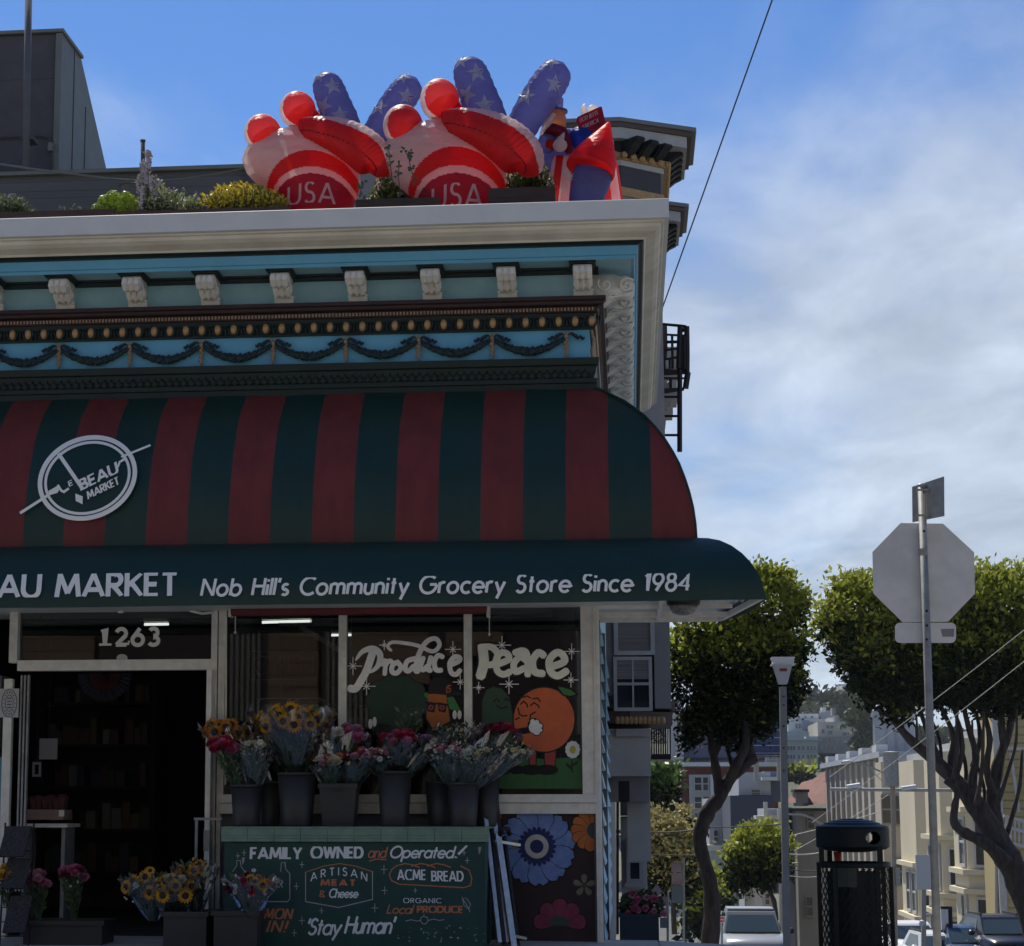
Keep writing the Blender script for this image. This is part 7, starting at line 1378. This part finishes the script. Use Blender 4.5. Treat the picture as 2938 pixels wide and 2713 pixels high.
b = MB(); b.bar(P(2900, 2160, Yy-.3), P(2924, 2330, Yy-.3), .1); b.build('drainpipe', m_vw, t)
for (x0, y0, x1, y1) in ((2762, 2320, 2790, 2400), (2894, 2082, 2934, 2140)): pass
# ---------------- street furniture ----------------
YSg = -.9
t = thing('stop_sign', 'galvanised pole with the back of an octagonal stop sign and plates, at the kerb', 'sign', P(2690, 2713, YSg)); 
b = MB(); b.tube([P(2698, 2960, YSg), P(2644, 1394, YSg)], .029, 14); b.build('pole', m_steel, t, True)
b = MB(); p = P(2644, 1394, YSg); b.lathe([(.031, -.01), (.031, .01), (.02, .02), (.001, .024)], p, 12); b.build('pole_cap', m_steel, t)
Ys = YSg+.04; m_sgb = mat('sign_back_aluminium', (.62, .625, .63), .5, (.50, .505, .51), 4, 0, .15)
oc = [(2503, 1583), (2584, 1500), (2706, 1502), (2795, 1584), (2797, 1703), (2720, 1783), (2590, 1785), (2506, 1702)]
def plate(name, pts, Y, m_, th=.004): b = MB(); k = len(pts); b.add([P(x, y, Y) for x, y in pts]+[P(x, y, Y)+Vector((0, th, 0)) for x, y in pts], [tuple(range(k)), tuple(range(k, 2*k))[::-1]]+[(i, i+k, (i+1) % k+k, (i+1) % k) for i in range(k)]); return b.build(name, m_, t)
plate('octagon_plate', oc, Ys, m_sgb); plate('octagon_face', oc, Ys+.006, mat('stop_red', (.5, .02, .03), .4), .001)
def rr_(x0, y0, x1, y1, r): return [(cx+r*math.cos(R(a)), cy+r*math.sin(R(a))) for cx, cy, s0 in ((x1-r, y1-r, 0), (x0+r, y1-r, 90), (x0+r, y0+r, 180), (x1-r, y0+r, 270)) for a in (s0, s0+30, s0+60, s0+90)]
plate('lower_plate', rr_(2568, 1786, 2743, 1844, 14), Ys, m_sgb); plate('sticker', [(2699, 1804), (2738, 1803), (2737, 1826), (2704, 1826)], Ys-.003, mat('grey_sticker', (.20, .2, .21), .6), .002)
b = MB(); A_, B_ = P(2617, 1396, YSg+.10), P(2709, 1366, YSg-.12); C2, D2 = P(2710, 1480, YSg-.12), P(2618, 1498, YSg+.10); n = Vector((.0, .006, 0)); b.add([A_, B_, C2, D2, A_+n, B_+n, C2+n, D2+n], [(0, 1, 2, 3), (7, 6, 5, 4), (0, 4, 5, 1), (1, 5, 6, 2), (2, 6, 7, 3), (3, 7, 4, 0)]); b.build('street_name_plate', m_steel, t)
for y in (1405, 1478): b = MB(); b.bar(P(2630, y, YSg-.03), P(2664, y, YSg-.03), .014); b.build('bracket', m_steel, t)
for x, y in ((2651, 1523), (2659, 1752), (2659, 1794), (2659, 1834)): b = MB(); b.ball(P(x, y, YSg-.03), .010, n=8); b.build('bolt', m_iron, t)
b = MB(); b.tube([P(2648, 1574, YSg), P(2649, 1594, YSg)], .033, 14); b.build('clamp', m_steel, t)
# litter bin
YB_ = 4.2; c = P(2456, 2700, YB_); c.z = ground(c.x, YB_); k_ = 20.6/FPX; r = 100*k_
t = thing('litter_bin', 'round dark green lattice litter bin with a domed lid on the corner', 'litter bin', c); m_bin = mat('bin_green', (.007, .011, .010), .5, (.005, .008, .008), 10, spec=.25)
H = lambda py: P(2456, py, YB_).z-c.z
def zl(prof, nm, n=40, m_=None): b = MB(); b.lathe(prof, c, n, close=False); return b.build(nm, m_ or m_bin, t, nm != 'lid')
zl([(r*1.0, H(2376)), (r*.98, H(2370)), (r*.78, H(2364)), (r*.76, H(2361)), (r*.6, H(2356)), (r*.58, H(2354)), (r*.36, H(2351)), (r*.34, H(2349)), (.001, H(2347))], 'lid')
b = MB(); zb0, zb1 = H(2428), H(2377); nn = 120; hole = [(-.62, .055), (-.1, 0)]
for k in range(nn):
    a0, a1 = 2*PI*k/nn, 2*PI*(k+1)/nn; am = (a0+a1)/2
    ang = (am-(-PI/2+.5)+PI) % (2*PI)-PI; half = .23; rows = 24
    for j in range(rows):
        z0 = zb0+(zb1-zb0)*j/rows; z1 = zb0+(zb1-zb0)*(j+1)/rows; zm = ((z0+z1)/2-(zb0+zb1)/2)/((zb1-zb0)*.36)
        opp = abs((am-(PI/2-.45)+PI) % (2*PI)-PI)
        if (ang/half)**2+zm**2 < 1 or (opp/half)**2+zm**2 < 1: continue
        b.add([(c.x+r*math.cos(a0), c.y+r*math.sin(a0), c.z+z0), (c.x+r*math.cos(a1), c.y+r*math.sin(a1), c.z+z0), (c.x+r*math.cos(a1), c.y+r*math.sin(a1), c.z+z1), (c.x+r*math.cos(a0), c.y+r*math.sin(a0), c.z+z1)], [(0, 1, 2, 3)])
b.build('upper_drum', m_bin, t); zl([(r, H(2428)), (r*.9, H(2436)), (r*.4, H(2444)), (.001, H(2445))], 'drum_floor')
zl([(r*1.0, H(2488)), (r*1.01, H(2484)), (r*1.01, H(2474)), (r*.98, H(2472)), (r*.96, H(2488))], 'rim')
for a in (-2.75, -.85, .6, 2.2): b = MB(); x, y = c.x+r*.97*math.cos(a), c.y+r*.97*math.sin(a); b.bar((x, y, c.z+H(2486)), (x, y, c.z+H(2426)), .045); b.build('post', m_bin, t)
for a in (-2.9, -2.2, -.98, -.76, -.2, .8, 1.8): b = MB(); x, y = c.x+r*math.cos(a), c.y+r*math.sin(a); b.bar((x, y, c.z-.02), (x, y, c.z+H(2486)), .04, .03); b.build('stile', m_bin, t)
lat = MB(); zb_, zt_ = .02, H(2489); nl = 34; ring_ = 14
for s_ in (1, -1):
    for k in range(nl):
        a0 = 2*PI*k/nl; prev = None
        for j in range(ring_+1):
            a = a0+s_*j*(2*PI/nl)*.62; z = zb_+(zt_-zb_)*j/ring_; p = Vector((c.x+r*(.985+.004*s_)*math.cos(a), c.y+r*(.985+.004*s_)*math.sin(a), c.z+z))
            if prev is not None:
                tg = Vector((-math.sin(a), math.cos(a), 0))*.0085; lat.add([prev-tg, prev+tg, p+tg, p-tg], [(0, 1, 2, 3)])
            prev = p
lat.build('lattice', m_bin, t)['kind'] = 'stuff'
b = MB(); b.lathe([(r*.70, .03), (r*.74, zt_*.96)], c, 24, close=False); b.build('liner', m_black, t)
b = MB(); p0, p1 = P(2406, 2545, YB_-.36), P(2458, 2490, YB_-.36); pts = [(p0.x+(p1.x-p0.x)*k/4, 0) for k in range(5)]
for k in range(4):
    x0, x1 = pts[k][0], pts[k+1][0]; y0, y1 = [c.y-math.sqrt(max(.0, (r*1.03)**2-(x-c.x)**2)) for x in (x0, x1)]; b.add([(x0, y0, p0.z), (x1, y1, p0.z), (x1, y1, p1.z), (x0, y0, p1.z)], [(0, 1, 2, 3)])
b.build('notice_plate', mat('bin_notice', (.055, .06, .05), .6, (.03, .04, .03), 12), t)
t = thing('paper_cup', 'red crumpled cup resting on the litter bin rim', 'cup', P(2404, 2468, YB_)); b = MB(); p = P(2404, 2470, YB_); b.lathe([(.025, 0), (.034, .07), (.038, .075)], p, 12); b.build('cup_body', mat('cup_red', (.42, .03, .02), .5), t); b = MB(); b.lathe([(.039, .076), (.03, .085), (.001, .086)], p, 12); b.build('cup_lid', mat('cup_lid', (.42, .03, .02), .5), t)
# lamp post
YL = 16; t = thing('street_lantern', 'white tapered lantern on a square perforated post', 'street lamp', P(2248, 2700, YL)); m_lpost = mat('post_grey', (.30, .30, .29), .6, (.25, .25, .24), 4); m_lamp = mat('lantern_white', (.74, .75, .76), .35, (.68, .69, .70), 3, trans=.25)
b = MB(); b.bar(P(2258, 2730, YL), P(2246, 1970, YL), .105, .105); b.build('post', m_lpost, t)
b = MB(); p = P(2247, 1968, YL)
for k, y in enumerate((1998, 2022, 2083, 2145, 2210)): bb = MB(); q = P(2249, y, YL-.06); bb.ball((q.x, q.y, q.z), .014, n=8); bb.build('post_hole', m_iron, t)
def sq(zw): return [(zw[0]*sx, zw[0]*sy) for sx, sy in ((-1, -1), (1, -1), (1, 1), (-1, 1))]
def frus(px, levels, nm, m_): 
    b = MB(); c0 = P(px, levels[0][0], YL)
    for y, w_ in levels: z = P(px, y, YL).z; h = w_/2*32.4/FPX; b.v += [(c0.x-h, YL-h, z), (c0.x+h, YL-h, z), (c0.x+h, YL+h, z), (c0.x-h, YL+h, z)]
    for i in range(len(levels)-1):
        for k in range(4): b.f.append((4*i+k, 4*i+(k+1) % 4, 4*i+4+(k+1) % 4, 4*i+4+k)); b.m.append(0)
    b.f += [(3, 2, 1, 0), tuple(range(len(b.v)-4, len(b.v)))]; b.m += [0, 0]; b.build(nm, m_, t)
frus(2246, [(1963, 22), (1960, 26), (1909, 52)], 'lantern_body', m_lamp); frus(2246, [(1908.5, 66), (1905, 66), (1903, 58), (1892, 60), (1889, 64), (1886, 64)], 'lantern_cap', m_lamp)
b = MB(); p0, p1 = P(2237, 1925, YL-.135), P(2258, 1917, YL-.135); b.box(p0.x, YL-.142, p0.z, p1.x, YL-.125, p1.z); b.build('red_label', mat('label_red', (.28, .05, .06), .6), t)
# billboard
t = thing('billboard', 'dark blue ruled billboard beyond the tree with a white numeral one', 'billboard', P(2200, 2200, 120)); Yq = 120; m_bb = mat('billboard_blue', (.015, .035, .115), .4, (.012, .028, .095), .3)
slab('panel', 2154, 2068, 2250, 2166, Yq, .6, m_bb, t); slab('white_patch', 2161, 2074, 2192, 2089, Yq-.03, .02, m_vw, t)
for y in (2094, 2116, 2138, 2160): slab('ruled_line', 2156, y-1, 2250, y+1, Yq-.03, .02, m_vw, t)
b = MB(); b.bar(P(2170, 2166, Yq+.3), P(2170, 2240, Yq+.3), .3); b.bar(P(2236, 2166, Yq+.3), P(2236, 2240, Yq+.3), .3); b.build('support', m_steel, t)
ab = P(2171, 2112, Yq); letters('1', .14, size=P(2171, 2097, Yq).z-ab.z, x=ab.x, y=ab.z).map(lambda x, y, z: (x, Yq-.03+z, y)).build('numeral', m_ink, t)
slab('text_bar', 2187, 2097, 2212, 2099, Yq-.03, .02, c_lgrey, t); slab('text_bar', 2187, 2104, 2206, 2105.5, Yq-.03, .02, c_slate, t)
slab('walkway', 2150, 2168, 2250, 2172, Yq-.8, .8, m_vb, t)
# signs on the left kerb
def post_sign(name, label, px, yt, yb, Y, plates, pw=.05):
    t = thing(name, label, 'sign', P(px, yb, Y)); b = MB(); b.tube([P(px, yb, Y), P(px, yt, Y)], pw/2, 8); b.build('pole', m_steel, t)
    for x0, y0, x1, y1, m_ in plates: slab('plate', x0, y0, x1, y1, Y-pw, .012, m_, t)
m_pk = mat('faded_red_sign', (.26, .14, .14), .6, (.34, .26, .26), 1.2, stretch=(1, 1, 5)); m_gs = mat('grey_green_sign', (.13, .16, .16), .6); m_wsg = mat('white_sign_panel', (.48, .50, .53), .5)
post_sign('parking_sign', 'tall post with faded red parking plates left of the twisting trunk', 1962, 2460, 2700, 30, [(1926, 2472, 1956, 2502, m_pk), (1927, 2504, 1957, 2538, m_pk), (1927, 2540, 1960, 2590, m_gs)])
post_sign('parking_sign', 'low post of faded plates beside the pink geraniums', 1916, 2560, 2700, 26, [(1892, 2572, 1916, 2600, m_pk), (1893, 2602, 1918, 2630, m_pk), (1894, 2632, 1918, 2662, m_gs)])
t = thing('warning_sign', 'pale diamond sign behind the geraniums', 'sign', P(1884, 2600, 22)); b = MB(); b.prism([(q[0], q[1]) for q in [(lambda p: (p.x, p.z))(P(x, y, 22)) for x, y in ((1884, 2536), (1900, 2556), (1884, 2576), (1868, 2556))]], 'y', 22, 22.01); b.build('diamond_plate', mat('pale_pink_sign', (.34, .26, .26), .6), t); b = MB(); b.tube([P(1884, 2720, 22.04), P(1884, 2540, 22.04)], .02, 8); b.build('pole', m_steel, t)
t = thing('no_entry_sign', 'small white square sign with a red no entry disc by the tree base', 'sign', P(2071, 2690, 40)); slab('plate', 2062, 2628, 2080, 2648, 40, .02, m_wsg, t); b = MB(); cc = P(2071, 2638, 39.98); b.prism([(cc.x+.065*math.cos(a), cc.z+.065*math.sin(a)) for a in [2*PI*k/16 for k in range(16)]], 'y', 39.97, 39.985); b.build('red_disc', mat('no_entry_red', (.5, .05, .05), .5), t); slab('white_bar', 2065, 2636, 2077, 2639.5, 39.96, .008, m_wsg, t); b = MB(); b.tube([P(2071, 2720, 40.05), P(2071, 2630, 40.05)], .03, 8); b.build('pole', m_steel, t)
t = thing('panel_sign', 'tall blank white panel sign on a post between the bin and the stop sign pole', 'sign', P(2650, 2690, 50)); slab('panel', 2630, 2452, 2672, 2552, 50, .05, m_wsg, t); b = MB(); b.bar(P(2650, 2720, 50.1), P(2650, 2500, 50.1), .14); b.build('post', m_lpost, t); b = MB(); b.ball(P(2645, 2648, 49.8), .1, n=8); b.build('white_knob', m_wsg, t)
t = thing('street_notice', 'small framed notice board behind the parked cars', 'sign', P(2718, 2680, 52)); slab('board', 2702, 2608, 2724, 2676, 52, .1, m_wsg, t); slab('frame', 2700, 2600, 2732, 2608, 52, .1, m_iron, t); slab('frame', 2724, 2608, 2732, 2700, 52, .1, m_iron, t)
# utility pole with transformer and street lights
YU = 62; t = thing('utility_pole', 'wooden utility pole with a grey transformer and curved lamp arm', 'utility pole', P(2568, 2720, YU)); m_pole = mat('pole_wood', (.30, .26, .21), .8, (.24, .2, .16), 3)
b = MB(); b.tube([P(2570, 2740, YU), P(2560, 2180, YU)], .085, 10); b.build('pole', m_pole, t); b = MB(); b.lathe([(.26, 0), (.28, .05), (.28, 1.15), (.31, 1.18), (.31, 1.24), (.001, 1.28)], P(2558, 2256, YU), 16, close=False); b.build('transformer', m_steel, t)
b = MB(); b.tube([P(2556, 2226, YU), P(2524, 2212, YU), P(2484, 2194, YU), P(2440, 2186, YU), P(2414, 2188, YU)], .035, 6); b.tube([P(2556, 2260, YU), P(2520, 2230, YU), P(2490, 2198, YU)], .014, 5); b.build('lamp_arm', m_lpost, t); b = MB(); b.tube([P(2418, 2188, YU), P(2440, 2184, YU)], .07, 8); b.build('lamp_head', m_wsg, t)
b = MB(); b.box(P(2568, 2500, YU).x, YU-.2, P(2568, 2540, YU).z, P(2580, 2500, YU).x, YU+.1, P(2568, 2490, YU).z); b.build('meter_box', m_steel, t)
t = thing('traffic_mast', 'long thin signal mast arm with small bright lamps crossing before the tan building', 'street light', P(2740, 2268, 70)); Ya = 70; b = MB(); b.tube([P(2382, 2264, Ya), P(2862, 2268, Ya)], .07, 8); b.build('mast_arm', m_steel, t)
for x0, x1, y in ((2430, 2468, 2254), (2586, 2628, 2259)): b = MB(); b.tube([P(x0, y+4, Ya), P(x1, y-2, Ya)], .10, 8); b.build('lamp_head', m_wsg, t)
b = MB(); b.tube([P(2862, 2268, Ya), P(2862, 2720, Ya)], .1, 8); b.build('mast', m_steel, t)
t = thing('street_light', 'curved lamp arm reaching left below the red roof', 'street light', P(2350, 2366, 80)); b = MB(); b.tube([P(2360, 2366, 80), P(2330, 2346, 80), P(2300, 2336, 80), P(2264, 2335, 80)], .06, 6); b.build('lamp_arm', m_lpost, t); b = MB(); b.tube([P(2360, 2366, 80), P(2360, 2720, 80)], .1, 8); b.build('pole', m_lpost, t)
t = thing('street_light', 'straight lamp arm with a pale head beside the lantern post', 'street light', P(2240, 2410, 86)); b = MB(); b.tube([P(2244, 2402, 86), P(2150, 2400, 86)], .07, 6); b.build('lamp_arm', m_lpost, t); b = MB(); b.tube([P(2210, 2398, 86), P(2236, 2388, 86)], .1, 6); b.build('lamp_head', m_wsg, t); b = MB(); b.tube([P(2240, 2402, 86), P(2244, 2720, 86)], .12, 8); b.build('pole', m_lpost, t)
# wires
def wire(label, pts, Y, r, m_=m_iron, Y2=None, group='wires over the side street'):
    n = 14; b = MB(); (x0, y0), (x1, y1) = pts[0], pts[-1]; sag = pts[1] if len(pts) > 2 else None; Y2 = Y if Y2 is None else Y2; q = []
    A_, B_ = P(x0, y0, Y), P(x1, y1, Y2); L_ = (A_-B_).length
    for k in range(n+1): t_ = k/n; p = A_.lerp(B_, t_); p.z -= 4*t_*(1-t_)*(sag or 0); q.append(p)
    b.tube(q, r, 5); o = b.build('wire', m_); tag(o, label, 'wire', group); return o
wire('long dark cable slanting down from the top of the sky behind the cornice', [(2226, -30), (1898, 890)], 7., .010, Y2=14., group=None)
for lab_, a, c, Y, r, m_ in (('upper pale guy wire crossing the ficus limbs', (2960, 1790), (2380, 2230), 40, .010, m_steel), ('second guy wire under the upper one at the ficus', (2960, 1880), (2330, 2360), 40, .010, m_steel), ('dark cable from the lantern post to the pole', (2010, 2372), (2262, 2362), 70, .02, m_iron), ('pale cable running low past the dark tree', (2066, 2478), (2290, 2475), 80, .03, m_steel), ('lowest pale cable across the far street', (2084, 2508), (2268, 2513), 84, .03, m_steel), ('thin cable crossing beneath the red roof', (2256, 2400), (2520, 2330), 80, .02, m_steel), ('dark cable past the yellow blooming tree', (1850, 2386), (2008, 2378), 60, .02, m_iron), ('thin cable at the yellow tree base', (1850, 2448), (2016, 2450), 60, .015, m_iron), ('pale cable left of the bin, upper', (2262, 2450), (2354, 2446), 70, .03, m_steel), ('fine cable rising to the lamp head', (2280, 2440), (2548, 2280), 66, .015, m_steel), ('dark low cable left of the bin', (2262, 2492), (2350, 2496), 70, .02, m_iron), ('pale cable left of the bin, lower', (2262, 2512), (2350, 2514), 70, .02, m_steel), ('twin far cable near the pole foot', (1990, 2560), (2090, 2562), 120, .04, m_steel), ('lower far cable near the pole foot', (1990, 2585), (2090, 2585), 120, .04, m_steel)): wire(lab_, [a, .05, c], Y, r, m_)
# ---------------- cars ----------------
def cpaint(n, c): return mat('car_paint_'+n, c, .25, spec=.6)
m_cglass = mat('car_glass', (.035, .05, .055), .06, spec=.7); m_cdark = cpaint('cab_dark', (.10, .105, .11)); m_tyre = mat('tyre', (.02, .02, .02), .9); m_head = mat('headlight', (.55, .56, .58), .15, spec=.7)
def car(name, label, px, pyt, Y, wpx, paint, tall=1.45, pickup=False, rot=0., group='parked cars on the steep street'):
    sc = (Y-CAM.y)/FPX; w_ = wpx*sc; p = P(px, pyt, Y); g = p.z-tall; t = thing(name, label, 'car', (0, 0, 0), group); k = w_/1.8; h = tall
    def prof_loft(secs, nm, m_, smooth=True):    # sections along the length: (y, [(halfwidth, z)...])
        b = MB(); n = len(secs[0][1])
        for y, s_ in secs: b.v += [(-x, y, z) for x, z in s_]+[(x, y, z) for x, z in s_[::-1]]
        m2 = 2*n
        for i in range(len(secs)-1):
            for j in range(m2): b.f.append((i*m2+j, i*m2+(j+1) % m2, (i+1)*m2+(j+1) % m2, (i+1)*m2+j)); b.m.append(0)
        b.f += [tuple(range(m2))[::-1], tuple(range((len(secs)-1)*m2, len(secs)*m2))]; b.m += [0, 0]; return b.build(nm, m_, t, smooth)
    hb_ = h*.62; hw = w_/2
    prof_loft([(0, [(hw*.75, .3), (hw*.82, .5), (hw*.8, hb_*.8), (hw*.6, hb_*.86)]), (.25, [(hw*.9, .25), (hw*.97, .5), (hw*.95, hb_*.88), (hw*.75, hb_*.97)]), (1.2, [(hw*.95, .22), (hw, .5), (hw*.98, hb_*.95), (hw*.82, hb_*1.06)]), (3.6, [(hw*.95, .22), (hw, .5), (hw*.99, hb_), (hw*.88, hb_*1.06)]), (4.5, [(hw*.85, .3), (hw*.95, .5), (hw*.93, hb_*.95), (hw*.8, hb_*1.0)])], 'body', paint)
    prof_loft([(1.15, [(hw*.86, hb_*1.0), (hw*.80, hb_*1.05)]), (1.75, [(hw*.88, hb_*1.0), (hw*.70, h*.965)]), (2.0, [(hw*.88, hb_*1.0), (hw*.68, h)]), (3.3, [(hw*.88, hb_*1.0), (hw*.68, h*.99)]), (4.1, [(hw*.86, hb_*1.0), (hw*.78, hb_*1.08)])], 'cabin', paint if not pickup else m_cdark, False)
    def quad(nm, pts, m_): b = MB(); b.add(pts, [(0, 1, 2, 3)]); b.add([(x, y+.012, z-.008) for x, y, z in pts], [(3, 2, 1, 0)]); b.build(nm, m_, t)
    quad('windscreen', [(-hw*.78, 1.17, hb_*1.10), (hw*.78, 1.17, hb_*1.10), (hw*.64, 1.715, h*.945), (-hw*.64, 1.715, h*.945)], m_cglass)
    for s_ in (-1, 1):
        b = MB(); b.add([(s_*hw*.885, 1.75, hb_*1.08), (s_*hw*.885, 3.5, hb_*1.08), (s_*hw*.715, 3.1, h*.93), (s_*hw*.72, 2.0, h*.93)], [(0, 1, 2, 3)]); b.build('side_window', m_cglass, t)
        b = MB(); b.ball((s_*hw*.68, .12, hb_*.72), .16, .1, .09, 10); b.build('headlight', m_head, t, True)
        b = MB(); b.ball((s_*(hw+.10), 1.45, hb_*1.12), .12, .09, .085, 10); b.build('mirror', m_black if pickup else paint, t, True)
        for yy in (.85, 3.6): b = MB(); b.tube([(s_*(hw-.2), yy, .32), (s_*(hw+.005), yy, .32)], .32, 16); b.build('wheel', m_tyre, t)
    b = MB(); b.bar((-hw*.6, 1.14, hb_*1.07), (hw*.35, 1.14, hb_*1.085), .02); b.build('wiper', m_black, t)
    b = MB(); b.box(-hw*.45, -.02, hb_*.55, hw*.45, .02, hb_*.78); b.build('grille', m_black, t)
    if pickup: b = MB(); b.box(-hw*.67, 1.9, h-.005, hw*.67, 3.2, h+.03); b.build('roof', paint, t)
    else:
        for s_ in (-1, 1): b = MB(); b.bar((s_*hw*.6, 1.95, h+.03), (s_*hw*.6, 3.3, h+.03), .05); b.build('roof_rail', m_black, t)
    t.location = (p.x, Y, g); sl = math.atan((ground(3, Y+4)-ground(3, Y))/4.); t.rotation_euler = (-sl*0+ (0), 0, rot); return t
car('parked_pickup', 'white topped old pickup facing uphill by the lantern post', 2165, 2619, 41, 196, cpaint('silver', (.26, .27, .28)), 1.75, True)
car('parked_car', 'white family car with roof rails behind the stop sign pole', 2652, 2652, 62, 140, cpaint('white', (.62, .63, .64)), 1.7, rot=.12)
car('parked_car', 'small white car half hidden behind the stop sign pole', 2716, 2684, 50, 100, cpaint('white_small', (.58, .59, .60)), 1.45, rot=.1)
car('parked_car', 'dark blue car between the stop sign pole and the black car', 2810, 2666, 50, 126, cpaint('blue', (.02, .035, .08)), 1.45, rot=.12)
car('parked_car', 'black car cut by the right edge of the picture', 2926, 2634, 50, 170, cpaint('black', (.012, .012, .014)), 1.65, rot=.15)
m_cfar = [cpaint('far_white', (.6, .6, .6)), cpaint('far_silver', (.4, .42, .44)), cpaint('far_dark', (.05, .05, .06))]
for k, (x, y, Y, lab_) in enumerate(((1960, 2606, 330, 'nearest small pale car on the far street beside the sign post'), (1955, 2628, 300, 'white car low on the far street'), (1962, 2590, 370, 'dark car behind the pale ones on the far street'), (1924, 2620, 300, 'white car at the left kerb of the far street'), (1930, 2600, 340, 'silver car at the left kerb of the far street'), (1968, 2570, 420, 'distant silver car on the far street'))):
    c_ = P(x, y, Y); t = thing('far_car', lab_, 'car', c_, 'small cars on the far street'); b = MB(); b.box(c_.x-1.2, Y, c_.z, c_.x+1.2, Y+4.4, c_.z+.9); b.build('body', m_cfar[k % 3], t); b = MB(); b.prism([(Y+.9, c_.z+.9), (Y+1.6, c_.z+1.55), (Y+3.2, c_.z+1.55), (Y+4, c_.z+.9)], 'x', c_.x-1., c_.x+1.); b.build('cabin', m_cglass, t)
# ---------------- across the street, behind the camera: what the shop glass mirrors ----------------
m_plank = mat('tan_planks', (.17, .115, .075), .8, (.12, .08, .055), 1.5, stretch=(.3, .3, 3)); m_ob = mat('opposite_brown', (.045, .033, .03), .8, (.03, .024, .022), 1)
t = thing('opposite_house', 'tan boarded row house across the street behind the viewer, mirrored in the shop glass', 'house', (0, -20.5, -.5))
b = MB(); b.box(-22, -27, -1, 16, -20.7, 4.9); b.build('wall', m_ob, t); b = MB(); b.box(-22, -27, 4.9, 16, -20.7, 11); b.build('upper_wall', mat('opposite_cream', (.66, .60, .48), .8, (.58, .52, .42), .6), t)
for (x0, x1, z0, z1) in ((-6.4, -5.5, 2.4, 4.8), (-4.9, -3.5, 3.1, 4.8), (-12.4, -9.6, 3.3, 4.8), (-3.2, -2.2, 3.6, 4.8)):
    z = z0
    while z < z1-.2: b = MB(); b.box(x0, -20.7, z, x1, -20.6+rnd.uniform(0, .02), z+.205); b.build('plank', m_plank, t); z += .22
for x0 in (-7.4, -5.35, -.9):
    for k in range(9): b = MB(); b.box(x0+k*.1, -20.7, 2.2, x0+k*.1+.05, -20.62, 4.6); b.build('slat', m_blind, t)
for x0 in (-14.5, -11, -7.5, -4.5, -.5, 3, 8, 12):
    for z0 in (5.4, 8.0): b = MB(); b.box(x0, -20.7, z0, x0+1.3, -20.6, z0+2.1); f_ = b.build('window', m_vw, t); b = MB(); b.box(x0+.12, -20.6, z0+.12, x0+1.18, -20.59, z0+1.98); b.build('pane', m_pane, f_)
b = MB(); b.box(-22.4, -27, 11, 16.4, -20.2, 11.4); b.build('cornice', m_vw, t)

# ---------------- thin sea air ----------------
hz = MB(); hz.box(-920, -75, -26, 920, 2620, 78); m_hz = bpy.data.materials.new('haze'); m_hz.use_nodes = True; t_ = m_hz.node_tree; t_.nodes.clear()
o_ = N(t_, 'ShaderNodeOutputMaterial'); pvn = N(t_, 'ShaderNodeVolumePrincipled'); pvn.inputs['Color'].default_value = (.80, .90, 1, 1); pvn.inputs['Density'].default_value = .00007; pvn.inputs['Anisotropy'].default_value = .2; t_.links.new(pvn.outputs[0], o_.inputs['Volume'])
hz.build('haze', m_hz)['kind'] = 'stuff'
